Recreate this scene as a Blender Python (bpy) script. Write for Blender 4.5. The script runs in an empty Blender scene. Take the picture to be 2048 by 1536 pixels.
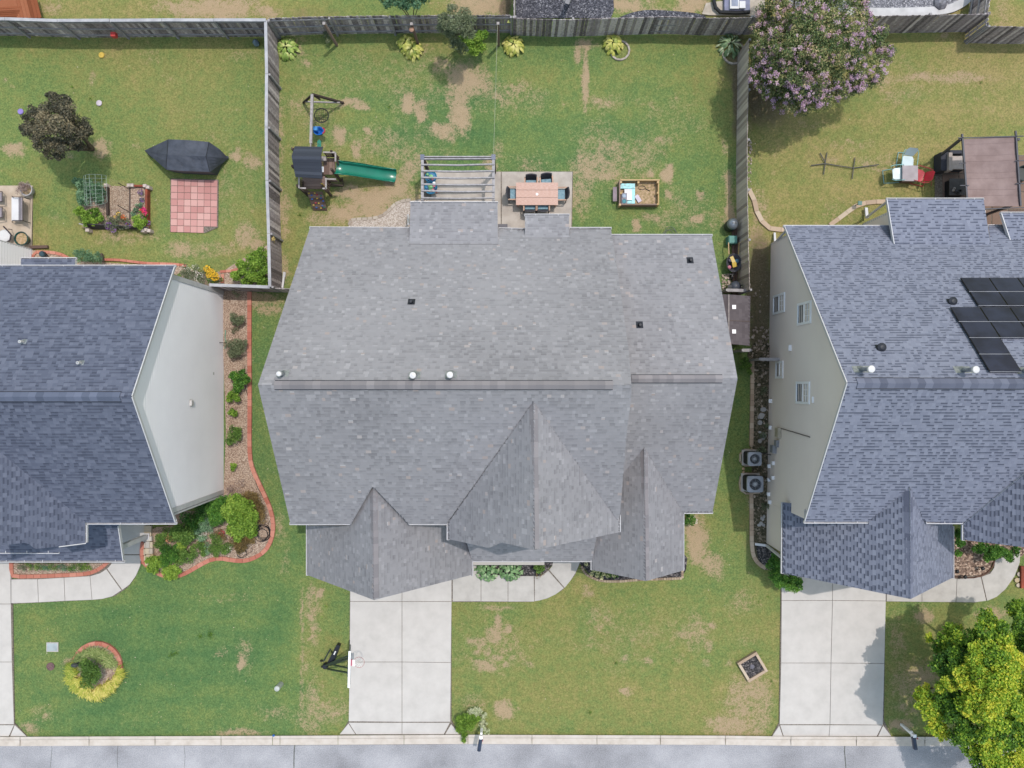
import bpy, math, random
import numpy as np
from mathutils import Vector, Matrix

SC = bpy.context.scene
COL = SC.collection
# ---------------------------------------------------------------- camera (drone, looking straight down)
H = 38.2            # flying height in metres
S = 0.0237          # metres of ground per photo pixel (photo 2048 x 1536)
cam_d = bpy.data.cameras.new("drone_camera")
cam = bpy.data.objects.new("drone_camera", cam_d)
COL.objects.link(cam)
cam.location = (0, 0, H)
cam.rotation_euler = (0, 0, 0)
cam_d.sensor_width = 36.0
cam_d.lens = 36.0 * H / (2048 * S)
cam_d.clip_start = 0.5
cam_d.clip_end = 2000
SC.camera = cam
# ---------------------------------------------------------------- light: high hazy summer sun from the north-east
SUNV = Vector((0.215, 0.24, 1.0)).normalized()
EL = math.asin(SUNV.z)
AZ = math.atan2(SUNV.x, SUNV.y)
world = bpy.data.worlds.new("World")
SC.world = world
world.use_nodes = True
wn = world.node_tree.nodes
wl = world.node_tree.links
wn.clear()
wo = wn.new("ShaderNodeOutputWorld")
bg = wn.new("ShaderNodeBackground")
sky = wn.new("ShaderNodeTexSky")
sky.sky_type = 'NISHITA'
sky.sun_disc = False
sky.sun_elevation = EL
sky.sun_rotation = AZ
sky.dust_density = 3.0
sky.air_density = 3.0
sky.ozone_density = 5.0
bg.inputs[1].default_value = 0.15
wl.new(sky.outputs[0], bg.inputs[0])
wl.new(bg.outputs[0], wo.inputs[0])
sd = bpy.data.lights.new("sun", 'SUN')
sd.energy = 2.0
sd.angle = math.radians(0.6)
sd.color = (1.0, 0.95, 0.89)
sun = bpy.data.objects.new("sun", sd)
COL.objects.link(sun)
sun.rotation_euler = SUNV.to_track_quat('Z', 'Y').to_euler()
SC.view_settings.view_transform = 'Standard'
SC.view_settings.look = 'None'
SC.view_settings.gamma = 1.0
SC.view_settings.exposure = 0.33
SC.view_settings.use_curve_mapping = False
LIT = 1.55          # what a flat sunlit surface shows = albedo * LIT (used to turn seen colours into albedo)
SC.cycles.max_bounces = 6
SC.cycles.diffuse_bounces = 3
SC.cycles.transparent_max_bounces = 8

R = random.Random(7)
NR = np.random.default_rng(11)

# ---------------------------------------------------------------- measuring helpers
def G(px, py, z=0.0):
    k = (H - z) / H
    return Vector(((px - 1024) * S * k, (768 - py) * S * k, z))

def GX(px, z=0.0): return (px - 1024) * S * (H - z) / H
def GY(py, z=0.0): return (768 - py) * S * (H - z) / H

CAMP = Vector((0, 0, H))
class Plane:
    def __init__(s, a, b, c):
        a, b, c = [Vector(v) for v in (a, b, c)]
        n = (b - a).cross(c - a).normalized()
        if n.z < 0: n = -n
        s.p, s.n = a, n
        if abs(n.z) > 0.9999:
            s.U = Vector((1, 0, 0))
        else:
            s.U = Vector((0, 0, 1)).cross(n).normalized()
        s.V = n.cross(s.U).normalized()
        if s.V.z < 0: s.V = -s.V; s.U = -s.U
    def hit(s, px, py):
        d = G(px, py) - CAMP
        t = s.n.dot(s.p - CAMP) / s.n.dot(d)
        return CAMP + d * t
    def uv(s, v):
        d = v - s.p
        return (d.dot(s.U), d.dot(s.V))
    def at(s, u, v, h=0.0):
        return s.p + s.U * u + s.V * v + s.n * h
    def z(s, x, y):
        return s.p.z - (s.n.x * (x - s.p.x) + s.n.y * (y - s.p.y)) / s.n.z

def s2l(v):
    v = v / 255.0
    return v / 12.92 if v <= 0.04045 else ((v + 0.055) / 1.055) ** 2.4
def c(r, g, b, k=None):
    k = LIT if k is None else k
    return (min(s2l(r) / k, .85), min(s2l(g) / k / 1.045, .85), min(s2l(b) / k / 1.045, .85), 1.0)

# ---------------------------------------------------------------- materials
MATS = {}
def M(name, stops, src='noise', scale=3.0, rough=0.85, bump=0.0, bscale=60.0, fine=0.0, fscale=80.0,
      detail=4.0, metal=0.0, spec=0.3, trans=0.0, stretch=None, interp='LINEAR', w=0.0, sep=None):
    """stops: list of (pos, rgba). src: noise / objrand / attr (mesh attribute 'tone') / voronoi"""
    if name in MATS: return MATS[name]
    m = bpy.data.materials.new(name)
    m.use_nodes = True
    nt = m.node_tree; n = nt.nodes; l = nt.links
    b = n["Principled BSDF"]
    b.inputs["Roughness"].default_value = rough
    b.inputs["Metallic"].default_value = metal
    b.inputs["Specular IOR Level"].default_value = spec
    tc = n.new("ShaderNodeTexCoord")
    geo = n.new("ShaderNodeNewGeometry")
    vec = geo.outputs["Position"]
    if stretch:
        mp = n.new("ShaderNodeMapping")
        mp.inputs["Scale"].default_value = stretch
        l.new(tc.outputs["Object"], mp.inputs[0]); vec = mp.outputs[0]
    def noise(sc, det=detail):
        t = n.new("ShaderNodeTexNoise")
        t.inputs["Scale"].default_value = sc
        t.inputs["Detail"].default_value = det
        t.inputs["Roughness"].default_value = 0.6
        l.new(vec, t.inputs["Vector"])
        return t.outputs["Fac"]
    def math2(op, a, bb, clamp=False):
        t = n.new("ShaderNodeMath"); t.operation = op; t.use_clamp = clamp
        for i, v in enumerate((a, bb)):
            if isinstance(v, (int, float)): t.inputs[i].default_value = v
            else: l.new(v, t.inputs[i])
        return t.outputs[0]
    if src == 'noise':
        f = noise(scale)
        f = math2('ADD', math2('MULTIPLY', math2('SUBTRACT', f, .5), 1.9), .5, True)
    elif src == 'voronoi':
        t = n.new("ShaderNodeTexVoronoi"); t.inputs["Scale"].default_value = scale
        l.new(vec, t.inputs["Vector"])
        sp = n.new("ShaderNodeSeparateColor"); l.new(t.outputs["Color"], sp.inputs[0])
        f = sp.outputs[0]
    elif src == 'objrand':
        oi = n.new("ShaderNodeObjectInfo"); f = oi.outputs["Random"]
    else:
        a = n.new("ShaderNodeAttribute"); a.attribute_name = "tone"; f = a.outputs["Fac"]
    if w:
        f = math2('ADD', f, math2('MULTIPLY', math2('SUBTRACT', noise(scale), .5), w * 2), True)
    if fine:
        f = math2('ADD', f, math2('MULTIPLY', math2('SUBTRACT', noise(fscale, 2.0), .5), fine * 2), True)
    rp = n.new("ShaderNodeValToRGB")
    rp.color_ramp.interpolation = interp
    el = rp.color_ramp.elements
    while len(el) > 1: el.remove(el[-1])
    el[0].position, el[0].color = stops[0][0], stops[0][1]
    for p, cc in stops[1:]:
        e = el.new(p); e.color = cc
    l.new(f, rp.inputs[0])
    l.new(rp.outputs[0], b.inputs["Base Color"])
    if bump:
        bp = n.new("ShaderNodeBump")
        bp.inputs["Strength"].default_value = bump
        bp.inputs["Distance"].default_value = 0.02
        l.new(noise(bscale, 3.0), bp.inputs["Height"])
        l.new(bp.outputs[0], b.inputs["Normal"])
    if trans:
        tr = n.new("ShaderNodeBsdfTranslucent")
        l.new(rp.outputs[0], tr.inputs[0])
        mx = n.new("ShaderNodeMixShader"); mx.inputs[0].default_value = trans
        out = [q for q in n if q.type == 'OUTPUT_MATERIAL'][0]
        l.new(b.outputs[0], mx.inputs[1]); l.new(tr.outputs[0], mx.inputs[2])
        l.new(mx.outputs[0], out.inputs[0])
    MATS[name] = m
    return m

def flat(name, rgb, rough=0.6, metal=0.0, spec=0.4, var=0.12, bump=0.0, scale=2.0):
    lo = c(*[max(0, v * (1 - var)) for v in rgb]); hi = c(*[min(255, v * (1 + var * .5)) for v in rgb])
    return M(name, [(0.2, lo), (0.8, hi)], scale=scale, rough=rough, metal=metal, spec=spec, bump=bump)

# ---------------------------------------------------------------- mesh building
class MB:
    def __init__(s): s.v = []; s.f = []; s.t = []; s.m = []
    def face(s, pts, tone=0.5, mi=0):
        i = len(s.v); s.v.extend([tuple(p) for p in pts])
        s.f.append(tuple(range(i, i + len(pts)))); s.t.append(tone); s.m.append(mi)
    def idx(s, verts, faces, tone=0.5, mi=0):
        i = len(s.v); s.v.extend([tuple(p) for p in verts])
        for f in faces:
            s.f.append(tuple(i + k for k in f)); s.t.append(tone); s.m.append(mi)
    def box(s, lo, hi, tone=.5, M4=None, mi=0):
        x0, y0, z0 = lo; x1, y1, z1 = hi
        vs = [Vector(p) for p in ((x0,y0,z0),(x1,y0,z0),(x1,y1,z0),(x0,y1,z0),(x0,y0,z1),(x1,y0,z1),(x1,y1,z1),(x0,y1,z1))]
        if M4 is not None: vs = [M4 @ v for v in vs]
        s.idx(vs, [(0,3,2,1),(4,5,6,7),(0,1,5,4),(1,2,6,5),(2,3,7,6),(3,0,4,7)], tone, mi)
        return s
    def bar(s, a, b, w, h=None, up=(0,0,1), tone=.5, w2=None, mi=0):
        """rectangular bar from a to b, w across, h along 'up'"""
        a, b = Vector(a), Vector(b); h = w if h is None else h
        d = (b - a).normalized(); up = Vector(up)
        if abs(d.dot(up)) > .98: up = Vector((0, 1, 0)) if abs(d.y) < .9 else Vector((1, 0, 0))
        sd_ = d.cross(up).normalized(); u = sd_.cross(d).normalized()
        k = (w2 / w) if w2 else 1
        vs = [a - sd_*w/2 - u*h/2, a + sd_*w/2 - u*h/2, a + sd_*w/2 + u*h/2, a - sd_*w/2 + u*h/2,
              b - sd_*w/2*k - u*h/2*k, b + sd_*w/2*k - u*h/2*k, b + sd_*w/2*k + u*h/2*k, b - sd_*w/2*k + u*h/2*k]
        s.idx(vs, [(0,3,2,1),(4,5,6,7),(0,1,5,4),(1,2,6,5),(2,3,7,6),(3,0,4,7)], tone, mi)
        return s
    def tube(s, pts, r, n=6, tone=.5, closed=False, cap=True, mi=0):
        pts = [Vector(p) for p in pts]; N = len(pts)
        rs = r if isinstance(r, (list, tuple)) else [r] * N
        base = len(s.v); up = Vector((0, 0, 1))
        for i, p in enumerate(pts):
            if closed: d = pts[(i + 1) % N] - pts[i - 1]
            else: d = pts[min(i + 1, N - 1)] - pts[max(i - 1, 0)]
            if d.length < 1e-9: d = Vector((0, 0, 1))
            d.normalize()
            q = up if abs(d.z) < .95 else Vector((1, 0, 0))
            a = d.cross(q).normalized(); b = a.cross(d).normalized()
            for k in range(n):
                t = 2 * math.pi * k / n
                s.v.append(tuple(p + a * math.cos(t) * rs[i] + b * math.sin(t) * rs[i]))
        for i in range(N if closed else N - 1):
            j = (i + 1) % N
            for k in range(n):
                k2 = (k + 1) % n
                s.f.append((base + i*n + k, base + j*n + k, base + j*n + k2, base + i*n + k2)); s.t.append(tone); s.m.append(mi)
        if cap and not closed:
            s.f.append(tuple(base + k for k in range(n))); s.t.append(tone); s.m.append(mi)
            s.f.append(tuple(base + (N-1)*n + k for k in range(n - 1, -1, -1))); s.t.append(tone); s.m.append(mi)
        return s
    def lathe(s, prof, n=20, loc=(0,0,0), tone=.5, sx=1, sy=1, mi=0):
        base = len(s.v); L = Vector(loc)
        for (r, z) in prof:
            for k in range(n):
                t = 2 * math.pi * k / n
                s.v.append((L.x + r*sx*math.cos(t), L.y + r*sy*math.sin(t), L.z + z))
        for i in range(len(prof) - 1):
            for k in range(n):
                k2 = (k + 1) % n
                s.f.append((base+i*n+k, base+i*n+k2, base+(i+1)*n+k2, base+(i+1)*n+k)); s.t.append(tone); s.m.append(mi)
        if prof[-1][0] > 1e-6:
            s.f.append(tuple(base + (len(prof)-1)*n + k for k in range(n))); s.t.append(tone); s.m.append(mi)
        return s
    def prism(s, pts, z0, z1, tone=.5, mi=0):
        """vertical prism of a 2-D outline; pts list of (x,y)"""
        a = sum(pts[i][0]*pts[(i+1) % len(pts)][1] - pts[(i+1) % len(pts)][0]*pts[i][1] for i in range(len(pts)))
        if a < 0: pts = pts[::-1]
        n = len(pts); base = len(s.v)
        s.v.extend([(p[0], p[1], z0) for p in pts]); s.v.extend([(p[0], p[1], z1) for p in pts])
        s.f.append(tuple(base + n + i for i in range(n))); s.f.append(tuple(base + i for i in range(n - 1, -1, -1)))
        for i in range(n):
            j = (i + 1) % n
            s.f.append((base+i, base+j, base+n+j, base+n+i))
        s.t.extend([tone] * (n + 2)); s.m.extend([mi] * (n + 2))
        return s
    def mesh(s, name, mats, smooth=False):
        me = bpy.data.meshes.new(name)
        me.from_pydata(s.v, [], s.f)
        for m in (mats if isinstance(mats, (list, tuple)) else [mats]): me.materials.append(m)
        if isinstance(mats, (list, tuple)) and len(mats) > 1:
            me.polygons.foreach_set("material_index", s.m)
        if any(abs(t - .5) > 1e-6 for t in s.t):
            at = me.attributes.new("tone", 'FLOAT', 'FACE')
            at.data.foreach_set("value", np.array(s.t, dtype=np.float32))
        if smooth: me.polygons.foreach_set("use_smooth", [True] * len(me.polygons))
        me.update()
        return me

def link(name, me, parent=None, loc=None, rot=None, scale=None):
    o = bpy.data.objects.new(name, me)
    COL.objects.link(o)
    if parent is not None: o.parent = parent
    if loc is not None: o.location = loc
    if rot is not None: o.rotation_euler = rot
    if scale is not None: o.scale = scale
    return o
def obj(name, mb, mat, parent=None, smooth=False, stuff=False, label=None):
    """mesh given in WORLD coordinates; the parent's offset is taken out so it stays where it is"""
    me = mb.mesh(name, mat, smooth)
    if parent is not None:
        off = wpos(parent)
        if off.length > 1e-9: me.transform(Matrix.Translation(-off))
    o = link(name, me, parent)
    if stuff: o["kind"] = "stuff"
    if label: o["label"] = label
    return o
def wpos(o):
    v = Vector((0, 0, 0))
    while o is not None:
        v += Vector(o.location); o = o.parent
    return v
def thing(name, label, cat, loc=(0, 0, 0), group=None):
    o = bpy.data.objects.new(name, None); COL.objects.link(o)
    o.location = loc; o.empty_display_size = .2
    o["label"] = label; o["category"] = cat
    if group: o["group"] = group
    return o
def tag(o, label, cat, group=None):
    o["label"] = label; o["category"] = cat
    if group: o["group"] = group
    return o
def dup(root, loc, rotz=0, label=None, group=None):
    r = root.copy(); COL.objects.link(r); r.location = loc; r.rotation_euler = (0, 0, rotz)
    if label: r["label"] = label
    if group: r["group"] = group
    for ch in list(root.children):
        cc = ch.copy(); COL.objects.link(cc); cc.parent = r
        for g in list(ch.children):
            d = g.copy(); COL.objects.link(d); d.parent = cc
    return r
def struct(o): o["kind"] = "structure"; return o
def group_empty(name, kind="structure"):
    o = bpy.data.objects.new(name, None); COL.objects.link(o); o["kind"] = kind
    return o
def frame(M4, mb):
    mb.v = [tuple(M4 @ Vector(v)) for v in mb.v]; return mb
def rotz(a): return Matrix.Rotation(a, 4, 'Z')

def spline(pts, n=8, closed=False):
    """Catmull-Rom through 2-D points"""
    out = []; N = len(pts)
    rng = range(N) if closed else range(N - 1)
    for i in rng:
        if closed: p0, p1, p2, p3 = pts[i-1], pts[i], pts[(i+1) % N], pts[(i+2) % N]
        else: p0, p1, p2, p3 = pts[max(i-1, 0)], pts[i], pts[i+1], pts[min(i+2, N-1)]
        for k in range(n):
            t = k / n
            out.append(tuple(.5*((2*p1[j]) + (-p0[j]+p2[j])*t + (2*p0[j]-5*p1[j]+4*p2[j]-p3[j])*t*t + (-p0[j]+3*p1[j]-3*p2[j]+p3[j])*t**3) for j in range(len(p1))))
    if not closed: out.append(tuple(pts[-1]))
    return out
# ---------------------------------------------------------------- value noise for placing lawn patches
def vnoise(x, y, sc, seed):
    g = np.random.default_rng(seed).random((256, 256))
    xs, ys = x / sc, y / sc
    xi, yi = np.floor(xs).astype(int), np.floor(ys).astype(int)
    fx, fy = xs - xi, ys - yi
    fx = fx*fx*(3-2*fx); fy = fy*fy*(3-2*fy)
    a = g[yi % 256, xi % 256]; b = g[yi % 256, (xi+1) % 256]
    cc = g[(yi+1) % 256, xi % 256]; d = g[(yi+1) % 256, (xi+1) % 256]
    return (a*(1-fx)+b*fx)*(1-fy) + (cc*(1-fx)+d*fx)*fy
def fbm(x, y, sc, seed, o=4):
    r = 0; amp = .5; tot = 0
    for i in range(o):
        r = r + amp*vnoise(x, y, sc/2**i, seed+i); tot += amp; amp *= .55
    return r/tot

xs = np.concatenate([np.linspace(-400, -26, 16)[:-1], np.arange(-26, 26.01, 0.105), np.linspace(26, 400, 16)[1:]])
ys = np.concatenate([np.linspace(-400, -19.5, 16)[:-1], np.arange(-19.5, 19.51, 0.105), np.linspace(19.5, 400, 16)[1:]])
XX, YY = np.meshgrid(xs, ys)
PX = XX/S + 1024; PY = 768 - YY/S
# hue zones: (px, py, rx, ry, hue 0 deep blue-green .. 1 olive yellow, weight)
ZONES = [(250,150,330,150,.60,1),(420,250,160,120,.66,1),(120,280,200,160,.52,1),(300,420,260,110,.62,1),
 (300,15,400,25,.86,2),(900,5,260,30,.50,1.5),(1900,20,200,60,.84,2),
 (640,330,120,260,.62,1),(850,230,220,80,.36,1.4),(760,120,200,60,.5,1),(1000,250,260,60,.20,1.6),(1150,290,160,60,.28,1.4),(1250,180,230,90,.56,1.2),
 (1400,250,100,110,.60,1),(1250,330,180,80,.40,1.2),(1400,340,80,120,.34,1.5),(1120,120,150,60,.45,1),
 (1750,230,280,160,.86,2),(1650,380,180,80,.82,2),(1950,150,180,110,.84,2),(1600,330,120,120,.78,1.5),
 (520,800,50,250,.34,2),(560,1100,40,80,.30,2),(420,1230,220,80,.20,2),(300,1380,330,100,.22,2),(90,1350,90,120,.34,1.4),(520,1400,110,90,.24,1.5),
 (650,1300,55,170,.62,2),(1000,1350,90,130,.48,1.6),(1150,1300,160,140,.74,1.8),(1350,1250,180,110,.66,1.6),(1400,1420,160,70,.70,1.6),(1520,1300,50,160,.62,1.6),
 (1440,1110,60,90,.50,1.6),(1460,820,40,200,.42,2),(1200,1450,220,40,.60,1.4),(1850,1350,120,140,.60,2),(1990,1230,80,40,.55,2)]
wsum = np.full(XX.shape, 1e-3); hsum = np.full(XX.shape, .5e-3)
for (a, b, rx, ry, h_, w_) in ZONES:
    d = w_*np.exp(-((PX-a)/rx)**2*1.2 - ((PY-b)/ry)**2*1.2)**1.5 + 1e-9
    wsum += d; hsum += d*h_
hue = hsum/wsum
hue += (fbm(XX, YY, 3.2, 5)-.5)*.55 + (fbm(XX, YY, .9, 21)-.5)*.35
# mown stripes of the two greener lawns
hue += .07*np.sin((PY+PX*.16-.00045*(PX-200)**2)/7.5)*np.exp(-((PX-300)/330)**4-((PY-1340)/160)**4)
hue += .05*np.sin(PY/11+.6*np.sin(PX/160))*np.exp(-((PX-1020)/440)**6-((PY-270)/190)**6)
hue += .05*np.sin((PX*.05+PY)/12)*np.exp(-((PX-1800)/290)**6-((PY-240)/170)**6)
# bare / dead patches: (px, py, rx, ry, strength)
DRY = [(850,160,150,70,.42),(1240,310,90,70,.5),(620,250,60,150,.30),(1010,190,90,40,.5),(1320,230,120,60,.3),(1400,430,90,40,.4),(760,300,110,60,.38),(1050,330,60,30,.4),(800,400,80,30,.7),(1300,1260,160,60,.35),(1000,1300,80,60,.4),(1850,160,160,60,.3),(1650,420,120,30,.3),(450,330,80,150,.25),(935,165,48,42,.85),(900,140,45,30,.6),(815,205,14,22,1),(838,225,14,26,1),(845,205,10,10,.8),(885,260,26,18,1),(920,225,22,42,1),(895,200,8,10,.8),(925,250,18,14,1),
 (905,210,12,14,.7),(700,205,26,9,1),(725,215,16,8,1),(680,270,16,22,1),(712,300,12,18,.9),(735,262,8,10,.8),(800,310,40,20,.6),(830,330,25,30,.6),(690,425,40,22,1),(740,400,60,26,.95),
 (790,375,30,22,1),(815,345,18,26,.9),(700,385,30,16,1.1),(760,425,60,18,.9),(640,440,30,14,.6),(590,100,26,22,.7),(610,125,14,10,.7),(560,300,8,140,.6),(565,420,14,60,.7),(568,540,12,40,.8),
 (1030,180,30,14,.7),(1000,195,40,16,.7),(1172,155,7,60,.95),(1155,115,8,16,.8),(1175,90,20,12,.8),(1215,205,40,18,.6),(1280,205,40,12,.4),(1060,60,40,8,.5),(1000,300,12,20,.6),(980,330,14,26,.7),
 (1180,335,50,30,.75),(1230,300,40,26,.65),(1160,390,30,40,.65),(1210,345,30,20,.7),(1300,345,8,10,.9),(1337,345,13,18,1.1),(1335,390,8,12,.8),(1400,390,10,10,.8),(1395,435,18,8,.9),
 (1310,435,26,10,.7),(1275,450,12,14,1),(1450,290,8,22,.7),(1460,430,12,34,1.1),(1458,370,10,40,.8),(1330,280,40,10,.5),(1330,450,14,14,.5),(1105,330,26,12,.4),(1140,450,10,14,.4),
 (1480,400,8,200,.6),(1500,290,10,60,.5),(1740,160,60,14,.7),(1880,155,120,10,.75),(1650,250,60,12,.3),(1700,290,60,14,.5),(1800,190,60,20,.5),(1740,60,30,6,.5),(1890,70,12,10,.7),(1660,320,14,8,.6),
 (1760,330,50,22,.5),(1520,450,20,60,.7),(1550,300,14,60,.3),(25,300,22,14,.9),(10,160,8,8,.6),(22,175,10,8,.6),(185,160,8,24,.6),(300,110,30,20,.4),(350,160,30,14,.35),(470,310,16,16,.8),(505,320,16,18,.8),
 (430,500,60,16,.5),(490,470,30,24,.7),(515,490,14,12,.8),(360,500,30,20,.6),(250,470,60,16,.6),(200,300,22,16,.8),(140,310,8,8,.6),(265,290,14,8,.5),(360,125,40,10,.3),(490,110,30,14,.4),(110,430,14,12,.5),
 (380,15,60,20,.9),(450,20,60,20,.95),(480,8,40,14,.9),(530,25,30,14,.8),(1230,10,70,14,.95),(1290,22,60,10,.8),(960,10,60,24,1.1),(1380,12,40,20,.9),(100,15,20,20,.6),(1850,30,30,20,.5),(2000,30,30,40,.5),
 (520,600,50,16,.9),(545,620,30,12,.8),(1440,690,10,30,.4),(620,1200,10,40,.65),(625,1250,9,40,.75),(603,1230,3,60,.75),(604,1310,3,50,.55),(602,1380,4,60,.7),(610,1290,12,120,.35),(640,1185,8,12,.9),(630,1235,12,60,.55),(655,1420,60,30,.6),(620,1440,30,30,.55),
 (625,1390,20,30,.6),(575,1430,100,20,.3),(660,1320,10,10,.3),(487,1312,24,34,.55),(440,1305,18,14,.6),(480,1325,9,14,1.1),(135,1325,10,8,.6),(85,1430,30,20,.5),(60,1460,22,12,.75),(480,1465,60,7,.7),
 (560,1060,12,40,.55),(575,1110,12,40,.45),(420,1190,120,3,.4),(470,1200,60,3,.4),(350,1225,60,3,.35),(1075,1180,16,14,.8),
 (1000,1245,10,14,.95),(990,1270,20,20,.9),(965,1285,14,14,.8),(955,1305,10,7,.8),(975,1300,8,14,.8),(1015,1262,8,12,.8),(990,1315,14,6,.9),(965,1330,30,12,.95),(1012,1328,8,8,.7),(945,1285,10,12,.7),
 (1005,1420,20,20,.9),(950,1405,30,18,.6),(1020,1425,12,16,.9),(1060,1330,16,8,.7),(1005,1215,40,6,.6),(1170,1185,14,10,.7),(1165,1175,12,8,.6),(1270,1260,60,40,.45),(1230,1240,60,30,.4),(1390,1260,30,50,.5),
 (1365,1270,20,14,.6),(1180,1290,60,20,.35),(1250,1385,14,8,.8),(1255,1320,12,8,.6),(1295,1320,10,8,.6),(1360,1320,14,10,.6),(1415,1290,10,12,.7),(1415,1330,10,12,.6),(1425,1250,12,6,.7),(1460,1325,8,8,.6),
 (1500,1400,50,60,.7),(1480,1450,60,20,.75),(1520,1440,30,40,.7),(1500,1270,30,20,.4),(1420,1130,26,22,.8),(1395,1080,20,60,.95),(1385,1060,14,40,.9),(1440,1150,22,16,.5),(1485,1200,40,24,.4),
 (1830,1360,50,40,.75),(1850,1230,24,16,.9),(1795,1290,24,60,.5),(1800,1450,24,14,.9),(1815,1410,40,20,.5),(1980,1230,30,12,.7),(1870,1380,60,50,.6),
 (430,1000,30,30,.5),(1500,1000,8,200,.35)]
dry = np.zeros(XX.shape)
wobx = (fbm(XX, YY, .55, 40, 4)-.5)*26; woby = (fbm(XX, YY, .55, 60, 4)-.5)*26
for (a, b, rx, ry, st) in DRY:
    rr = ((PX-a+wobx*min(1, rx/14))/(rx*1.15))**2 + ((PY-b+woby*min(1, ry/14))/(ry*1.15))**2
    dry = np.maximum(dry, st*np.exp(-rr**1.5*.9))
dry = dry + (fbm(XX, YY, 1.3, 80)-.48)*.55*(hue > -1) + (fbm(XX, YY, .35, 90)-.5)*.35
# soil and leaf litter under the big trees; fence-side strips paint in the fence shadow
SOIL_SHADE = [(1478,180,14,130,1.0),(1470,130,26,40,.7),(1530,200,60,60,.8),(1468,300,6,200,.35),(1520,600,30,150,.95),(1530,900,14,200,.9),(1515,540,24,60,.9),(1520,480,18,40,.5),
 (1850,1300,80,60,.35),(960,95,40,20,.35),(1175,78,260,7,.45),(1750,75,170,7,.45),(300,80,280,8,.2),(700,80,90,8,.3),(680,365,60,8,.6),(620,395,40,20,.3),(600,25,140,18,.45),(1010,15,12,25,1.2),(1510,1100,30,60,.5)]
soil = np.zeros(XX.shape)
for (a, b, rx, ry, st) in SOIL_SHADE:
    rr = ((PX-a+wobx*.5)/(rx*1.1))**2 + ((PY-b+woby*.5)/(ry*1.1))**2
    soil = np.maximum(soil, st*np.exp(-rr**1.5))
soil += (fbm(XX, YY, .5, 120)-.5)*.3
nx, ny = len(xs), len(ys)
me = bpy.data.meshes.new("lawn")
ZZ = (fbm(XX, YY, 2.5, 33)-.5)*.03*(np.abs(XX) < 25)*(np.abs(YY) < 19) - .03
me.vertices.add(nx*ny); me.vertices.foreach_set("co", np.stack([XX, YY, ZZ], -1).reshape(-1).astype(np.float32))
i0 = (np.arange(ny-1)[:, None]*nx + np.arange(nx-1)[None, :]).reshape(-1)
loops = np.stack([i0, i0+1, i0+nx+1, i0+nx], -1).reshape(-1).astype(np.int32)
me.loops.add(len(loops)); me.loops.foreach_set("vertex_index", loops)
me.polygons.add(len(i0)); me.polygons.foreach_set("loop_start", (np.arange(len(i0))*4).astype(np.int32))
me.polygons.foreach_set("use_smooth", np.ones(len(i0), dtype=bool))
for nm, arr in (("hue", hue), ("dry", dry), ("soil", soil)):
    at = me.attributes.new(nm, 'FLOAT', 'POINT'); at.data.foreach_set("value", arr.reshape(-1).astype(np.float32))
me.update(); me.validate()

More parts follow.
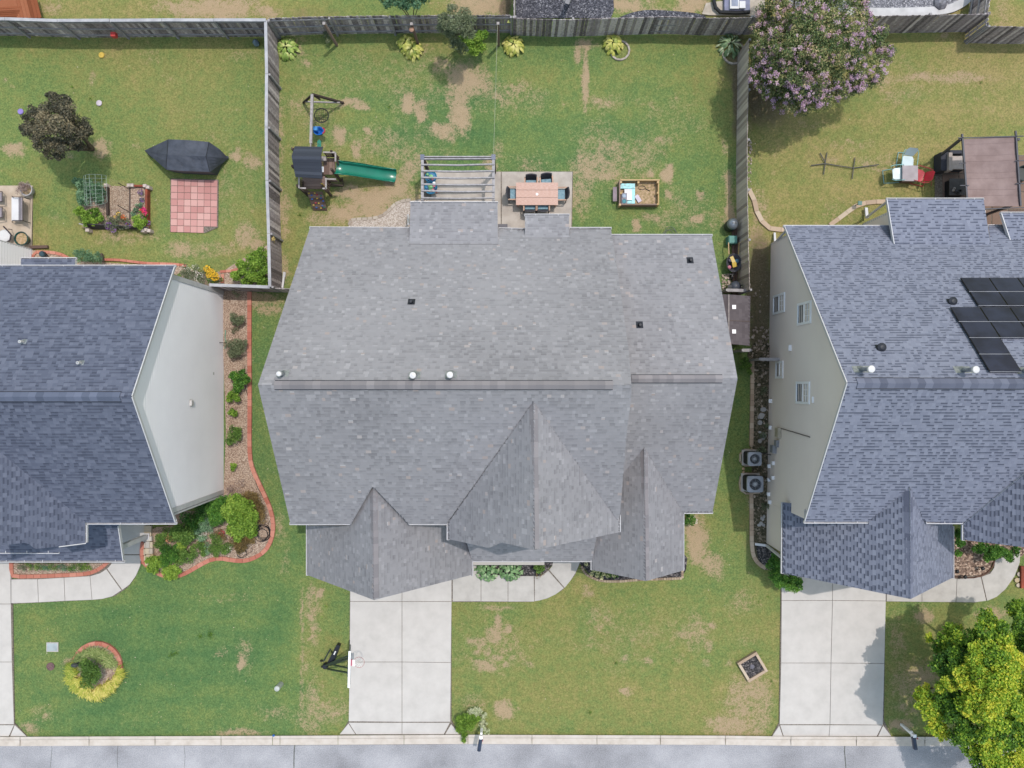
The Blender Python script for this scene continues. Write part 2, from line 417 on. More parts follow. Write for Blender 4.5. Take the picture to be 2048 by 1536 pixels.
def lawn_material():
    m = bpy.data.materials.new("lawn"); m.use_nodes = True
    nt = m.node_tree; n = nt.nodes; l = nt.links; b = n["Principled BSDF"]
    b.inputs["Roughness"].default_value = .95; b.inputs["Specular IOR Level"].default_value = .1
    geo = n.new("ShaderNodeNewGeometry")
    def noise(sc, det=3, rough=.65):
        t = n.new("ShaderNodeTexNoise"); t.inputs["Scale"].default_value = sc; t.inputs["Detail"].default_value = det
        t.inputs["Roughness"].default_value = rough
        l.new(geo.outputs["Position"], t.inputs["Vector"]); return t.outputs["Fac"]
    def mt(op, a, bb, cl=False):
        t = n.new("ShaderNodeMath"); t.operation = op; t.use_clamp = cl
        for i, v in enumerate((a, bb)):
            if isinstance(v, (int, float)): t.inputs[i].default_value = v
            else: l.new(v, t.inputs[i])
        return t.outputs[0]
    def attr(nm):
        a = n.new("ShaderNodeAttribute"); a.attribute_name = nm; return a.outputs["Fac"]
    def ramp(f, st):
        r = n.new("ShaderNodeValToRGB"); e = r.color_ramp.elements
        e[0].position, e[0].color = st[0]; e[1].position, e[1].color = st[1]
        for p, cc in st[2:]:
            q = e.new(p); q.color = cc
        l.new(f, r.inputs[0]); return r.outputs[0]
    def mix(f, a, bb):
        t = n.new("ShaderNodeMix"); t.data_type = 'RGBA'
        l.new(f, t.inputs[0]); l.new(a, t.inputs[6]); l.new(bb, t.inputs[7]); return t.outputs[2]
    f1 = noise(13, 6, .85); f2 = noise(3.5, 4, .7); f3 = noise(45, 3, .8)
    h = mt('ADD', attr("hue"), mt('MULTIPLY', mt('SUBTRACT', f2, .5), .8))
    h = mt('ADD', h, mt('MULTIPLY', mt('SUBTRACT', f1, .5), .7), True)
    grass = ramp(h, [(0.0, c(100,138,88)), (1.0, c(180,168,114)), (.25, c(118,149,92)), (.5, c(138,158,95)), (.75, c(158,161,99))])
    blade = ramp(mt('ADD', mt('MULTIPLY', f1, .7), mt('MULTIPLY', f3, .3)), [(.40, (.66,.68,.66,1)), (.60, (1.42,1.40,1.36,1))])
    mm = n.new("ShaderNodeMix"); mm.data_type = 'RGBA'; mm.blend_type = 'MULTIPLY'; mm.inputs[0].default_value = 1
    l.new(grass, mm.inputs[6]); l.new(blade, mm.inputs[7]); grass = mm.outputs[2]
    tan = ramp(noise(35, 4, .75), [(.3, c(164,140,110)), (.7, c(238,216,188)), (.5, c(212,186,152))])
    d = mt('ADD', attr("dry"), mt('MULTIPLY', mt('SUBTRACT', f1, .5), 2.3))
    d = mt('ADD', d, mt('MULTIPLY', mt('SUBTRACT', f2, .5), 1.0))
    d = mt('ADD', d, mt('MULTIPLY', mt('SUBTRACT', f3, .5), .7))
    dm = n.new("ShaderNodeMapRange"); dm.inputs["From Min"].default_value = .34; dm.inputs["From Max"].default_value = .90
    dm.interpolation_type = 'SMOOTHSTEP'; l.new(d, dm.inputs["Value"])
    g2 = mix(mt('MULTIPLY', dm.outputs[0], .92), grass, tan)
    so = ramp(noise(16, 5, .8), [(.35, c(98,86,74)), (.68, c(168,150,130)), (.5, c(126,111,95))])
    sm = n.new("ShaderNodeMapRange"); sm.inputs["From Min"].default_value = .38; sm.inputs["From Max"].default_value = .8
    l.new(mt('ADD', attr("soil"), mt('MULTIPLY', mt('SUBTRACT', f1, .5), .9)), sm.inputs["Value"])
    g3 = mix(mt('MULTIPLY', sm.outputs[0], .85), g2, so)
    l.new(g3, b.inputs["Base Color"])
    bp = n.new("ShaderNodeBump"); bp.inputs["Strength"].default_value = .9; bp.inputs["Distance"].default_value = .05
    l.new(noise(40, 4, .8), bp.inputs["Height"]); l.new(bp.outputs[0], b.inputs["Normal"])
    return m
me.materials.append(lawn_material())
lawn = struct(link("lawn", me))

# ---------------------------------------------------------------- surfaces
CONC = M("concrete_pale", [(.1, c(214,211,206)), (.5, c(223,220,215)), (.9, c(230,227,222))], scale=1.6, rough=.9, fine=.10, fscale=60, bump=.15, bscale=120, detail=6)
CONC2 = M("concrete_walk", [(.1, c(196,193,187)), (.5, c(212,209,203)), (.9, c(222,219,213))], scale=1.8, rough=.9, fine=.14, fscale=60, bump=.15, bscale=120, detail=6)
CONC3 = M("concrete_patio", [(.2, c(184,176,168)), (.5, c(204,196,186)), (.8, c(218,211,202))], scale=1.2, rough=.9, fine=.12, fscale=50, bump=.15, bscale=120, detail=6)
JOINT = M("joint_dirt", [(.3, c(112,104,96)), (.7, c(150,142,130))], scale=14, rough=.95)
KERB = M("kerb_concrete", [(.1, c(212,202,190)), (.5, c(228,219,208)), (.9, c(236,229,220))], scale=2.2, rough=.9, fine=.16, fscale=50, bump=.2, bscale=120)
ASPH = M("asphalt", [(.0, c(142,143,148)), (.5, c(180,182,188)), (1, c(212,213,218))], scale=.35, rough=.9, fine=.7, fscale=24, bump=.5, bscale=55, detail=6)
MULCH = M("bark_mulch", [(0, c(134,112,98)), (.3, c(172,149,130)), (.7, c(196,173,153)), (1, c(222,206,188))], src='voronoi', scale=30, rough=.95, w=.45, bump=.6, bscale=34)
MULCHD = M("dark_mulch", [(0, c(44,42,44)), (.5, c(74,72,74)), (.85, c(112,108,108)), (1, c(160,152,150))], src='voronoi', scale=18, rough=.95, w=.2, bump=.9, bscale=26)
GRAVEL = M("pale_gravel", [(0, c(170,158,146)), (.5, c(204,192,180)), (1, c(232,224,214))], src='voronoi', scale=24, rough=.95, w=.1, bump=.6, bscale=30)
GRAVG = M("grey_gravel", [(0, c(96,98,106)), (.5, c(136,138,146)), (.9, c(176,178,186)), (1, c(225,225,228))], src='voronoi', scale=22, rough=.95, w=.12, bump=.6, bscale=30)
GRAVB = M("brown_gravel", [(0, c(92,74,64)), (.5, c(150,128,114)), (.85, c(196,170,150)), (1, c(226,206,186))], src='voronoi', scale=15, rough=.95, w=.1, bump=.8, bscale=24)
LITTER = M("leaf_litter", [(0, c(70,70,54)), (.4, c(98,94,74)), (.8, c(124,114,94)), (1, c(168,156,136))], src='voronoi', scale=14, rough=.95, w=.4, bump=.8, bscale=24)
TERRA = M("terracotta_edging", [(0, c(196,122,104)), (.5, c(213,142,122)), (1, c(226,160,140))], src='objrand', rough=.9, fine=.25, fscale=30, bump=.2)
EDGE = M("sandstone_edging", [(0, c(192,170,148)), (.5, c(212,190,166)), (1, c(222,206,184))], src='objrand', rough=.9, fine=.25, fscale=30, bump=.2)
SOILM = M("sand", [(.2, c(150,142,98)), (.45, c(190,164,126)), (.8, c(216,188,156))], scale=9, rough=.95, fine=.3, bump=.5)

def poly_px(mb, pts, z0, z1, tone=.5):
    return mb.prism([tuple(G(x, y, z1)[:2]) for x, y in pts], z0, z1, tone)
def slab_set(root_name, base_pts, slabs, mat, z=0.035, gap=.5, part="slab"):
    root = group_empty(root_name)
    b = obj("joint_bed", poly_px(MB(), base_pts, -.1, z-.022), JOINT, root)
    for pts in slabs:
        cx = sum(p[0] for p in pts)/len(pts); cy = sum(p[1] for p in pts)/len(pts)
        q = []
        for (x, y) in pts:
            dx, dy = cx-x, cy-y; L = max(1, math.hypot(dx, dy))
            q.append((x + (gap if dx > 0 else -gap)*min(1, abs(dx)/3), y + (gap if dy > 0 else -gap)*min(1, abs(dy)/3)))
        obj(part, poly_px(MB(), q, -.08, z + R.uniform(-.003, .003)), mat, root)
    return root

# centre driveway
slab_set("driveway", [(700,1140),(903,1140),(903,1440),(918,1469.5),(680,1469.5),(698,1440)],
 [[(700,1100),(804,1100),(804,1203),(700,1203)],[(804,1100),(903.5,1100),(903.5,1203),(804,1203)],
  [(700,1203),(804,1203),(804,1324),(699,1324)],[(804,1203),(903.5,1203),(902,1325),(804,1324)],
  [(699,1324),(804,1324),(804,1444),(697,1443)],[(804,1324),(902,1325),(901,1444),(804,1444)],
  [(697,1445),(804,1445),(804,1469),(712,1469)],[(804,1445),(900,1445),(888,1469),(804,1469)],
  [(697,1447),(711,1469),(679,1469)],[(902,1448),(919,1469),(890,1469)]], CONC)
# left neighbour's driveway
slab_set("driveway", [(-170,1100),(24,1100),(29,1446),(54,1473),(-190,1473)],
 [[(-170,1100),(21,1100),(22,1208),(-170,1208)],[(-170,1208),(22,1208),(24,1324),(-170,1324)],[(-170,1324),(24,1324),(28,1449),(-172,1449)],
  [(-172,1450),(28,1450),(18,1473),(-172,1473)],[(29,1450),(53,1473),(20,1473)]], CONC)
# right neighbour's driveway
slab_set("driveway", [(1563,1090),(1772,1090),(1768,1440),(1783,1473),(1543,1473),(1558,1445)],
 [[(1563,1060),(1666,1060),(1665,1201),(1563,1201)],[(1666,1060),(1772,1060),(1772,1202),(1665,1201)],
  [(1563,1201),(1665,1201),(1662,1326),(1562,1326)],[(1665,1201),(1772,1202),(1769,1327),(1662,1326)],
  [(1562,1326),(1662,1326),(1660,1449),(1559,1449)],[(1662,1326),(1769,1327),(1766,1450),(1660,1449)],
  [(1560,1450),(1660,1450),(1658,1473),(1567,1473)],[(1660,1450),(1765,1450),(1754,1473),(1658,1473)],
  [(1559,1451),(1566,1473),(1544,1473)],[(1766,1451),(1783,1473),(1756,1473)]], CONC)
# walkways
slab_set("walkway", [(903,1140),(1110,1140),(1160,1127),(1150,1150),(1125,1180),(1095,1197),(1060,1204),(903,1204)],
 [[(905,1100),(962,1100),(962,1203),(905,1203)],[(962,1150),(1016,1150),(1016,1203.5),(962,1203)],[(1016,1152),(1068,1152),(1069,1203.5),(1016,1203.5)],
  [(1069,1152),(1081,1152),(1092,1145),(1097,1141),(1128,1177),(1112,1189),(1095,1197),(1080,1201),(1069,1203)],
  [(1098,1140),(1104,1132),(1108,1110),(1165,1110),(1158,1130),(1152,1145),(1142,1161),(1129,1176)]], CONC2)
slab_set("walkway", [(22,1158),(170,1152),(200,1142),(215,1128),(226,1100),(250,1060),(300,1060),(281,1130),(270,1155),(255,1175),(230,1192),(200,1199),(22,1208)],
 [[(22,1158.5),(75,1158),(77,1205),(22,1207)],[(75,1158),(128,1155),(130,1202),(77,1205)],[(128,1155),(180,1152),(184,1200),(130,1202)],
  [(180,1152),(200,1146),(213,1138),(243,1181),(225,1193),(205,1198),(184,1200)],[(214,1137),(222,1128),(228,1110),(282,1110),(281,1130),(272,1152),(260,1169),(244,1180)],
  [(228,1109),(236,1050),(300,1045),(292,1085),(283,1109)]], CONC)
slab_set("walkway", [(1772,1140),(1905,1150),(1960,1150),(1990,1140),(2000,1120),(2040,1100),(2038,1120),(2030,1150),(2010,1180),(1985,1198),(1950,1205),(1772,1203)],
 [[(1773,1130),(1844,1150),(1844,1204),(1773,1203)],[(1844,1130),(1914,1158),(1912,1204.5),(1844,1204)],[(1914,1158),(1962,1154),(1973,1202),(1950,1205),(1912,1204.5)],
  [(1963,1154),(1980,1147),(1988,1135),(1990,1120),(2041,1100),(2040,1125),(2030,1152),(2012,1178),(1993,1194),(1974,1202)]], CONC2)
# patios
slab_set("patio", [(843,343),(1146,343),(1144,470),(843,470)], [[(862,343),(1002,343),(1002,470),(862,470)],[(1003,343),(1145,343),(1143,470),(1003,470)]], CONC3)
slab_set("patio", [(-60,371),(65,371),(64,505),(-60,505)], [[(-60,371),(65.5,370.5),(63,500),(-60,500)]], M("patio_tan", [(.2, c(196,180,160)), (.8, c(222,206,186))], scale=1.6, rough=.9, fine=.15))
slab_set("patio", [(1870,310),(2200,310),(2200,460),(1870,460)], [[(1885+i*33,312+j*36),(1917+i*33,312+j*36),(1917+i*33,347+j*36),(1885+i*33,347+j*36)] for i in range(9) for j in range(4)],
         M("patio_brown", [(0, c(118,98,88)), (1, c(150,128,114))], src='objrand', rough=.9, fine=.2))

# kerb and road
kr = group_empty("kerb")
ky = lambda x: 1470 + 3*math.exp(-((x-1150)/900)**2)*-1 + (3 if x > 1500 or x < 100 else 0)
kx = [-180,40,178,310,442,545,560,676,808,936,1064,1194,1321,1451,1582,1713,1850,1985,2120,2250]
kx = sorted(set(kx))
def kyy(x): return float(np.interp(x, [-200,0,60,600,940,1500,1560,2250], [1474,1474,1473.5,1471.5,1469.5,1471.5,1473,1475]))
for i in range(len(kx)-1):
    a, b = kx[i]+.4, kx[i+1]-.4
    mb = MB()
    ya, yb = kyy(a), kyy(b)
    P = lambda x, y, z: G(x, y, z)
    for (d0, z0, d1, z1, tn) in ((0, .11, 5.5, .10, .3), (5.5, .10, 6.7, .035, .2), (6.7, .035, 18.5, .018, .6)):
        mb.face([P(a, ya+d0, z0), P(a, ya+d1, z1), P(b, yb+d1, z1), P(b, yb+d0, z0)], tn)
    mb.face([P(a, ya, .11), P(b, yb, .11), P(b, yb, -.2), P(a, ya, -.2)]); mb.face([P(a, ya+18.5,   .018), P(a, ya+18.5, -.2), P(b, yb+18.5, -.2), P(b, yb+18.5,   .018)])
    mb.face([P(a, ya, -.2), P(a, ya+18.5, -.2), P(a, ya+18.5,   .018), P(a, ya, .11)]); mb.face([P(b, yb, -.2), P(b, yb, .11), P(b, yb+18.5,   .018), P(b, yb+18.5, -.2)])
    obj("kerb_stone", mb, KERB, kr)
mb = MB(); mb.prism([(-60, GY(1492.2)), (-24, GY(1492.2)), (-10, GY(1490.6)), (-2, GY(1488.3)), (11, GY(1490.2)), (24, GY(1493)), (60, GY(1493)), (60, -26), (-60, -26)], -.3, .004)
road = struct(obj("road", mb, ASPH))
# hairline cracks with weeds across the road
CR = M("crack", [(.3, c(88,90,88)), (.7, c(120,124,116))], scale=20)
for (x0, w) in ((104,.35),(236,.4),(368,.35),(590,1.1),(1690,1.0)):
    pts = []; x = x0
    for k in range(9):
        pts.append((x, 1489 + k*12)); x += R.uniform(-1.5, 1.5)
    mb = MB()
    for k in range(8):
        (xa, ya), (xb, yb) = pts[k], pts[k+1]
        mb.face([G(xa-w, ya, 0)+Vector((0,0,.008)), G(xb-w*.8, yb, 0)+Vector((0,0,.008)), G(xb+w*.8, yb, 0)+Vector((0,0,.008)), G(xa+w, ya, 0)+Vector((0,0,.008))][::1])
    o = obj("road_crack", mb, CR, road)

# planting beds, gravel
def bed(name, pts, mat, z=.018):
    return struct(obj(name, poly_px(MB(), pts, -.1, z), mat))
bed("mulch_bed", spline([(446,582),(497,584),(497,700),(497,800),(498,900),(509,945),(528,990),(543,1030),(545,1060),(538,1090),(520,1110),(495,1120),(470,1120),(440,1116),(415,1122),(390,1136),(360,1150),(338,1154),(315,1146),(298,1134),(290,1110),(302,1060),(340,1050),(350,1020),(447,985)], 3, True), MULCH)
bed("mulch_bed", spline([(26,1120),(214,1120),(205,1134),(185,1145),(120,1151),(50,1153),(30,1150)], 4, True), MULCH)
bed("mulch_bed", [(G_x, G_y) for G_x, G_y in [(64,500),(110,505),(140,522),(200,524),(250,528),(350,530),(400,545),(420,548),(450,540),(480,520),(535,490),(535,578),(446,579),(380,565),(350,548),(150,548),(64,548)]], MULCH, .026)
bed("dark_mulch_bed", [(946,1100),(1112,1100),(1104,1131),(1090,1145),(1080,1152),(946,1152)], MULCHD)
bed("dark_mulch_bed", spline([(1163,1120),(1172,1140),(1190,1156),(1215,1160),(1262,1161),(1300,1158),(1363,1156),(1363,1100),(1240,1100)], 3, True), MULCHD)
bed("gravel_bed", spline([(697,452),(706,440),(735,439),(765,432),(785,412),(805,402),(826,401),(870,401),(870,480),(697,480)], 3, True), GRAVEL)
bed("slate_mulch_bed", [(1031,-30),(1226,-30),(1228,20),(1222,36),(1031,36)], M("slate_mulch", [(0, c(52,54,62)), (.5, c(84,86,96)), (.9, c(122,124,134)), (1, c(176,178,184))], src='voronoi', scale=20, rough=.9, w=.15, bump=.9, bscale=28))
bed("slate_mulch_bed", spline([(1250,30),(1290,20),(1350,22),(1400,28),(1400,38),(1250,38)], 3, True), M("slate_mulch", []), .014)
bed("litter_strip", spline([(1497,700),(1545,700),(1540,1000),(1536,1090),(1545,1130),(1530,1140),(1512,1125),(1504,1090),(1504,900),(1502,760)], 3, True), LITTER, .012)
bed("gravel_bed", spline([(1905,1100),(1905,1147),(1940,1152),(1965,1148),(1980,1138),(1990,1120),(2045,1112),(2045,1070),(1920,1070)], 3, True), GRAVB)
bed("dark_mulch_bed", spline([(1514,1090),(1535,1090),(1560,1110),(1562,1140),(1545,1140),(1520,1125)], 3, True), MULCHD, .024)
bed("gravel_bed", spline([(1600,-40),(1925,-40),(1915,0),(1890,14),(1850,24),(1720,26),(1600,26)], 3, True), GRAVG, .03)

# neighbour's pale pool-side kerbs behind the back fence
POOLC = M("pool_concrete", [(.2, c(206,208,210)), (.8, c(232,234,236))], scale=2, rough=.85, fine=.1)
def band(mb, pts, w, z0, z1, n=6, tone=.5):
    P = spline(pts, n)
    L = []; Rr = []
    for i, p in enumerate(P):
        a = P[max(i-1,0)]; b = P[min(i+1,len(P)-1)]
        d = Vector((b[0]-a[0], b[1]-a[1])); d = d.normalized() if d.length else Vector((1,0))
        nrm = Vector((-d.y, d.x))*w/2
        L.append((p[0]+nrm.x, p[1]+nrm.y)); Rr.append((p[0]-nrm.x, p[1]-nrm.y))
    for i in range(len(P)-1):
        mb.prism([tuple(G(*q, z1)[:2]) for q in (L[i], L[i+1], Rr[i+1], Rr[i])], z0, z1, tone)
    return mb
struct(obj("kerb_path", band(MB(), [(1690,23),(1760,24),(1830,23),(1890,19),(1920,8),(1940,-8),(1955,-30)], 17, -.05, .09), POOLC))
struct(obj("pool_surround", poly_px(MB(), [(1404,28),(1412,6),(1440,2),(1530,-4),(1530,32),(1420,30)], -.05, .08), M("pool_stone", [(.2, c(186,176,160)), (.8, c(216,208,194))], scale=3, rough=.9, fine=.2)))

# edging made of single blocks
def edging(root_name, pts, mat, w, length_px, part="edging_block", z=.075, closed=False, n=24, gap=.5, z0=-.05, kind="structure"):
    root = group_empty(root_name, kind)
    P = spline(pts, n, closed)
    if closed: P = P + [P[0]]
    acc = [0]
    for i in range(1, len(P)): acc.append(acc[-1] + math.hypot(P[i][0]-P[i-1][0], P[i][1]-P[i-1][1]))
    tot = acc[-1]; N = max(1, round(tot/length_px))
    xs_ = [p[0] for p in P]; ys_ = [p[1] for p in P]
    def at(t): return (float(np.interp(t, acc, xs_)), float(np.interp(t, acc, ys_)))
    for k in range(N):
        ta, tb = tot*k/N + gap/2, tot*(k+1)/N - gap/2
        A, B = at(ta), at(tb)
        def nr(t):
            a, b = at(max(0, t-1)), at(min(tot, t+1)); d = Vector((b[0]-a[0], b[1]-a[1])).normalized(); return Vector((-d.y, d.x))*w/2
        na, nb = nr(ta), nr(tb)
        q = [(A[0]+na.x, A[1]+na.y), (B[0]+nb.x, B[1]+nb.y), (B[0]-nb.x, B[1]-nb.y), (A[0]-na.x, A[1]-na.y)]
        zz = z + R.uniform(-.004, .004)
        mb = MB(); poly_px(mb, q, z0, zz)
        o = obj(part, mb, mat, root)
    return root
edging("brick_edging", [(498.5,583),(498.5,700),(499,800),(499,900),(504,935),(520,972),(537,1010),(545,1040),(544,1072),(531,1100),(508,1116),(485,1122),(460,1120),(438,1117),(418,1121),(395,1133),(370,1147),(345,1154),(322,1150),(303,1139),(288,1127),(283,1110),(285,1085)], TERRA, 8, 13.5, "brick")
edging("brick_edging", [(22,1110),(22,1140),(26,1152),(60,1153),(120,1151),(170,1148),(195,1140),(214,1125),(222,1110)], TERRA, 7.5, 14, "brick")
edging("brick_edging", [(66,524),(66,506),(80,504),(105,505),(125,510),(145,522)], TERRA, 6, 13, "brick")
edging("brick_edging", [(200,519),(240,520),(290,526),(345,528),(372,531)], TERRA, 5, 13, "brick")
edging("brick_edging", [(440,543),(455,542),(470,540),(484,533)], TERRA, 5, 12, "brick")
edging("brick_edging", [(445,548),(444,566)], TERRA, 6, 12, "brick")
cx, cy, rr = 193, 1336, 47.5
edging("brick_ring", [(cx+rr*math.cos(t), cy+rr*1.03*math.sin(t)) for t in [k*math.pi/10 for k in range(20)]], TERRA, 8, 13, "brick", closed=True, n=8, z=.09)
edging("stone_edging", [(1499,380),(1508,398),(1515,425),(1528,447),(1542,457),(1562,459),(1585,459)], EDGE, 9, 22, z=.06)
edging("stone_edging", [(1660,450),(1685,432),(1712,412),(1740,404),(1775,403)], EDGE, 8.5, 20, z=.06)
edging("stone_edging", [(1505,722),(1504.5,800),(1503,890),(1502,900)], EDGE, 7.5, 11, "brick", z=.06)
edging("stone_edging", [(1503,985),(1503.5,1050),(1504,1085),(1507,1110),(1517,1127),(1532,1137)], EDGE, 7.5, 11, "brick", z=.06)
edging("stone_edging", [(1163,1132),(1170,1146),(1183,1155),(1205,1162),(1240,1163),(1280,1160),(1364,1157)], M("cobble_edging", [(0, c(150,128,110)), (1, c(204,186,160))], src='objrand', rough=.9), 4.5, 5.2, "cobble", z=.07, gap=.9)
edging("stone_edging", [(1365,1157),(1365,1140)], M("cobble_edging", []), 4.5, 5.2, "cobble", z=.07, gap=.9)
edging("stone_edging", [(698,450),(702,440),(720,438),(740,437),(762,432),(778,420),(790,408),(808,401),(822,400)], M("flagstone", [(0, c(176,164,150)), (1, c(212,202,188))], src='objrand', rough=.9, fine=.2), 6, 11, "stone", z=.05, gap=1.2)
edging("timber_edging", [(1905,1153),(1940,1156),(1962,1152),(1977,1144),(1988,1130),(1990,1120)], M("dark_edging", [(.3, c(92,66,56)), (.7, c(122,92,78))], scale=5), 2.6, 14, "edging_block", z=.06)
for (cx, cy, rr) in ((1240,100,19),(1468,105,22)):
    edging("concrete_ring", [(cx+rr*math.cos(t), cy+rr*math.sin(t)) for t in [k*math.pi/6 for k in range(12)]], M("ring_concrete", [(0, c(176,168,158)), (1, c(206,198,186))], src='objrand'), 3.5, 9, closed=True, n=6, z=.06)
# ---------------------------------------------------------------- roofing
def intervals(poly, v):
    xs_ = []
    n = len(poly)
    for i in range(n):
        (u0, v0), (u1, v1) = poly[i], poly[(i+1) % n]
        if (v0 <= v < v1) or (v1 <= v < v0):
            xs_.append(u0 + (u1-u0)*(v-v0)/(v1-v0))
    xs_.sort()
    return [(xs_[i], xs_[i+1]) for i in range(0, len(xs_)-1, 2)]

def courses(pl, poly, exposure, widths, lift, tone_fn, base=.004, maxn=None, pick=None):
    """lay courses of shingle tabs (or boards) over a polygon given in plane coordinates; returns list of face groups"""
    vs = [p[1] for p in poly]; v = min(vs); top = max(vs); out = []; row = 0
    while v < top - 1e-4:
        vb, vt = v, min(v + exposure, top)
        ib = intervals(poly, vb + 1e-4); it = intervals(poly, vt - 1e-4)
        if len(ib) != len(it):
            im = intervals(poly, (vb+vt)/2); ib = it = im
        for (a0, a1), (b0, b1) in zip(ib, it):
            lo, hi = min(a0, b0), max(a1, b1)
            u = lo - R.random()*.3
            while u < hi:
                w, kind = widths()
                u2 = u + w
                q0, q1 = max(u, a0), min(u2, a1); p0, p1 = max(u, b0), min(u2, b1)
                if q1 - q0 > .01 or p1 - p0 > .01:
                    if q1 < q0: q0 = q1 = (p0 if abs(p0-u) < w else p1)
                    if p1 < p0: p0 = p1 = (q0 if u2 > b1 else q1)
                    hb = base + lift*(1.0 if kind else .45); ht = base
                    A = pl.at(q0, vb, hb); B = pl.at(q1, vb, hb); C = pl.at(p1, vt, ht); D = pl.at(p0, vt, ht)
                    A0 = pl.at(q0, vb, 0); B0 = pl.at(q1, vb, 0)
                    out.append((A, B, C, D, A0, B0, pl.at(p0, vt, -.001), pl.at(p1, vt, -.001), tone_fn(kind, row, (q0+q1)/2, vb), kind))
                u = u2
        v += exposure; row += 1
    return out
def tab_mesh(mb, t):
    A, B, C, D, A0, B0, D0, C0, tone, kind = t
    if kind or BAND <= 0:
        mb.idx([A, B, C, D, A0, B0, D0, C0], [(0,1,2,3), (4,5,1,0), (5,7,2,1), (6,4,0,3)], tone)
    else:
        k = .55; E, F = A.lerp(D, k), B.lerp(C, k)
        mb.idx([A, B, F, E, A0, B0], [(0,1,2,3), (4,5,1,0)], tone)
        mb.idx([E, F, C, D], [(0,1,2,3)], max(0.0, tone - BAND))
BAND = 0.0

WHITE = M("white_trim", [(.2, c(226,228,232)), (.8, c(240,241,244))], scale=3, rough=.5, spec=.4)
GUTIN = M("gutter_inside", [(.2, c(140,142,148)), (.8, c(186,188,194))], scale=5, rough=.6)
FLASH = M("flashing_metal", [(.2, c(150,160,168)), (.8, c(196,206,212))], scale=6, rough=.4, metal=.3)
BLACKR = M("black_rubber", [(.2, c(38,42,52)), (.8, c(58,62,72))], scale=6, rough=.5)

def centroid_inside(P, x, y):
    ins = False; n = len(P)
    for i in range(n):
        (x0, y0), (x1, y1) = P[i], P[(i+1) % n]
        if (y0 > y) != (y1 > y) and x < (x1-x0)*(y-y0)/(y1-y0) + x0: ins = not ins
    return ins

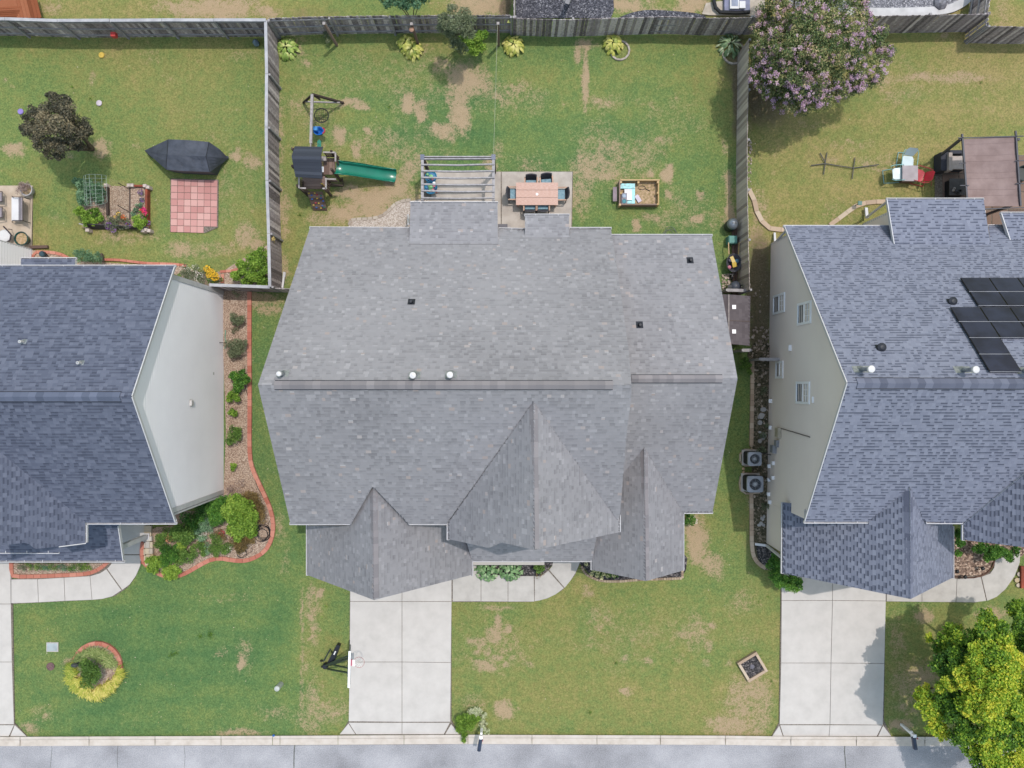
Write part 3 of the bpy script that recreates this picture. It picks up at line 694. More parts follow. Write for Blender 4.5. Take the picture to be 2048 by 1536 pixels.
class House:
    def __init__(s, name, label, cat, wallmat, shmats, style, ridge_mat):
        s.root = thing(name, label, cat, (0, 0, 0)); s.wall = wallmat; s.sh = shmats; s.style = style; s.ridge = ridge_mat
        s.singles = []   # candidates for single shingles
        s.planes = {}
    def slope(s, key, pl, out, thick=.16, fascia=True, style=None):
        P3 = [pl.hit(x, y) for x, y in out]
        mb = MB(); n = len(P3)
        uv = [pl.uv(p) for p in P3]
        a = sum(uv[i][0]*uv[(i+1) % n][1] - uv[(i+1) % n][0]*uv[i][1] for i in range(n))
        if a < 0: P3 = P3[::-1]; uv = uv[::-1]
        low = [p - Vector((0, 0, thick)) for p in P3]
        mb.face(P3, .5, 0)
        mb.face(low[::-1], .5, 1)
        for i in range(n):
            j = (i+1) % n; mb.face([P3[i], low[i], low[j], P3[j]], .5, 1)
        roof = obj("roof", mb, [s.sh, WHITE], s.root)
        st = style or s.style
        tabs = courses(pl, uv, .143, st['w'], st['lift'], st['tone'])
        s.singles.append((roof, tabs, pl))
        s.planes[key] = pl
        return roof
    def finish(s, nsingle=300, band=.3):
        global BAND
        BAND = band
        allt = []
        for ri, (roof, tabs, pl) in enumerate(s.singles):
            for ti, t in enumerate(tabs):
                cx_ = (t[0]+t[2])/2; k = H/(H-cx_.z)
                X, Y = cx_.x*k/S, cx_.y*k/S
                if abs(X) > 1015 or abs(Y) > 760: continue
                area = (t[1]-t[0]).length*(t[3]-t[0]).length*k*k*pl.n.z
                allt.append((area, ri, ti))
        allt.sort(reverse=True)
        chosen = set((ri, ti) for _, ri, ti in allt[:nsingle])
        for ri, (roof, tabs, pl) in enumerate(s.singles):
            mb = MB()
            for ti, t in enumerate(tabs):
                if (ri, ti) in chosen:
                    m1 = MB(); tab_mesh(m1, t)
                    off = (t[0]+t[2])/2
                    m1.v = [tuple(Vector(v)-off) for v in m1.v]
                    me_ = m1.mesh("shingle", s.sh)
                    if not me_.attributes.get("tone"):
                        at = me_.attributes.new("tone", 'FLOAT', 'FACE'); at.data.foreach_set("value", [t[8]]*len(me_.polygons))
                    link("shingle", me_, roof, off)
                else: tab_mesh(mb, t)
            obj("shingles", mb, s.sh, roof, stuff=True)
        BAND = 0.0
    def ridgecap(s, a, b, plA, plB, w=.32, L=.27, lift=.055):
        """a,b world ends of the ridge; saddles that follow both slopes"""
        a, b = Vector(a), Vector(b); d = b-a; N = max(1, round(d.length/L)); dn = d.normalized()
        hz = Vector((d.x, d.y, 0)).normalized(); side = Vector((-hz.y, hz.x, 0))
        def drop(pl, sgn):
            p = a + side*sgn*(w/2); return pl.z(p.x, p.y) - a.z
        da, db = drop(plA, 1), drop(plB, -1)
        if da > 0 or db > 0: da, db = drop(plB, 1), drop(plA, -1); 
        if lift > .03:  # dark bars paint the shadow edges of the raised ridge vent
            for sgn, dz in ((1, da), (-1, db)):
                o_ = side*sgn*(w/2+.012)+Vector((0,0,dz*1.08+.03)); m0 = MB(); m0.bar(a+o_, b+o_, .03, .05); obj("ridge_vent_shadow", m0, BLACKR, s.root)
        for i in range(N):
            p = a + d*(i/N); q = a + d*((i+1)/N)
            mb = MB()
            top = Vector((0,0,lift)); z0 = Vector((0,0,.012))
            l2 = Vector((0,0,lift*.75))
            Pp = [p+side*w/2+Vector((0,0,da)), p+Vector((0,0,.0)), p-side*w/2+Vector((0,0,db))]
            Qq = [q+side*w/2+Vector((0,0,da)), q+Vector((0,0,.0)), q-side*w/2+Vector((0,0,db))]
            e = Vector((0, 0, .004*(i % 2)))
            v = [x+top+e for x in Pp] + [x+top+e for x in Qq] + [x-z0 for x in Pp] + [x-z0 for x in Qq]
            mb.idx(v, [(0,1,4,3),(1,2,5,4),(0,3,9,6),(2,8,11,5),(0,6,7,1),(1,7,8,2),(3,4,10,9),(4,5,11,10)])
            obj("ridge_cap", mb, s.ridge, s.root)
    def gutter(s, p1, p2, z, outdir, w=.095, strap=.78, ends=True):
        """outer lip runs over px p1->p2 at height z; outdir = world unit vector away from the house"""
        A, B = G(*p1, z), G(*p2, z); o = Vector((*outdir, 0)); d = (B-A); L = d.length; dn = d.normalized()
        mb = MB()
        mb.bar(A - o*.013 - Vector((0,0,.05)), B - o*.013 - Vector((0,0,.05)), .026, .10, tone=.5, mi=0)
        mb.bar(A - o*w - Vector((0,0,.05)), B - o*w - Vector((0,0,.05)), .012, .09, mi=0)
        mb.bar(A - o*w/2 - Vector((0,0,.085)), B - o*w/2 - Vector((0,0,.085)), w-.03, .012, mi=1)
        for e in (A, B):
            mb.bar(e - o*w - Vector((0,0,.05)), e - Vector((0,0,.05)), .012, .10, mi=0)
        g = obj("gutter", mb, [WHITE, GUTIN], s.root)
        N = max(1, int(L/strap))
        for i in range(N):
            t = (i+.5)/N*L; p = A + dn*t
            m1 = MB(); m1.bar(p - o*(w+.03) + Vector((0,0,.006)), p + Vector((0,0,.006)), .022, .008)
            obj("strap", m1, WHITE, g)
    def siding(s, pts3, outward, mat, expo=.2, name="siding"):
        """vertical wall polygon pts3 (world); outward horizontal normal"""
        a = Vector(pts3[0]); n = Vector((*outward, 0)).normalized()
        class W: pass
        pl = Plane.__new__(Plane); pl.p = a; pl.n = n; pl.V = Vector((0, 0, 1)); pl.U = pl.V.cross(n).normalized()
        uv = [pl.uv(Vector(p)) for p in pts3]
        k = len(uv)
        ar = sum(uv[i][0]*uv[(i+1) % k][1] - uv[(i+1) % k][0]*uv[i][1] for i in range(k))
        if ar < 0: uv = uv[::-1]
        w = MB(); w.face([pl.at(u, v, 0) for u, v in uv]); wall = obj("wall", w, mat, s.root)
        tabs = courses(pl, uv, expo, lambda: (3.66, 1), .034, lambda k_, r, u, v: .5)
        mb = MB()
        for t in tabs: tab_mesh(mb, t)
        obj(name, mb, mat, wall, stuff=True)
        return wall, pl
    def walls(s, pts, z1, mat, z0=-.1):
        """plain walls round a footprint given in world x,y"""
        mb = MB(); mb.prism(pts, z0, z1); return obj("wall", mb, mat, s.root)

def vent_pipe(house, pl, px, py, r=.05, h=.30, mat=None, base=True, fl=(.28, .34), cap=None, name="vent_pipe"):
    """plumbing / flue vent: flashing plate on the slope and an upright pipe"""
    g = pl.hit(px, py)
    mb = MB()
    if base:
        U, V, N = pl.U, pl.V, pl.n
        q = [g + U*a*fl[0]/2 + V*b*fl[1]/2 + N*.018 for a, b in ((-1,-1),(1,-1),(1,1),(-1,1))]
        mb.idx(q + [p - N*.015 for p in q], [(0,1,2,3),(4,5,1,0),(5,6,2,1),(6,7,3,2),(7,4,0,3)], mi=0)
    top = g + Vector((0, 0, h))
    mb.tube([g - Vector((0,0,.05)), g + Vector((0,0,.07))], [r*2.0, r*1.15], 12, mi=0, cap=False)
    mb.tube([g, top], r, 12, mi=1)
    mats = [BLACKR, BLACKR] if mat is None else mat
    if cap:
        mb.lathe([(r, 0), (cap, .015), (cap, .11), (cap*.85, .13), (0, .15)], 14, top, mi=2)
    else:
        mb.tube([top + Vector((0,0,.001)), top + Vector((0,0,.012))], [r*.6, r*.6], 10, mi=0)
    return obj(name, mb, mats, house.root, smooth=False)
GALV = M("galvanised_flue", [(.2, c(158,168,176)), (.8, c(205,212,218))], scale=8, rough=.35, metal=.5)
CAPW = M("flue_cap", [(.2, c(232,234,236)), (.8, c(248,248,248))], scale=3, rough=.4)
PVCW = M("white_pvc", [(.2, c(216,216,214)), (.8, c(236,236,234))], scale=3, rough=.5)

def drip(h, pl, a, b):
    A, B = pl.hit(*a), pl.hit(*b); mb = MB(); mb.bar(A+Vector((0,0,.012)), B+Vector((0,0,.012)), .035, .035); obj("drip_edge", mb, WHITE, h.root)
# ---- three shingle blends
def wid_fine():
    return (R.choice((.11, .13, .15, .17, .2)), R.random() < .6)
def wid_tooth():
    return (R.choice((.12, .15, .18, .22)), R.random() < .5)
class Alt:
    def __init__(s, a): s.k = 0; s.a = a
    def __call__(s): s.k += 1; return (R.choice(s.a), s.k % 2)
def tone_main(k, row, u, v):
    r = R.random()
    b = .40 + .12*math.sin(u*.9+row*.07) * .3 + (.05 if k else .0)
    b += .06*math.sin(u*.37+1.3*math.sin(v*.5))
    if r < .09: return b + .20
    if r < .17: return b - .13
    if r < .185: return .99
    return b + R.uniform(-.05, .05)
def tone_l(k, row, u, v): return (.56 if k else .47) + R.uniform(-.15, .15)
def tone_r(k, row, u, v): return (.62 if k else .60) + R.uniform(-.12, .12)
SH_M = M("shingles_weathered_grey", [(0, c(134,135,140)), (.4, c(165,166,171)), (.6, c(174,175,180)), (.88, c(197,198,202)), (1, c(182,173,170))], src='attr', w=.22, scale=.45, fine=.10, fscale=60, rough=.95, bump=.35, bscale=150, spec=.1)
SH_L = M("shingles_slate_blue", [(0, c(83,90,108)), (.5, c(111,119,139)), (1, c(141,149,169))], src='attr', w=.06, scale=.5, fine=.10, fscale=60, rough=.95, bump=.35, bscale=150, spec=.1)
SH_R = M("shingles_blue_grey", [(0, c(97,103,120)), (.5, c(138,145,164)), (1, c(168,175,193))], src='attr', w=.07, scale=.5, fine=.12, fscale=60, rough=.95, bump=.35, bscale=150, spec=.1)
RC_M = M("ridge_cap_taupe", [(0, c(146,144,149)), (.6, c(158,155,159)), (1, c(168,165,169))], src='objrand', fine=.2, fscale=50, rough=.95)
RC_L = M("ridge_cap_slate", [(0, c(94,104,126)), (1, c(122,132,156))], src='objrand', fine=.15, fscale=50, rough=.95)
RC_R = M("ridge_cap_blue_grey", [(0, c(104,110,130)), (1, c(138,145,166))], src='objrand', fine=.15, fscale=50, rough=.95)
WALLM = M("siding_cream", [(.2, c(196,192,184)), (.8, c(206,202,194))], scale=.6, rough=.7)
WALLL = M("siding_grey", [(.2, (.80,.77,.80,1)), (.8, (.85,.82,.85,1))], scale=.4, rough=.6)
WALLR = M("siding_beige", [(.2, (.74,.64,.585,1)), (.8, (.78,.68,.62,1))], scale=.4, rough=.7, fine=.05)

def V3(px, py, z): return G(px, py, z)

# ================================================================= MAIN HOUSE
hm = House("two_storey_house", "two-storey house under weathered light grey shingles in the middle, between the two darker roofs", "house", WALLM, SH_M,
           dict(w=wid_fine, lift=.011, tone=tone_main), RC_M)
ZF, ZB, ZR = 6.1, 3.0, 10.15
zx = lambda py, z: GY(py, z)
yR = zx(770, ZR); yF = GY(1050, ZF); yB = GY(453, ZB)
plR = Plane((0, yB, ZB), (1, yB, ZB), (0, yR, ZR))
plF = Plane((0, yF, ZF), (1, yF, ZF), (0, yR, ZR))
hm.slope("rear", plR, [(620,456),(818,457),(818,488),(996,488),(996,459),(1050,460),(1050,476),(1139,476),(1139,458),(1222,458),(1240,575),(1257,700),(1263,770),(516,770)])
# wing on the right, lower
ZWe, ZWr = 3.02, 7.0
wy0, wy1, wyr = GY(471, ZWe), GY(1024, ZWe), GY(757, ZWr)
plWR = Plane((0, wy0, ZWe), (1, wy0, ZWe), (0, wyr, ZWr))
plWF = Plane((0, wy1, ZWe), (1, wy1, ZWe), (0, wyr, ZWr))
# centre gable (46 degrees), ridge runs towards the street
gz_e, gz_r = 6.1, 9.72
gxl, gxr, gxm = GX(896, gz_e), GX(1240, gz_e), GX(1068, gz_r)
plGL = Plane((gxl, 0, gz_e), (gxl, 1, gz_e), (gxm, 0, gz_r))
plGR = Plane((gxr, 0, gz_e), (gxr, 1, gz_e), (gxm, 0, gz_r))
hm.slope("front", plF, [(516,770),(1263,770),(1262,800),(1254,860),(1248,930),(1240,1030),(1235,1040),(1066,803),(894,1046),(818,1048),(745,972),(702,1047),(581,1047)])
hm.slope("gable_l", plGL, [(1066,803),(896,1046),(897,1078),(978,1096),(1003,1085),(1044,1094),(1070,1100)])
hm.slope("gable_r", plGR, [(1066,803),(1070,1100),(1240,1064),(1238,1040)])
hm.slope("wing_rear", plWR, [(1219,471),(1423,471),(1475,757),(1236,757)])
hm.slope("wing_front", plWF, [(1236,757),(1475,757),(1425,1024),(1366,1026),(1288,895),(1240,955),(1240,945)])
# garage gable at the front left
zg_e, zg_r = 3.0, 7.03
ax, bx, mx = GX(615, zg_e), GX(942, zg_e), GX(747, zg_r)
plAL = Plane((ax, 0, zg_e), (ax, 1, zg_e), (mx, 0, zg_r))
plAR = Plane((bx, 0, zg_e), (bx, 1, zg_e), (mx, 0, zg_r))
hm.slope("garage_l", plAL, [(745,972),(700,1050),(690,1052),(615,1052),(615,1150),(748,1200)])
hm.slope("garage_r", plAR, [(745,972),(748,1200),(942,1150),(942,1082),(870,1040),(812,1040)])
# small gable at the front right
zs_e, zs_r = 3.02, 5.05
sl, sr, sm_ = GX(1184, zs_e), GX(1366, zs_e), GX(1290, zs_r)
plSL = Plane((sl, 0, zs_e), (sl, 1, zs_e), (sm_, 0, zs_r))
plSR = Plane((sr, 0, zs_e), (sr, 1, zs_e), (sm_, 0, zs_r))
hm.slope("small_l", plSL, [(1288,895),(1240,948),(1200,1040),(1185,1092),(1185,1140),(1292,1162)])
hm.slope("small_r", plSR, [(1288,895),(1292,1162),(1366,1141),(1366,1026)])
# rear extensions and the porch between the gables
plE1 = Plane(V3(821,407,3.2), V3(995,407,3.2), V3(818,490,3.90))
hm.slope("ext_a", plE1, [(821,407),(995,407),(996,491),(818,491)])
plE2 = Plane(V3(1050,431,3.2), V3(1138,431,3.2), V3(1050,478,3.62))
hm.slope("ext_b", plE2, [(1050,431),(1138,431),(1139,479),(1050,479)])
plP = Plane(V3(946,1121,3.0), V3(1182,1121,3.0), V3(946,1050,4.2))
hm.slope("porch", plP, [(944,1121),(1184,1121),(1200,1040),(920,1040)])
hm.finish(300, .12)
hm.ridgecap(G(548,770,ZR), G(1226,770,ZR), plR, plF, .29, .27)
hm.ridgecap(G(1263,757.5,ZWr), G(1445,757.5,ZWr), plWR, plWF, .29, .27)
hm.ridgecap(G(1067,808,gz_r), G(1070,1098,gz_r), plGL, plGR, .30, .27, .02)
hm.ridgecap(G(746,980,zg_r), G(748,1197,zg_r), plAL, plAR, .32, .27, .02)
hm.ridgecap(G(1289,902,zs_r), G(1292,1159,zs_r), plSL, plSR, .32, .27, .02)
N_, S_, E_, W_ = (0, 1), (0, -1), (1, 0), (-1, 0)
for a, b, z, o in (((619,453),(819,454),ZB,N_),((997,455),(1050,456),ZB,N_),((1139,454),(1223,454),ZB,N_),((820,403),(996,403),3.2,N_),((1049,427.5),(1139,427.5),3.2,N_),
                   ((1223,468),(1425,468),ZWe,N_),((579,1050),(700,1050),ZF,S_),((818,1050),(895,1050),ZF,S_),((893.5,1050),(893.5,1080),gz_e,W_),((1241.5,1030),(1241.5,1064),gz_e,E_),
                   ((612,1050),(612,1151),zg_e,W_),((946,1088),(946,1152),zg_e,E_),((946,1124),(1182,1124),3.0,S_),((1181.5,1105),(1181.5,1140),zs_e,W_),
                   ((1368.5,1028),(1368.5,1141),zs_e,E_),((1368,1027.5),(1426,1027.5),ZWe,S_)):
    hm.gutter(a, b, z, o)
# walls under the eaves
x0, x1 = GX(1024-360, 0), GX(1024+172, 0)
def boxwall(h, px0, py0, px1, py1, z):   # footprint in ground pixels
    return h.walls([(GX(px0), GY(py0)), (GX(px1), GY(py0)), (GX(px1), GY(py1)), (GX(px0), GY(py1))], z, h.wall)
boxwall(hm, 664, 492, 1192, 988, 3.0)
boxwall(hm, 1193, 505, 1379, 994, 2.9)
boxwall(hm, 664, 770, 1192, 988, 5.95)
boxwall(hm, 658, 960, 1084, 1103, 2.85)
boxwall(hm, 925, 960, 1190, 1000, 5.95)
boxwall(hm, 1182, 990, 1330, 1100, 2.85)
boxwall(hm, 850, 450, 990, 500, 3.0)
boxwall(hm, 1052, 465, 1120, 500, 3.0)
def gablefill(h, pts, mat, t=.12, d=(0, 1)):
    mb = MB(); off = Vector((d[0]*t, d[1]*t, 0)); n = len(pts); P = [Vector(p) for p in pts]; Q = [p+off for p in P]
    mb.face(P); mb.face(Q[::-1])
    for i in range(n): mb.face([P[i], Q[i], Q[(i+1) % n], P[(i+1) % n]])
    return obj("gable_wall", mb, mat, h.root)
gablefill(hm, [(GX(664), yB-.35, 2.9), (GX(664), yF+.35, 5.9), (GX(664), yR, 9.8)], WALLM, .12, (1, 0))
hm.siding([(GX(1193), yB-.35, 2.6), (GX(1193), yF+.35, 2.6), (GX(1193), yF+.35, 5.9), (GX(1193), yR, 9.85), (GX(1193), yB-.35, 2.9)], (1, 0), WALLM)
gablefill(hm, [(gxl+.4, -5.45, 5.9), (gxr-.4, -5.45, 5.9), (gxm, -5.45, 9.3)], WALLM)
gablefill(hm, [(ax+.4, GY(1103), 2.8), (bx-.4, GY(1103), 2.8), (mx, GY(1103), 6.7)], WALLM)
gablefill(hm, [(sl+.3, GY(1100), 2.8), (sr-.3, GY(1100), 2.8), (sm_, GY(1100), 4.8)], WALLM)
gablefill(hm, [(GX(1378), wy0-.35, 2.8), (GX(1378), wy1+.35, 2.8), (GX(1378), wyr, 6.7)], WALLM, -.12, (1, 0))
# downspout with splash elbow beside the bay, and one by the left fence
mb = MB(); mb.bar(G(817,448,2.9), G(817,432,.4), .09, .07); mb.bar(G(817,434,.3), G(816,430,.1), .09, .07); obj("downspout", mb, WHITE, hm.root)
mb = MB(); mb.bar(G(565,576,.15), G(568,552,.12), .09, .07); mb.bar(G(568,554,.13), G(569,544,.2), .13, .05); obj("downspout", mb, WHITE, hm.root)
for (px, py) in ((823,604),(1279,650),(1380,521)):
    vent_pipe(hm, plR if px < 1250 else plWR, px, py, .05, .22, [BLACKR, BLACKR, CAPW])
for (px, py, r_) in ((563,750,.07),(826,753,.09),(899,752,.09)):
    vent_pipe(hm, plR, px+3, py-2, r_, .42, [GALV, GALV, CAPW], fl=(.42,.34), cap=r_*1.3, name="flue_pipe")

# ================================================================= LEFT NEIGHBOUR
hl = House("two_storey_house", "house with slate blue roof and grey siding gable at the left edge", "house", WALLL, SH_L,
           dict(w=wid_tooth, lift=.010, tone=tone_l), RC_L)
LE, LR = 6.1, 9.75
lyb, lyf, lyr = GY(533, LE), GY(1045, LE), GY(793, LR)
plLB = Plane((0, lyb, LE), (1, lyb, LE), (0, lyr, LR))
plLF = Plane((0, lyf, LE), (1, lyf, LE), (0, lyr, LR))
gex = GX(172, LE); grx = gex - 3.45
plLG = Plane((gex, 0, LE), (gex, 1, LE), (grx, 0, 9.72))
valley_top = (-131, 798)
hl.slope("rear", plLB, [(-260,533),(349,533),(264,793),(-260,793)])
hl.slope("front", plLF, [(-260,793),(264,793),(350,1045),(174,1045),(168,1045),(-140,806),(-260,806)])
hl.slope("gable", plLG, [(-131,786),(170,1038),(170,1086),(118,1093),(70,1098),(54,1085),(0,1091),(-131,1112)], style=dict(w=Alt((.17,.2,.24)), lift=.011, tone=tone_l))
plLP = Plane(V3(0,1120,3.0), V3(200,1120,3.0), V3(0,1052,3.55))
hl.slope("porch", plLP, [(-260,1121),(246,1121),(235,1030),(-260,1030)])
plLX = Plane(V3(44,518,3.0), V3(150,518,3.0), V3(44,560,3.3))
hl.slope("ext", plLX, [(42,518),(150,518),(149,560),(42,560)])
hl.finish(300, .3)
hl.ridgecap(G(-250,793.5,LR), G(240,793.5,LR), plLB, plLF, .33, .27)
for a, b, z, o in (((-260,529.5),(351,529.5),LE,N_),((174,1049),(353,1049),LE,S_),((174,1050),(174,1085),LE,E_),((-260,1125),(249,1125),3.0,S_),((42,514.5),(152,514.5),3.0,N_),((-10,1107),(118,1107.5),3.15,S_)):
    hl.gutter(a, b, z, o)
for pl_, a, b in ((plLB,(349.5,533),(264.5,792)),(plLF,(264.5,794),(351,1045)),(plLP,(246.5,1121),(236.5,1052)),(plLG,(172,1086.5),(118,1093.5))): drip(hl, pl_, a, b)
wx = GX(445.5)
yb_, yf_ = GY(583), GY(986)
za = plLB.z(0, lyr) - .25
rz = lambda y: min(plLB.z(0, y), plLF.z(0, y)) - .17
hl.siding([(wx, yb_, -.05), (wx, yf_, -.05), (wx, yf_, rz(yf_)), (wx, lyr, rz(lyr)), (wx, yb_, rz(yb_))], (1, 0), WALLL)
hl.walls([(wx-.02, yb_), (wx-.02, yf_), (GX(-300), yf_), (GX(-300), yb_)], 6.0, WALLL)
for y_, s_ in ((yb_, 1), (yf_, -1)):
    mb = MB(); mb.box((wx-.22, y_-(.03 if s_ < 0 else .17), 0), (wx+.065, y_+(.03 if s_ > 0 else .17), 6.0)); obj("corner_trim", mb, WHITE, hl.root)
# rake board along the wall top
for ya, yb2 in ((yb_+.3, lyr), (lyr, yf_-.3)):
    mb = MB(); mb.bar((wx+.03, ya, rz(ya)-.08), (wx+.03, yb2, rz(yb2)-.08), .02, .18); obj("rake_board", mb, WHITE, hl.root)
mb = MB(); mb.bar((wx+.02, yf_-.1, 6.0), (wx+.02, yf_-.10, .1), .09, .07); mb.bar((wx+.02, yf_-.1, .12), (wx+.06, yf_-.3, .06), .09, .07); obj("downspout", mb, WHITE, hl.root)
mb = MB(); mb.bar((GX(352,LE)-.05, lyf+.05, 6.0), (wx-.15, yf_-.05, 5.4), .09, .07); obj("downspout", mb, WHITE, hl.root)
# small wall vent and outlet
mb = MB(); p = G(395,806,3.9); mb.box((wx, p.y-.11, 3.8), (wx+.12, p.y+.11, 4.0)); mb.box((wx, p.y-.15, 3.76), (wx+.03, p.y+.15, 4.04)); obj("wall_vent", mb, PVCW, hl.root)
mb = MB(); mb.box((wx, GY(747,1.3)-.06, 1.2), (wx+.04, GY(747,1.3)+.06, 1.35)); obj("outlet_box", mb, PVCW, hl.root)
# entry wall + porch post
hl.walls([(GX(236,.0), GY(1010)), (GX(236), GY(1040)), (GX(-300), GY(1040)), (GX(-300), GY(1010))], 2.9, M("siding_warm_grey", [(.3, c(176,172,170)), (.7, c(186,182,180))], scale=1))
mb = MB(); b0 = G(297,1071,0); mb.box((b0.x-.10, b0.y-.10, 0), (b0.x+.10, b0.y+.10, 3.0)); mb.box((b0.x-.14, b0.y-.14, 0), (b0.x+.14, b0.y+.14, .25)); mb.box((b0.x-.13, b0.y-.13, 2.7), (b0.x+.13, b0.y+.13, 2.85)); obj("porch_post", mb, WHITE, hl.root)
# rear lean-to wall at the left edge
wx2 = GX(64)
hl.siding([(wx2, GY(500), -.05), (wx2, GY(575), -.05), (wx2, GY(575), 2.9), (wx2, GY(500), 2.9)], (1, 0), WALLL)
hl.walls([(wx2-.02, GY(500)), (wx2-.02, GY(580)), (GX(-300), GY(580)), (GX(-300), GY(500))], 2.95, WALLL)
mb = MB(); mb.box((wx2-.09, GY(500)-.02, 0), (wx2+.03, GY(500)+.05, 2.95)); obj("corner_trim", mb, WHITE, hl.root)
for (px, py) in ((48,684),(163,726)):
    vent_pipe(hl, plLB, px, py, .055, .28, [FLASH, PVCW, CAPW], fl=(.2,.2))

# ================================================================= RIGHT NEIGHBOUR
hr = House("two_storey_house", "house with blue-grey roof carrying black solar panels, beige siding gable", "house", WALLR, SH_R,
           dict(w=lambda: (R.choice((.10,.12,.15,.18)), R.random()<.5), lift=.014, tone=tone_r), RC_R)
ZB2, ZF2, ZR2 = 2.6, 5.75, 9.5
ryb, ryf, ryr = GY(453, ZB2), GY(1043, ZF2), GY(766, ZR2)
plRB = Plane((0, ryb, ZB2), (1, ryb, ZB2), (0, ryr, ZR2))
plRF = Plane((0, ryf, ZF2), (1, ryf, ZF2), (0, ryr, ZR2))
hr.slope("rear", plRB, [(1569,453),(1784,453),(1788,488),(1981,488),(1977,452),(2016,452),(2020,480),(2300,480),(2300,766),(1694,766)])
rge = GX(1927, ZF2); rgm = rge + 3.45
plRG = Plane((rge, 0, ZF2), (rge, 1, ZF2), (rgm, 0, 9.3))
hr.slope("front", plRF, [(1694,766),(2300,766),(2300,790),(2230,800),(1927,1048),(1856,1044),(1846,1040),(1819,975),(1736,1043),(1610,1043)])
hr.slope("gable", plRG, [(2230,800),(1927,1049),(1929,1080),(2045,1094),(2230,1115)], style=dict(w=Alt((.19,.22)), lift=.014, tone=lambda k, r, u, v: (.52 if k else .40)+R.uniform(-.14, .14)))
rae, rbe, ram = GX(1566, 3.0), GX(1905, 3.0), GX(1821, 6.78)
plQL = Plane((rae, 0, 3.0), (rae, 1, 3.0), (ram, 0, 6.78))
plQR = Plane((rbe, 0, 3.0), (rbe, 1, 3.0), (ram, 0, 6.78))
hr.slope("garage_l", plQL, [(1820,975),(1740,1030),(1700,1012),(1620,1020),(1590,1007),(1566,1005),(1565,1146),(1821,1198)], style=dict(w=Alt((.19,.22)), lift=.014, tone=lambda k, r, u, v: (.62 if k else .46)+R.uniform(-.16, .16)))
hr.slope("garage_r", plQR, [(1820,975),(1821,1198),(1905,1155),(1905,1040),(1846,1030)])
plX1 = Plane(V3(1773,399,2.95), V3(1967,399,2.95), V3(1788,488,3.56))
hr.slope("ext_a", plX1, [(1774,399),(1967,399),(1981,490),(1788,490)])
plX2 = Plane(V3(2003,427,2.95), V3(2100,427,2.95), V3(2020,480,3.3))
hr.slope("ext_b", plX2, [(2003,427),(2160,427),(2180,482),(2020,482)])
hr.finish(300, .55)
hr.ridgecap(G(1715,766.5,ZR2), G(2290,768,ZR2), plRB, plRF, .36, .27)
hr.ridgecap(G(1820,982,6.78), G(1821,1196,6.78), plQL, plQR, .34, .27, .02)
for a, b, z, o in (((1567,450),(1784,450),ZB2,N_),((1773,395.5),(1968,395.5),2.95,N_),((1976,449),(2008,449),ZB2,N_),((2002,423.5),(2160,423.5),2.95,N_),
                   ((1608,1047),(1736,1047),ZF2,S_),((1853,1048),(1926,1048),ZF2,S_),((1924.5,1050),(1924.5,1081),ZF2,W_),
                   ((1563,1005),(1562,1147),3.0,W_),((1908.5,1053),(1908.5,1157),3.0,E_)):
    hr.gutter(a, b, z, o)
for pl_, a, b in ((plRB,(1569,453),(1693.5,765)),(plRF,(1693.5,767),(1609,1043)),(plX1,(1773.5,399),(1788,488)),(plX2,(2002.5,427),(2020,480))): drip(hr, pl_, a, b)
w0, w1 = Vector((GX(1543.5), GY(487), 0)), Vector((GX(1535), GY(1016), 0))
dW = (w1-w0).normalized(); nW = Vector((dW.y, -dW.x, 0));
if nW.x > 0: nW = -nW
def wallpt(py, z):
    t = (GY(py) - w0.y)/dW.y; p = w0 + dW*t; return Vector((p.x, p.y, z))
rz2 = lambda y: min(plRB.z(0, y), plRF.z(0, y)) - .17
def wp(py, top=True):
    p = wallpt(py, 0); p.z = rz2(p.y); return p
yr_px = 768 - ryr/S
hr.siding([wallpt(487, -.05), wallpt(1003, -.05), wp(1003), wp(yr_px), wp(487)], (nW.x, nW.y), WALLR)
# garage side wall continues lower
hr.siding([wallpt(1003.5, -.05), wallpt(1086, -.05), wallpt(1086, 2.85), wallpt(1003.5, 2.85)], (nW.x, nW.y), WALLR)
hr.walls([tuple((wallpt(487,0)-nW*.03)[:2]), tuple((wallpt(1003,0)-nW*.03)[:2]), (GX(2300), GY(1003)), (GX(2300), GY(487))], 2.5, WALLR)
hr.walls([tuple((wallpt(770,0)-nW*.03)[:2]), tuple((wallpt(1003,0)-nW*.03)[:2]), (GX(2300), GY(1003)), (GX(2300), GY(770))], 5.6, WALLR)
hr.walls([tuple((wallpt(1000,0)-nW*.03)[:2]), tuple((wallpt(1086,0)-nW*.03)[:2]), (GX(1805), GY(1090)), (GX(1805), GY(1000))], 2.85, WALLR)
gablefill(hr, [(rae+.4, GY(1092), 2.8), (rbe-.4, GY(1092), 2.8), (ram, GY(1092), 6.5)], WALLR)
hr.walls([(GX(1900), GY(1003)), (GX(2300), GY(1003)), (GX(2300), GY(1020)), (GX(1900), GY(1020))], 5.6, WALLR)
hr.siding([(GX(1728), GY(447), -.05), (GX(1728), GY(480), -.05), (GX(1728), GY(480), 2.9), (GX(1728), GY(447), 2.9)], (-1, 0), WALLR)
hr.walls([(GX(1729), GY(447)), (GX(1900), GY(447)), (GX(1900), GY(500)), (GX(1729), GY(500))], 2.88, WALLR)
mb = MB(); mb.box((GX(1728)-.03, GY(447)-.09, 0), (GX(1728)+.09, GY(447)+.02, 2.9)); obj("corner_trim", mb, WHITE, hr.root)
p = wallpt(487, 0); mb = MB(); mb.box((p.x-.03, p.y-.09, 0), (p.x+.09, p.y+.02, 2.55)); obj("corner_trim", mb, WHITE, hr.root)
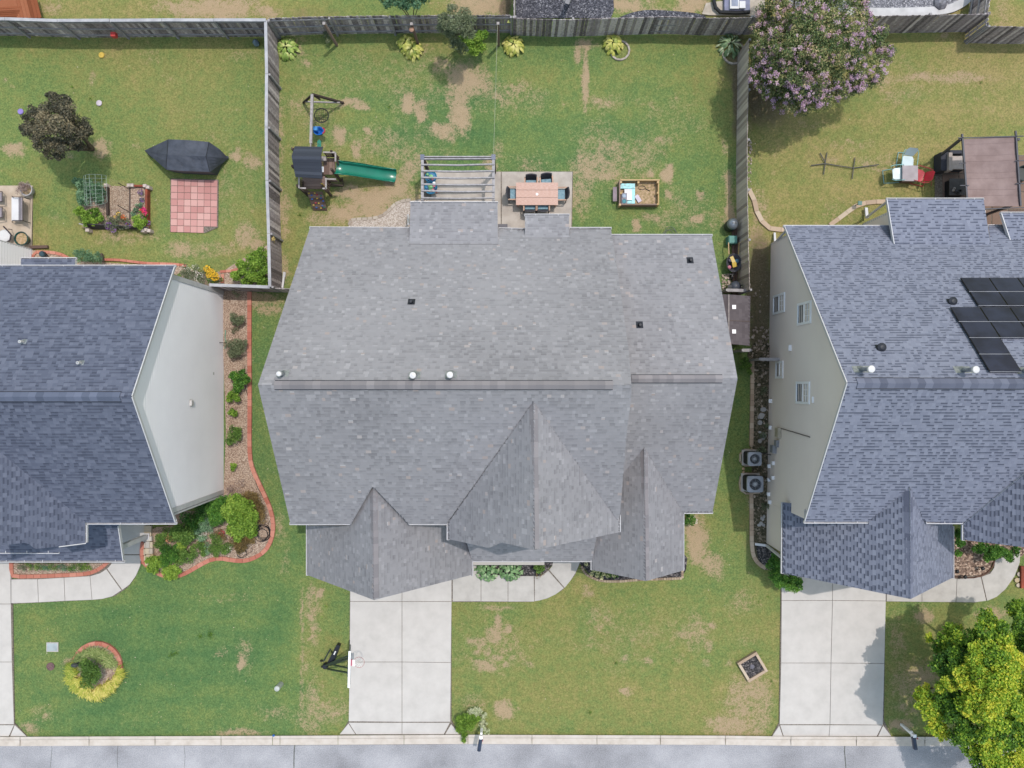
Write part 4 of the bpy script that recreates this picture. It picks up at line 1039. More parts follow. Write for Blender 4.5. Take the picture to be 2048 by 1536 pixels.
for pa, pb in ((487+8, yr_px), (yr_px, 1000)):
    a, b = wp(pa), wp(pb); mb = MB(); mb.bar(a+nW*.03-Vector((0,0,.08)), b+nW*.03-Vector((0,0,.08)), .02, .18); obj("rake_board", mb, WHITE, hr.root)
# downspouts: by the back corner, by the extension, at the garage corner
mb = MB(); mb.bar(G(1550,484,.25), G(1549,466,.1), .10, .08); mb.bar(G(1571,462,2.4), G(1550,486,.3), .09, .07); obj("downspout", mb, WHITE, hr.root)
mb = MB(); mb.bar(G(1734,436,.3), G(1732,416,.15), .13, .09); mb.bar(G(1776,402,2.7), G(1734,434,.4), .09, .07); obj("downspout", mb, WHITE, hr.root)
mb = MB(); mb.bar(G(1563,1115,2.7), G(1533,1091,.3), .11, .08); mb.bar(G(1533,1091,.3), G(1510,1088,.12), .11, .08); obj("downspout", mb, WHITE, hr.root)
mb = MB(); mb.bar(G(1612,1038,5.4), G(1611,1020,5.0), .10, .08); mb.bar(G(1588,1007,3.1)+Vector((0,0,.1)), G(1614,1022,4.6), .10, .08); obj("downspout", mb, WHITE, hr.root)

# sliding windows in the gable wall
GLASS = M("window_glass_dim", [(.3, c(64,84,96)), (.7, c(92,112,122))], scale=4, rough=.12, spec=.8)
SCREEN = M("window_screen", [(.3, c(84,92,106)), (.7, c(104,112,126))], scale=30, rough=.8)
VINYL = M("window_vinyl", [(.3, (.85,.83,.86,1)), (.7, (.9,.88,.9,1))], scale=3, rough=.45)
def window(house, pxa, pya, pyb, ztop, zbot, screen_first=True, mull=2):
    """pya..pyb: rows in the photo at mid height; built on the right-hand gable wall"""
    zm = (ztop+zbot)/2
    k = (H-zm)/H
    ya_, yb3 = 768-(768-pya)*k, 768-(768-pyb)*k
    A, B = wallpt(ya_, 0), wallpt(yb3, 0); d = (B-A).normalized(); L = (B-A).length
    M4 = Matrix(((d.x, 0, nW.x, A.x), (d.y, 0, nW.y, A.y), (0, 1, 0, zbot), (0, 0, 0, 1)))   # x along wall, y up, z outwards
    h = ztop-zbot; f = .10
    win = MB(); win.box((f, f, .012), (L-f, h-f, .02)); frame(M4, win)
    W = obj("window", win, GLASS, house.root)
    fr = MB()
    fr.box((0, 0, 0), (L, f, .07)); fr.box((0, h-f, 0), (L, h, .07)); fr.box((0, f, 0), (f, h-f, .068)); fr.box((L-f, f, 0), (L, h-f, .068))
    fr.box((f, h/2-.035, .0), (L-f, h/2+.035, .06)); frame(M4, fr); obj("window_frame", fr, VINYL, W)
    sc = MB(); sc.box((f, f, .022), (L-f, h/2-.036, .030)); frame(M4, sc); obj("insect_screen", sc, SCREEN, W)
    mu = MB()
    for q in range(1, mull+1):
        xx = f+(L-2*f)*q/(mull+1); mu.box((xx-.012, h/2+.036, .021), (xx+.012, h-f-.002, .034))
    yy = h/2+(h/2-f)/2; mu.box((f+.003, yy-.012, .021), (L-f-.003, yy+.012, .036))
    frame(M4, mu); obj("window_bar", mu, VINYL, W)
for (xa, xb, ya, yb) in ((1548,1571,588,627),(1597,1624,604,649),(1553,1568,722,757),(1594,1621,763,808)):
    bw = lambda px, py: H*(1 - abs(wallpt(768-(768-py)*.95, 0).x)/(abs(px-1024)*S))
    zb, zt = bw(xa, (ya+yb)/2), bw(xb, (ya+yb)/2)
    window(hr, xa, ya, yb, zt, zb)
def wallbox(house, name, px, py, w, h, d, mat, z=None):
    zz = H*(1 - abs(wallpt(768-(768-py)*.97, 0).x)/(abs(px-1024)*S)) if z is None else z
    zz = max(.15, zz)
    A = wallpt(768-(768-py)*(H-zz)/H, 0); A.z = zz
    M4 = Matrix(((dW.x, 0, nW.x, A.x), (dW.y, 0, nW.y, A.y), (0, 1, 0, A.z), (0, 0, 0, 1)))
    mb = MB(); mb.box((-w/2, -h/2, 0), (w/2, h/2, d)); mb.box((-w/2-.02, h/2, 0), (w/2+.02, h/2+.02, d+.03)); frame(M4, mb)
    return obj(name, mb, mat, house.root)
GREYM = flat("meter_grey", (168,172,178), rough=.5)
wallbox(hr, "light_fixture", 1583, 696, .22, .12, .12, VINYL)
wallbox(hr, "outlet_box", 1540, 802, .14, .12, .14, VINYL, .4)
wallbox(hr, "vent_cover", 1627, 797, .12, .10, .06, VINYL); wallbox(hr, "vent_cover", 1627, 802, .12, .10, .06, VINYL)
wallbox(hr, "junction_box", 1557, 865, .40, .5, .16, flat("beige_box", (216,208,186)), 1.6)
wallbox(hr, "meter_box", 1554, 887, .28, .35, .14, GREYM, 1.4); wallbox(hr, "meter_box", 1548, 898, .34, .45, .18, GREYM, 1.0)
for (px, py, zz) in ((1544,926,.9),(1536,932,.3),(1544,955,.9),(1536,959,.3),(1539,1004,.5),(1532,988,.3),(1537,855,.4)):
    wallbox(hr, "disconnect_box", px, py, .13, .2, .12, VINYL, zz)
mb = MB()
A = wallpt(861, 0)+nW*.04; a = Vector((A.x, GY(857,1.9), 1.9)); bq = Vector((wallpt(875,0).x-.04, GY(874,5.4), 5.4)); mb.tube([a, bq], .022, 6); obj("conduit", mb, flat("conduit_grey", (140,132,128)), hr.root)
for (px, py) in ((1902,603),(1760,695)):
    g = plRB.hit(px, py); mb = MB(); mb.lathe([(.10,-.1),(.10,.10),(.17,.12),(.17,.17),(.08,.22),(0,.23)], 14, g)
    U, V, N = plRB.U, plRB.V, plRB.n
    q = [g + U*a*.16 + V*b*.14 + N*.018 for a, b in ((-1,-1),(1,-1),(1,1),(-1,1))]
    mb.face(q); obj("roof_vent", mb, BLACKR, hr.root)
for (px, py) in ((1722,739),(1925,740),(2046,742)):
    vent_pipe(hr, plRB, px, py, .075, .75, [GALV, GALV, CAPW], fl=(.6,.34), cap=.13, name="flue_pipe")
# solar array on the rear slope
PV = M("solar_cell_black", [(.3, c(38,42,66)), (.7, c(54,60,86))], scale=1, rough=.28, spec=.5, fine=.2, fscale=30)
PVF = flat("solar_frame", (20,21,26), rough=.4)
RAIL = flat("solar_rail", (150,156,168), rough=.4, metal=.3)
def pvrow(ya, yb, xleft, ncol):
    A, B = plRB.hit(xleft, ya), plRB.hit(xleft, yb); X0 = A.x
    vA, vB = plRB.uv(A)[1], plRB.uv(B)[1]; uA = plRB.uv(A)[0]
    sgn = 1 if plRB.U.x > 0 else -1
    W = 1.76*GX(1024+55, 4)/GX(1024+55, 4)*.62
    W = 55*S*(H-4.2)/H
    lo, hi = min(vA, vB)+.012, max(vA, vB)-.012
    for k in range(ncol):
        u0, u1 = uA + sgn*(k*W+.008), uA + sgn*((k+1)*W-.008); u0, u1 = min(u0, u1), max(u0, u1)
        mb = MB()
        def bx(ua, ub, va, vb, h0, h1, mi):
            P8 = [plRB.at(u_, v_, h_) for h_ in (h0, h1) for (u_, v_) in ((ua, va), (ub, va), (ub, vb), (ua, vb))]
            mb.idx(P8, [(0,3,2,1),(4,5,6,7),(0,1,5,4),(1,2,6,5),(2,3,7,6),(3,0,4,7)], .5, mi)
        bx(u0, u1, lo, hi, .09, .125, 1); bx(u0+.022, u1-.022, lo+.022, hi-.022, .10, .129, 0)
        obj("solar_panel", mb, [PV, PVF], hr.root)
    mb = MB()
    for vv in (hi+.012,):
        mb.bar(plRB.at(uA, vv, .125), plRB.at(uA+sgn*W*ncol, vv, .125), .018, .012)
    obj("panel_rail", mb, RAIL, hr.root)
pvrow(560, 588, 1918, 4); pvrow(588, 616, 1936.5, 4)
pvrow(618.6, 648, 1897.6, 5); pvrow(648, 680, 1917, 5)
pvrow(680, 713, 1936, 1); pvrow(713, 748.5, 1955.5, 1)
# ---------------------------------------------------------------- fences
WOODG = [(0, c(88,82,84,.78)), (.3, c(122,114,116,.78)), (.7, c(144,136,138,.78)), (1, c(184,176,176,.78))]
FWOOD = M("weathered_fence_wood", WOODG, src='objrand', rough=.9, fine=.6, fscale=9, bump=.4, bscale=40)
FRAIL = M("fence_rail_wood", [(.2, c(164,162,164)), (.8, c(192,190,192))], scale=5, rough=.9, fine=.2)
FCAP = M("fence_cap_wood", [(.2, c(180,182,188)), (.8, c(208,210,214))], scale=3, rough=.9, fine=.2, fscale=30)
FBROWN = M("brown_fence_wood", [(0, c(134,76,46)), (.5, c(160,94,62)), (1, c(178,116,84))], src='objrand', rough=.9, fine=.3, fscale=20)
FBLIGHT = M("aged_fence_wood", [(0, c(116,106,102,.7)), (.5, c(144,134,128,.7)), (1, c(172,162,154,.7))], src='objrand', rough=.9, fine=.3, fscale=22)
PK_W, PK_T = .138, .02
def picket_mesh(h, mat):
    mb = MB()
    w = PK_W
    c_ = .035
    v = [(-w/2,0,0),(w/2,0,0),(w/2,0,h-c_),(w/2-c_,0,h),(-w/2+c_,0,h),(-w/2,0,h-c_)]
    v2 = [(x, PK_T, z) for x, y, z in v]
    mb.idx(v+v2, [(0,1,2,3,4,5),(11,10,9,8,7,6),(0,6,7,1),(1,7,8,2),(2,8,9,3),(3,9,10,4),(4,10,11,5),(5,11,6,0)])
    return mb.mesh("picket", mat)
def fence(label, pts, h=1.83, rails_side=1, cap=True, wood=None, railmat=None, capmat=None, posts=True, group="wooden yard fences", sag=.0, post_gap=2.44, rail_w=.09, postside=None, tilt=.0, drop=None):
    """pts: ground px; rails_side +1: rails on the left of the walking direction, -1 on the right"""
    wood = wood or FWOOD; railmat = railmat or FRAIL; capmat = capmat or FCAP
    W = [Vector((GX(x), GY(y), 0)) for x, y in pts]
    t = thing("wooden_fence", label, "fence", tuple(W[0]), group)
    pm = picket_mesh(h, wood)
    acc = [0]
    for i in range(1, len(W)): acc.append(acc[-1] + (W[i]-W[i-1]).length)
    tot = acc[-1]
    def at(s_):
        s_ = min(max(s_, 0), tot)
        for i in range(1, len(W)):
            if s_ <= acc[i] + 1e-6: 
                k = (s_-acc[i-1])/(acc[i]-acc[i-1]); d = (W[i]-W[i-1]).normalized(); return W[i-1].lerp(W[i], k), d
    n = int(tot/(PK_W+.008))
    base = W[0]
    for i in range(n):
        s_ = (i+.5)*tot/n; p, d = at(s_)
        nrm = Vector((-d.y, d.x, 0))*rails_side
        q = p - nrm*PK_T
        ang = math.atan2(d.y, d.x) + (0 if rails_side > 0 else math.pi)
        # mesh thickness grows along local +y
        o = link("picket", pm, t, q - base + Vector((0, 0, R.uniform(-.012, .012))), (R.uniform(-.006, .006), R.uniform(-.006, .006), ang + R.uniform(-.012, .012)), (R.uniform(.96, 1.02), 1, 1))
    np_ = max(1, round(tot/post_gap))
    for i in range(np_ + 1):
        p, d = at(tot*i/np_); nrm = Vector((-d.y, d.x, 0))*rails_side
        ps = postside if postside else 1
        mb = MB(); q = p + nrm*(.055*ps + (0 if ps > 0 else -PK_T)); mb.box((q.x-.045, q.y-.045, -.05), (q.x+.045, q.y+.045, h-.03)); 
        obj("post", mb, railmat, t)
    for i in range(np_):
        a, d = at(tot*i/np_+.01); b, _ = at(tot*(i+1)/np_-.01); nrm = Vector((-d.y, d.x, 0))*rails_side
        for z in (.28, .92, h-.22):
            mb = MB(); mb.bar(a+nrm*.022+Vector((0,0,z)), b+nrm*.022+Vector((0,0,z)), .04, rail_w); obj("rail", mb, railmat, t)
        if cap:
            mb = MB(); mb.bar(a+nrm*.03+Vector((0,0,h+.018+R.uniform(-.01,.01))), b+nrm*.03+Vector((0,0,h+.018+R.uniform(-.01,.01))), .135, .034); obj("cap_board", mb, capmat, t)
    return t
hk = lambda px, py: (px, py)
fence("grey picket fence with cap boards and rails behind the left neighbour's lawn", [(-40,71),(60,72),(150,75),(230,75),(300,74),(420,74),(556,74)], rails_side=-1)
fence("grey picket fence with two posts leaning behind the play set yard", [(560,72),(640,69),(760,67),(900,66),(1022,66)], rails_side=-1, cap=False)
fence("close-boarded grey fence with flush pickets behind the sandbox yard", [(1027,70),(1120,73),(1250,69),(1330,67),(1400,70),(1482,69)], rails_side=1, cap=False, h=1.8)
fence("close-boarded grey fence behind the purple-flowered tree, running to a corner", [(1487,69),(1600,68),(1760,66),(1934,63)], rails_side=1, cap=False, h=1.85)
fence("short grey return fence stepping down at the top right corner", [(1931,62),(1931,86)], rails_side=1, cap=False, h=1.85)
fence("short grey fence run along the top right edge", [(1930,85),(2000,87),(2080,87)], rails_side=1, cap=False, h=1.8)
fence("long grey fence with cap boards between the left lawn and the play set yard", [(556,76),(558,170),(557,260),(558,350),(560,440),(563,520),(564,583)], rails_side=-1, h=1.8, rail_w=.09, postside=-1)
fence("low-capped grey fence joining the grey siding gable to the side fence", [(446,580),(500,582),(562,584)], rails_side=1, h=1.7)
fence("short fence stub between the side fence and the main house", [(566,584),(608,586)], rails_side=1, h=1.5, cap=False)
fence("grey plank fence between the sandbox yard and the right neighbour", [(1476,110),(1475,200),(1473,330),(1474,430),(1476,520),(1478,588)], rails_side=1, cap=False, h=1.78, wood=FBLIGHT)
fence("dark fence stub beside the slate mulch at the top edge", [(1028,-40),(1028,66)], rails_side=1, h=1.75, cap=False)
fence("grey fence corner piece beyond the pool kerb", [(1930,62),(1938,20),(1944,-30)], rails_side=1, cap=False, h=1.8)
# low gate rails between the right-hand neighbour's wall and the fence
def low_fence(label, a, b, h, n, mat):
    A, B = Vector((GX(a[0]), GY(a[1]), 0)), Vector((GX(b[0]), GY(b[1]), 0))
    t = thing("wooden_fence", label, "fence", tuple(A), "wooden yard fences")
    mb = MB(); mb.bar(A+Vector((0,0,h)), B+Vector((0,0,h)), .14, .04); obj("cap_board", mb, FRAIL, t)
    L = (B-A).length; d = (B-A).normalized(); k = max(1, int(L/.15))
    pm = picket_mesh(h-.03, mat)
    for i in range(k):
        link("picket", pm, t, d*(i+.5)*L/k, (0, 0, math.atan2(d.y, d.x)))
    for q in (A, B):
        mb = MB(); mb.box((q.x-.05, q.y-.05, 0), (q.x+.05, q.y+.05, h+.05)); obj("post", mb, FRAIL, t)
    return t
low_fence("narrow timber gate with flat cap joining the right fence to the beige wall", (1500,720.5), (1536,720.5), 1.5, 8, FBLIGHT)
low_fence("short timber gate with pale cap just below the little shed", (1467,703), (1482,703), 1.5, 4, FBLIGHT)
low_fence("short timber gate with pale cap just above the little shed", (1440,586), (1476,587), 1.2, 4, FBLIGHT)
# brown timber structure in the top left corner: play-deck edge with slanting boards
t = thing("timber_deck", "reddish brown slatted timber deck in the top left corner beyond the fence", "deck", (GX(36), GY(16), 0))
for i in range(7):
    mb = MB(); x = 26+i*7; mb.bar(G(x,-12,.5), G(x+12,36,.5), .15, .03); obj("plank", mb, FBROWN, t)
for i in range(6):
    mb = MB(); y = 12+i*4; mb.bar(G(-30,y+6,.55), G(44 - i*2,y+2,.5), .08, .035); obj("plank", mb, FBROWN, t)
mb = MB(); mb.box((GX(-30), GY(40), .02), (GX(70), GY(-10), .06)); obj("deck_base", mb, FBROWN, t)
# ---------------------------------------------------------------- foliage
def leaf_cloud(blobs, n, size, seed, aspect=.6, shell=.55, up=.35, dens=None, zcut=None):
    """blobs: (x,y,z,rx,ry,rz[,tone]); returns verts, faces, tones of n diamond leaves scattered in the outer part of every blob"""
    g = np.random.default_rng(seed)
    B = np.array([list(b[:6]) + [b[6] if len(b) > 6 else .5] for b in blobs], dtype=float)
    wts = (B[:, 3]*B[:, 4]+B[:, 3]*B[:, 5]); wts = wts/wts.sum()
    k = g.choice(len(B), n, p=wts)
    d = g.normal(size=(n, 3)); d /= np.linalg.norm(d, axis=1)[:, None]
    d[:, 2] = np.where(d[:, 2] < -.25, -d[:, 2]*.6, d[:, 2])
    r = shell + (1.16-shell)*g.random(n)**.9
    P = B[k, :3] + d*B[k, 3:6]*r[:, None]
    nrm = d*.55 + g.normal(size=(n, 3))*.75 + np.array([0, 0, up]); nrm /= np.linalg.norm(nrm, axis=1)[:, None]
    a = np.cross(nrm, g.normal(size=(n, 3))); a /= np.linalg.norm(a, axis=1)[:, None]
    b = np.cross(nrm, a)
    s = size*(.65+.7*g.random(n))
    a *= s[:, None]/2; b *= (s*aspect)[:, None]/2
    V = np.stack([P-a, P+b, P+a, P-b], 1).reshape(-1, 3)
    if zcut is not None: V[:, 2] = np.maximum(V[:, 2], zcut)
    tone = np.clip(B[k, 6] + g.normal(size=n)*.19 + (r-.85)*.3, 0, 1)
    return V, tone
def leaf_object(name, V, tone, mat, parent, kind="stuff"):
    off = np.array(wpos(parent)) if parent else np.zeros(3)
    n = len(V)//4
    me = bpy.data.meshes.new(name)
    me.vertices.add(n*4); me.vertices.foreach_set("co", (V-off).astype(np.float32).reshape(-1))
    me.loops.add(n*4); me.loops.foreach_set("vertex_index", np.arange(n*4, dtype=np.int32))
    me.polygons.add(n); me.polygons.foreach_set("loop_start", (np.arange(n)*4).astype(np.int32))
    at = me.attributes.new("tone", 'FLOAT', 'FACE'); at.data.foreach_set("value", tone.astype(np.float32))
    me.materials.append(mat); me.update()
    o = link(name, me, parent)
    if kind: o["kind"] = kind
    return o
def fol(name, stops, trans=.25):
    stops = [(p, (min(a*1.6, .8), min(b*1.6, .8), min(cc*1.6, .8), 1)) for p, (a, b, cc, _) in stops]
    return M(name, stops, src='attr', rough=.6, spec=.3, trans=trans)
F_GREEN = fol("leaf_green", [(0, c(52,80,36)), (.5, c(92,128,56)), (1, c(144,174,88))])
F_LIME = fol("leaf_lime", [(0, c(54,86,32)), (.5, c(108,146,52)), (1, c(162,190,84))])
F_MAPLE = fol("leaf_maple", [(0, c(60,98,42)), (.35, c(104,146,54)), (.6, c(144,178,60)), (.85, c(186,206,72)), (1, c(218,212,80))], .42)
F_MYRT = fol("leaf_crape_myrtle", [(0, c(62,84,54)), (.4, c(104,122,76)), (.65, c(146,150,98)), (1, c(196,176,138))])
F_BLOSS = fol("blossom_lilac", [(0, c(168,138,142)), (.4, c(190,162,168)), (.7, c(182,150,192)), (1, c(212,190,190))], .2)
F_PURP = fol("leaf_purple_brown", [(0, c(56,60,50)), (.5, c(88,88,74)), (1, c(148,138,110))])
F_SAGE = fol("leaf_sage", [(0, c(72,84,62)), (.5, c(110,122,92)), (1, c(152,160,126))])
F_DEEP = fol("leaf_deep_green", [(0, c(44,80,34)), (.5, c(76,124,48)), (1, c(128,170,70))])
F_BLUEG = fol("leaf_blue_green", [(0, c(56,90,66)), (.5, c(96,134,100)), (1, c(150,182,142))])
F_RUST = fol("leaf_rusty", [(0, c(84,70,44)), (.5, c(124,108,66)), (1, c(168,142,92))])
F_YEL = fol("petal_yellow", [(0, c(210,150,30)), (1, c(248,196,60))], .1)
F_WHITE = fol("petal_white", [(0, c(196,188,176)), (1, c(236,230,220))], .1)
F_PINK = fol("petal_pink", [(0, c(170,40,120)), (.5, c(206,52,110)), (1, c(224,84,80))], .1)
F_ORANGE = fol("petal_orange", [(0, c(176,72,40)), (.6, c(214,120,50)), (1, c(228,196,84))], .1)
F_VIOLET = fol("petal_violet", [(0, c(92,66,118)), (1, c(150,112,170))], .1)
F_DRY = fol("dry_stems", [(0, c(110,94,92)), (1, c(176,156,148))], .1)
BARK = M("bark", [(.2, c(92,80,68)), (.8, c(138,124,108))], scale=6, rough=.95, bump=.5)

def px_blobs(lst, tone=.5, jit=0):
    """(px,py,r_px,z[,tone[,rz]]) -> world blobs"""
    out = []
    for b in lst:
        px, py, r, z = b[:4]; t = b[4] if len(b) > 4 else tone
        g = G(px, py, z); rr = r*S*(H-z)/H; rz_ = b[5] if len(b) > 5 else min(rr*.85, max(z-.02, .05))
        out.append((g.x, g.y, g.z, rr, rr, rz_, t))
    return out
def sub(blobs, k, f, seed, tj=.15):
    """break each blob into k smaller clumps on its surface"""
    rr = random.Random(seed); out = []
    for (x, y, z, a, b, cc, t) in blobs:
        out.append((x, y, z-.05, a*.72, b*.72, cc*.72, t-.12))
        for i in range(k):
            th = rr.random()*2*math.pi; ph = math.acos(rr.uniform(-.05, 1))
            q = .62+.2*rr.random(); s_ = f*(.7+.6*rr.random())
            out.append((x+a*q*math.sin(ph)*math.cos(th), y+b*q*math.sin(ph)*math.sin(th), z+cc*q*math.cos(ph), a*s_, b*s_, cc*s_, t+rr.uniform(-tj, tj)))
    return out
def branches(parent, base, tips, r0=.09, mat=None, name="trunk"):
    mb = MB(); base = Vector(base)
    for i, t_ in enumerate(tips):
        t_ = Vector(t_); mid = base.lerp(t_, .45) + Vector((R.uniform(-.1,.1), R.uniform(-.1,.1), .25))
        mb.tube([base+Vector((R.uniform(-.04,.04), R.uniform(-.04,.04), -.05)), mid, t_], [r0, r0*.6, r0*.2], 6)
    return obj(name, mb, mat or BARK, parent)
CG_ = "plants in the curved corner bed"
def bush(label, blobs, n, size, mat, cat="shrub", name="shrub", group=None, k=5, f=.45, seed=None, aspect=.6, extra=None, stems=True, raw=False, dark=None):
    """a plant of its own: stems plus foliage, optionally flowers [(blobs,n,size,mat,partname)]"""
    seed = seed if seed is not None else R.randrange(10**6)
    if group == CG_: blobs = [(b[0], b[1], b[2]*1.42) + tuple(b[3:]) for b in blobs]; n = int(n*1.9)
    W = px_blobs(blobs)
    cx_ = sum(b[0] for b in W)/len(W); cy_ = sum(b[1] for b in W)/len(W)
    t = thing(name, label, cat, (cx_, cy_, 0), group)
    if stems: branches(t, (cx_, cy_, 0), [(b[0], b[1], b[2]) for b in W][:14], .02 if len(W) < 4 else .03, name="stems")
    V, tn = leaf_cloud(W if raw else sub(W, k, f, seed), n, size, seed, aspect)
    leaf_object("foliage", V, tn, mat, t)
    for e in (extra or []):
        eb, en, es, em, nm = e
        V, tn = leaf_cloud(px_blobs(eb), en, es, seed+1, .9, shell=.8)
        leaf_object(nm, V, tn, em, t)
    return t

# ---- crape myrtle, top right
rr = random.Random(3)
lst = []
for i in range(290):
    th = rr.random()*6.283; q = math.sqrt(rr.random())
    ex = 1 + .10*math.sin(3*th+1) + .06*math.sin(5*th)
    px, py = 1626+134*q*ex*math.cos(th), 86+136*q*ex*math.sin(th)
    if px < 1506: px = 1506 + rr.random()*22
    z = 2.6 + 2.6*(1-q*q) + rr.uniform(-.35, .35)
    lst.append((px, py, rr.uniform(13, 22), z, rr.uniform(.25, .62)))
t = thing("crape_myrtle_tree", "large crape myrtle tree with lilac blossom overhanging the back fence", "tree", (GX(1560), GY(165), 0))
W = px_blobs(lst)
branches(t, (GX(1560), GY(165), 0), [(b[0], b[1], b[2]) for b in W[::6]], .09)
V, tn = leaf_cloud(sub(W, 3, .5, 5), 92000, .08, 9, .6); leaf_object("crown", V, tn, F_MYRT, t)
fl = []
for i in range(1050):
    b = rr.choice(lst); th = rr.random()*6.283
    px, py = b[0]+b[2]*.8*math.cos(th), b[1]+b[2]*.8*math.sin(th)
    ring = math.hypot(px-1624, py-92)/125
    pr = .35+.6*max(0, ring-.3) + (.35 if (px > 1700 or py > 150) else 0)
    outer = ring > .62 and (px > 1600 or py > 110)
    if rr.random() < pr: fl.append((px, py, rr.uniform(2.5, 6.5), b[3]+.34, rr.choice((.45,.6,.7,.8,.95) if outer else (.05,.15,.25,.3,.95,1)), .13))
V, tn = leaf_cloud(px_blobs(fl), 30000, .045, 10, .9, shell=.2); leaf_object("blossom", V, tn, F_BLOSS, t)
# ---- maple, bottom right
mp = [(1975,1240,24,4.2,.55),(1968,1262,26,4.7,.5),(1940,1275,22,4.4,.3),(1998,1270,26,4.8,.5),(1900,1262,20,3.6,.55),(1890,1278,20,3.7,.45),(1915,1285,24,4.2,.5),(1858,1275,10,3.2,.8),(1875,1290,16,3.4,.3),
 (2015,1300,24,5.2,.95),(2030,1320,22,5.2,1.0),(1960,1300,28,5.2,.7),(1950,1325,26,5.2,.75),(1985,1310,30,5.4,.5),(1905,1310,26,4.4,.15),(1885,1330,26,4.2,.1),(1915,1345,24,4.7,.2),(2040,1345,28,5.0,.8),
 (2005,1345,30,5.8,.72),(1925,1350,20,5.1,.75),(1935,1368,20,5.3,.85),(1960,1352,24,5.6,.7),(2000,1375,32,6.0,.7),(1900,1365,18,4.8,.8),(1882,1370,14,4.5,.7),(1990,1395,26,6.0,.9),(1965,1385,26,5.6,.8),
 (1838,1382,11,3.6,.85),(1832,1392,8,3.5,.8),(1850,1385,16,3.8,.75),(1865,1400,22,4.0,.6),(1848,1410,20,3.9,.8),(1858,1430,20,3.9,.85),(1870,1450,20,3.9,.8),(1880,1465,17,3.8,.85),(1870,1420,22,4.1,.75),
 (1898,1400,26,4.4,.2),(1905,1425,26,4.6,.15),(1930,1405,24,5.2,.65),(1950,1410,26,5.5,.8),(1935,1420,16,5.4,.92),(1975,1415,26,5.8,.8),(1960,1435,22,5.4,.6),(1992,1435,26,5.8,.72),(2020,1405,34,5.8,.7),(2035,1440,30,5.4,.4),
 (1930,1450,26,4.8,.25),(1915,1470,24,4.4,.3),(1945,1470,20,4.8,.55),(1975,1460,26,5.2,.45),(1985,1478,24,5.2,.8),(1940,1492,20,4.3,.5),(1975,1500,26,4.8,.6),(2010,1470,28,5.2,.3),(2025,1500,28,5.0,.75),(2045,1470,24,5.2,.6),
 (1960,1525,24,4.4,.3),(1990,1530,28,4.8,.7),(2020,1535,30,5.0,.8),(2050,1520,28,5.0,.8),(1968,1555,24,4.2,.3),(2060,1380,34,5.4,.7),(2075,1440,36,5.4,.6),(2070,1560,40,4.8,.6),(2010,1575,36,4.6,.6),
 (2040,1275,24,4.0,.25),(2040,1245,24,3.6,.3),(2025,1215,18,3.2,.3),(2045,1215,22,3.2,.35),(2075,1300,36,4.6,.4),(2110,1400,50,5,.5),(2110,1500,50,5,.5)]
t = thing("maple_tree", "spreading yellow-green tree over the kerb in the bottom right corner", "tree", (GX(1985), GY(1345), 0))
W = px_blobs(mp)
branches(t, (GX(1985), GY(1345), 0), [(b[0], b[1], b[2]) for b in W[::3]], .15)
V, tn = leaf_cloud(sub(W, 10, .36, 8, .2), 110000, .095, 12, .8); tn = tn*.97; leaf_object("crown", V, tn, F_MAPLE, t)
# ---- purple-leaved tree in the left garden
pl_ = [(112,200,14,3.2,.4),(100,192,8,3.1,.3),(128,205,16,3.3,.35),(105,222,22,3.6,.5),(130,228,22,3.6,.5),(70,225,14,2.8,.35),(52,235,10,2.5,.3),(80,240,20,3.2,.45),(48,262,12,2.4,.3),(65,262,22,2.8,.45),
 (95,250,26,3.9,.75),(120,255,28,4.0,.65),(150,240,18,3.3,.35),(165,255,18,3.0,.4),(178,265,11,2.7,.35),(150,272,24,3.3,.45),(82,282,20,2.9,.5),(105,290,22,3.1,.6),(130,290,22,3.2,.55),(160,290,14,2.8,.4),(98,310,12,2.6,.5),(118,312,12,2.6,.5)]
t = thing("purple_leaf_tree", "small dark purple-brown tree on the left neighbour's lawn", "tree", (GX(185), GY(298), 0))
W = px_blobs(pl_); branches(t, (GX(185), GY(298), 0), [(b[0], b[1], b[2]) for b in W[::2]], .07)
V, tn = leaf_cloud(sub(W, 6, .4, 4), 21000, .085, 31, .6); leaf_object("crown", V, tn, F_PURP, t)
# ---- tree and shrub on the back fence
t = thing("fence_tree", "loose sage-green small tree leaning over the back fence", "tree", (GX(925), GY(88), 0))
W = px_blobs([(905,22,12,3.4,.6),(925,30,16,3.6,.5),(895,45,18,3.3,.45),(918,52,22,3.6,.5),(940,45,16,3.4,.6),(880,55,12,2.8,.5),(905,70,16,2.9,.3),(935,65,18,3.1,.35),(912,90,14,2.2,.35),(925,100,14,1.8,.3)])
branches(t, (GX(925), GY(88), 0), [(b[0], b[1], b[2]) for b in W], .05)
V, tn = leaf_cloud(sub(W, 6, .45, 14), 9500, .08, 15, .35); leaf_object("crown", V, tn, F_SAGE, t)
bush("bright yellow-green shrub below the tree on the back fence", [(935,90,14,1.2,.6),(955,80,15,1.2,.55),(968,68,12,1.2,.4),(945,100,13,.9,.8),(960,95,12,.9,.75),(930,80,12,1.3,.35)], 5200, .08, F_LIME, seed=77)
# trees beyond the fence
bush("dark evergreen bush at the top edge behind the fence", [(770,-2,16,2.2,.3),(800,-2,24,2.6,.3),(830,-4,24,2.6,.35),(850,-10,18,2.2,.3)], 4500, .10, F_BLUEG, seed=78)

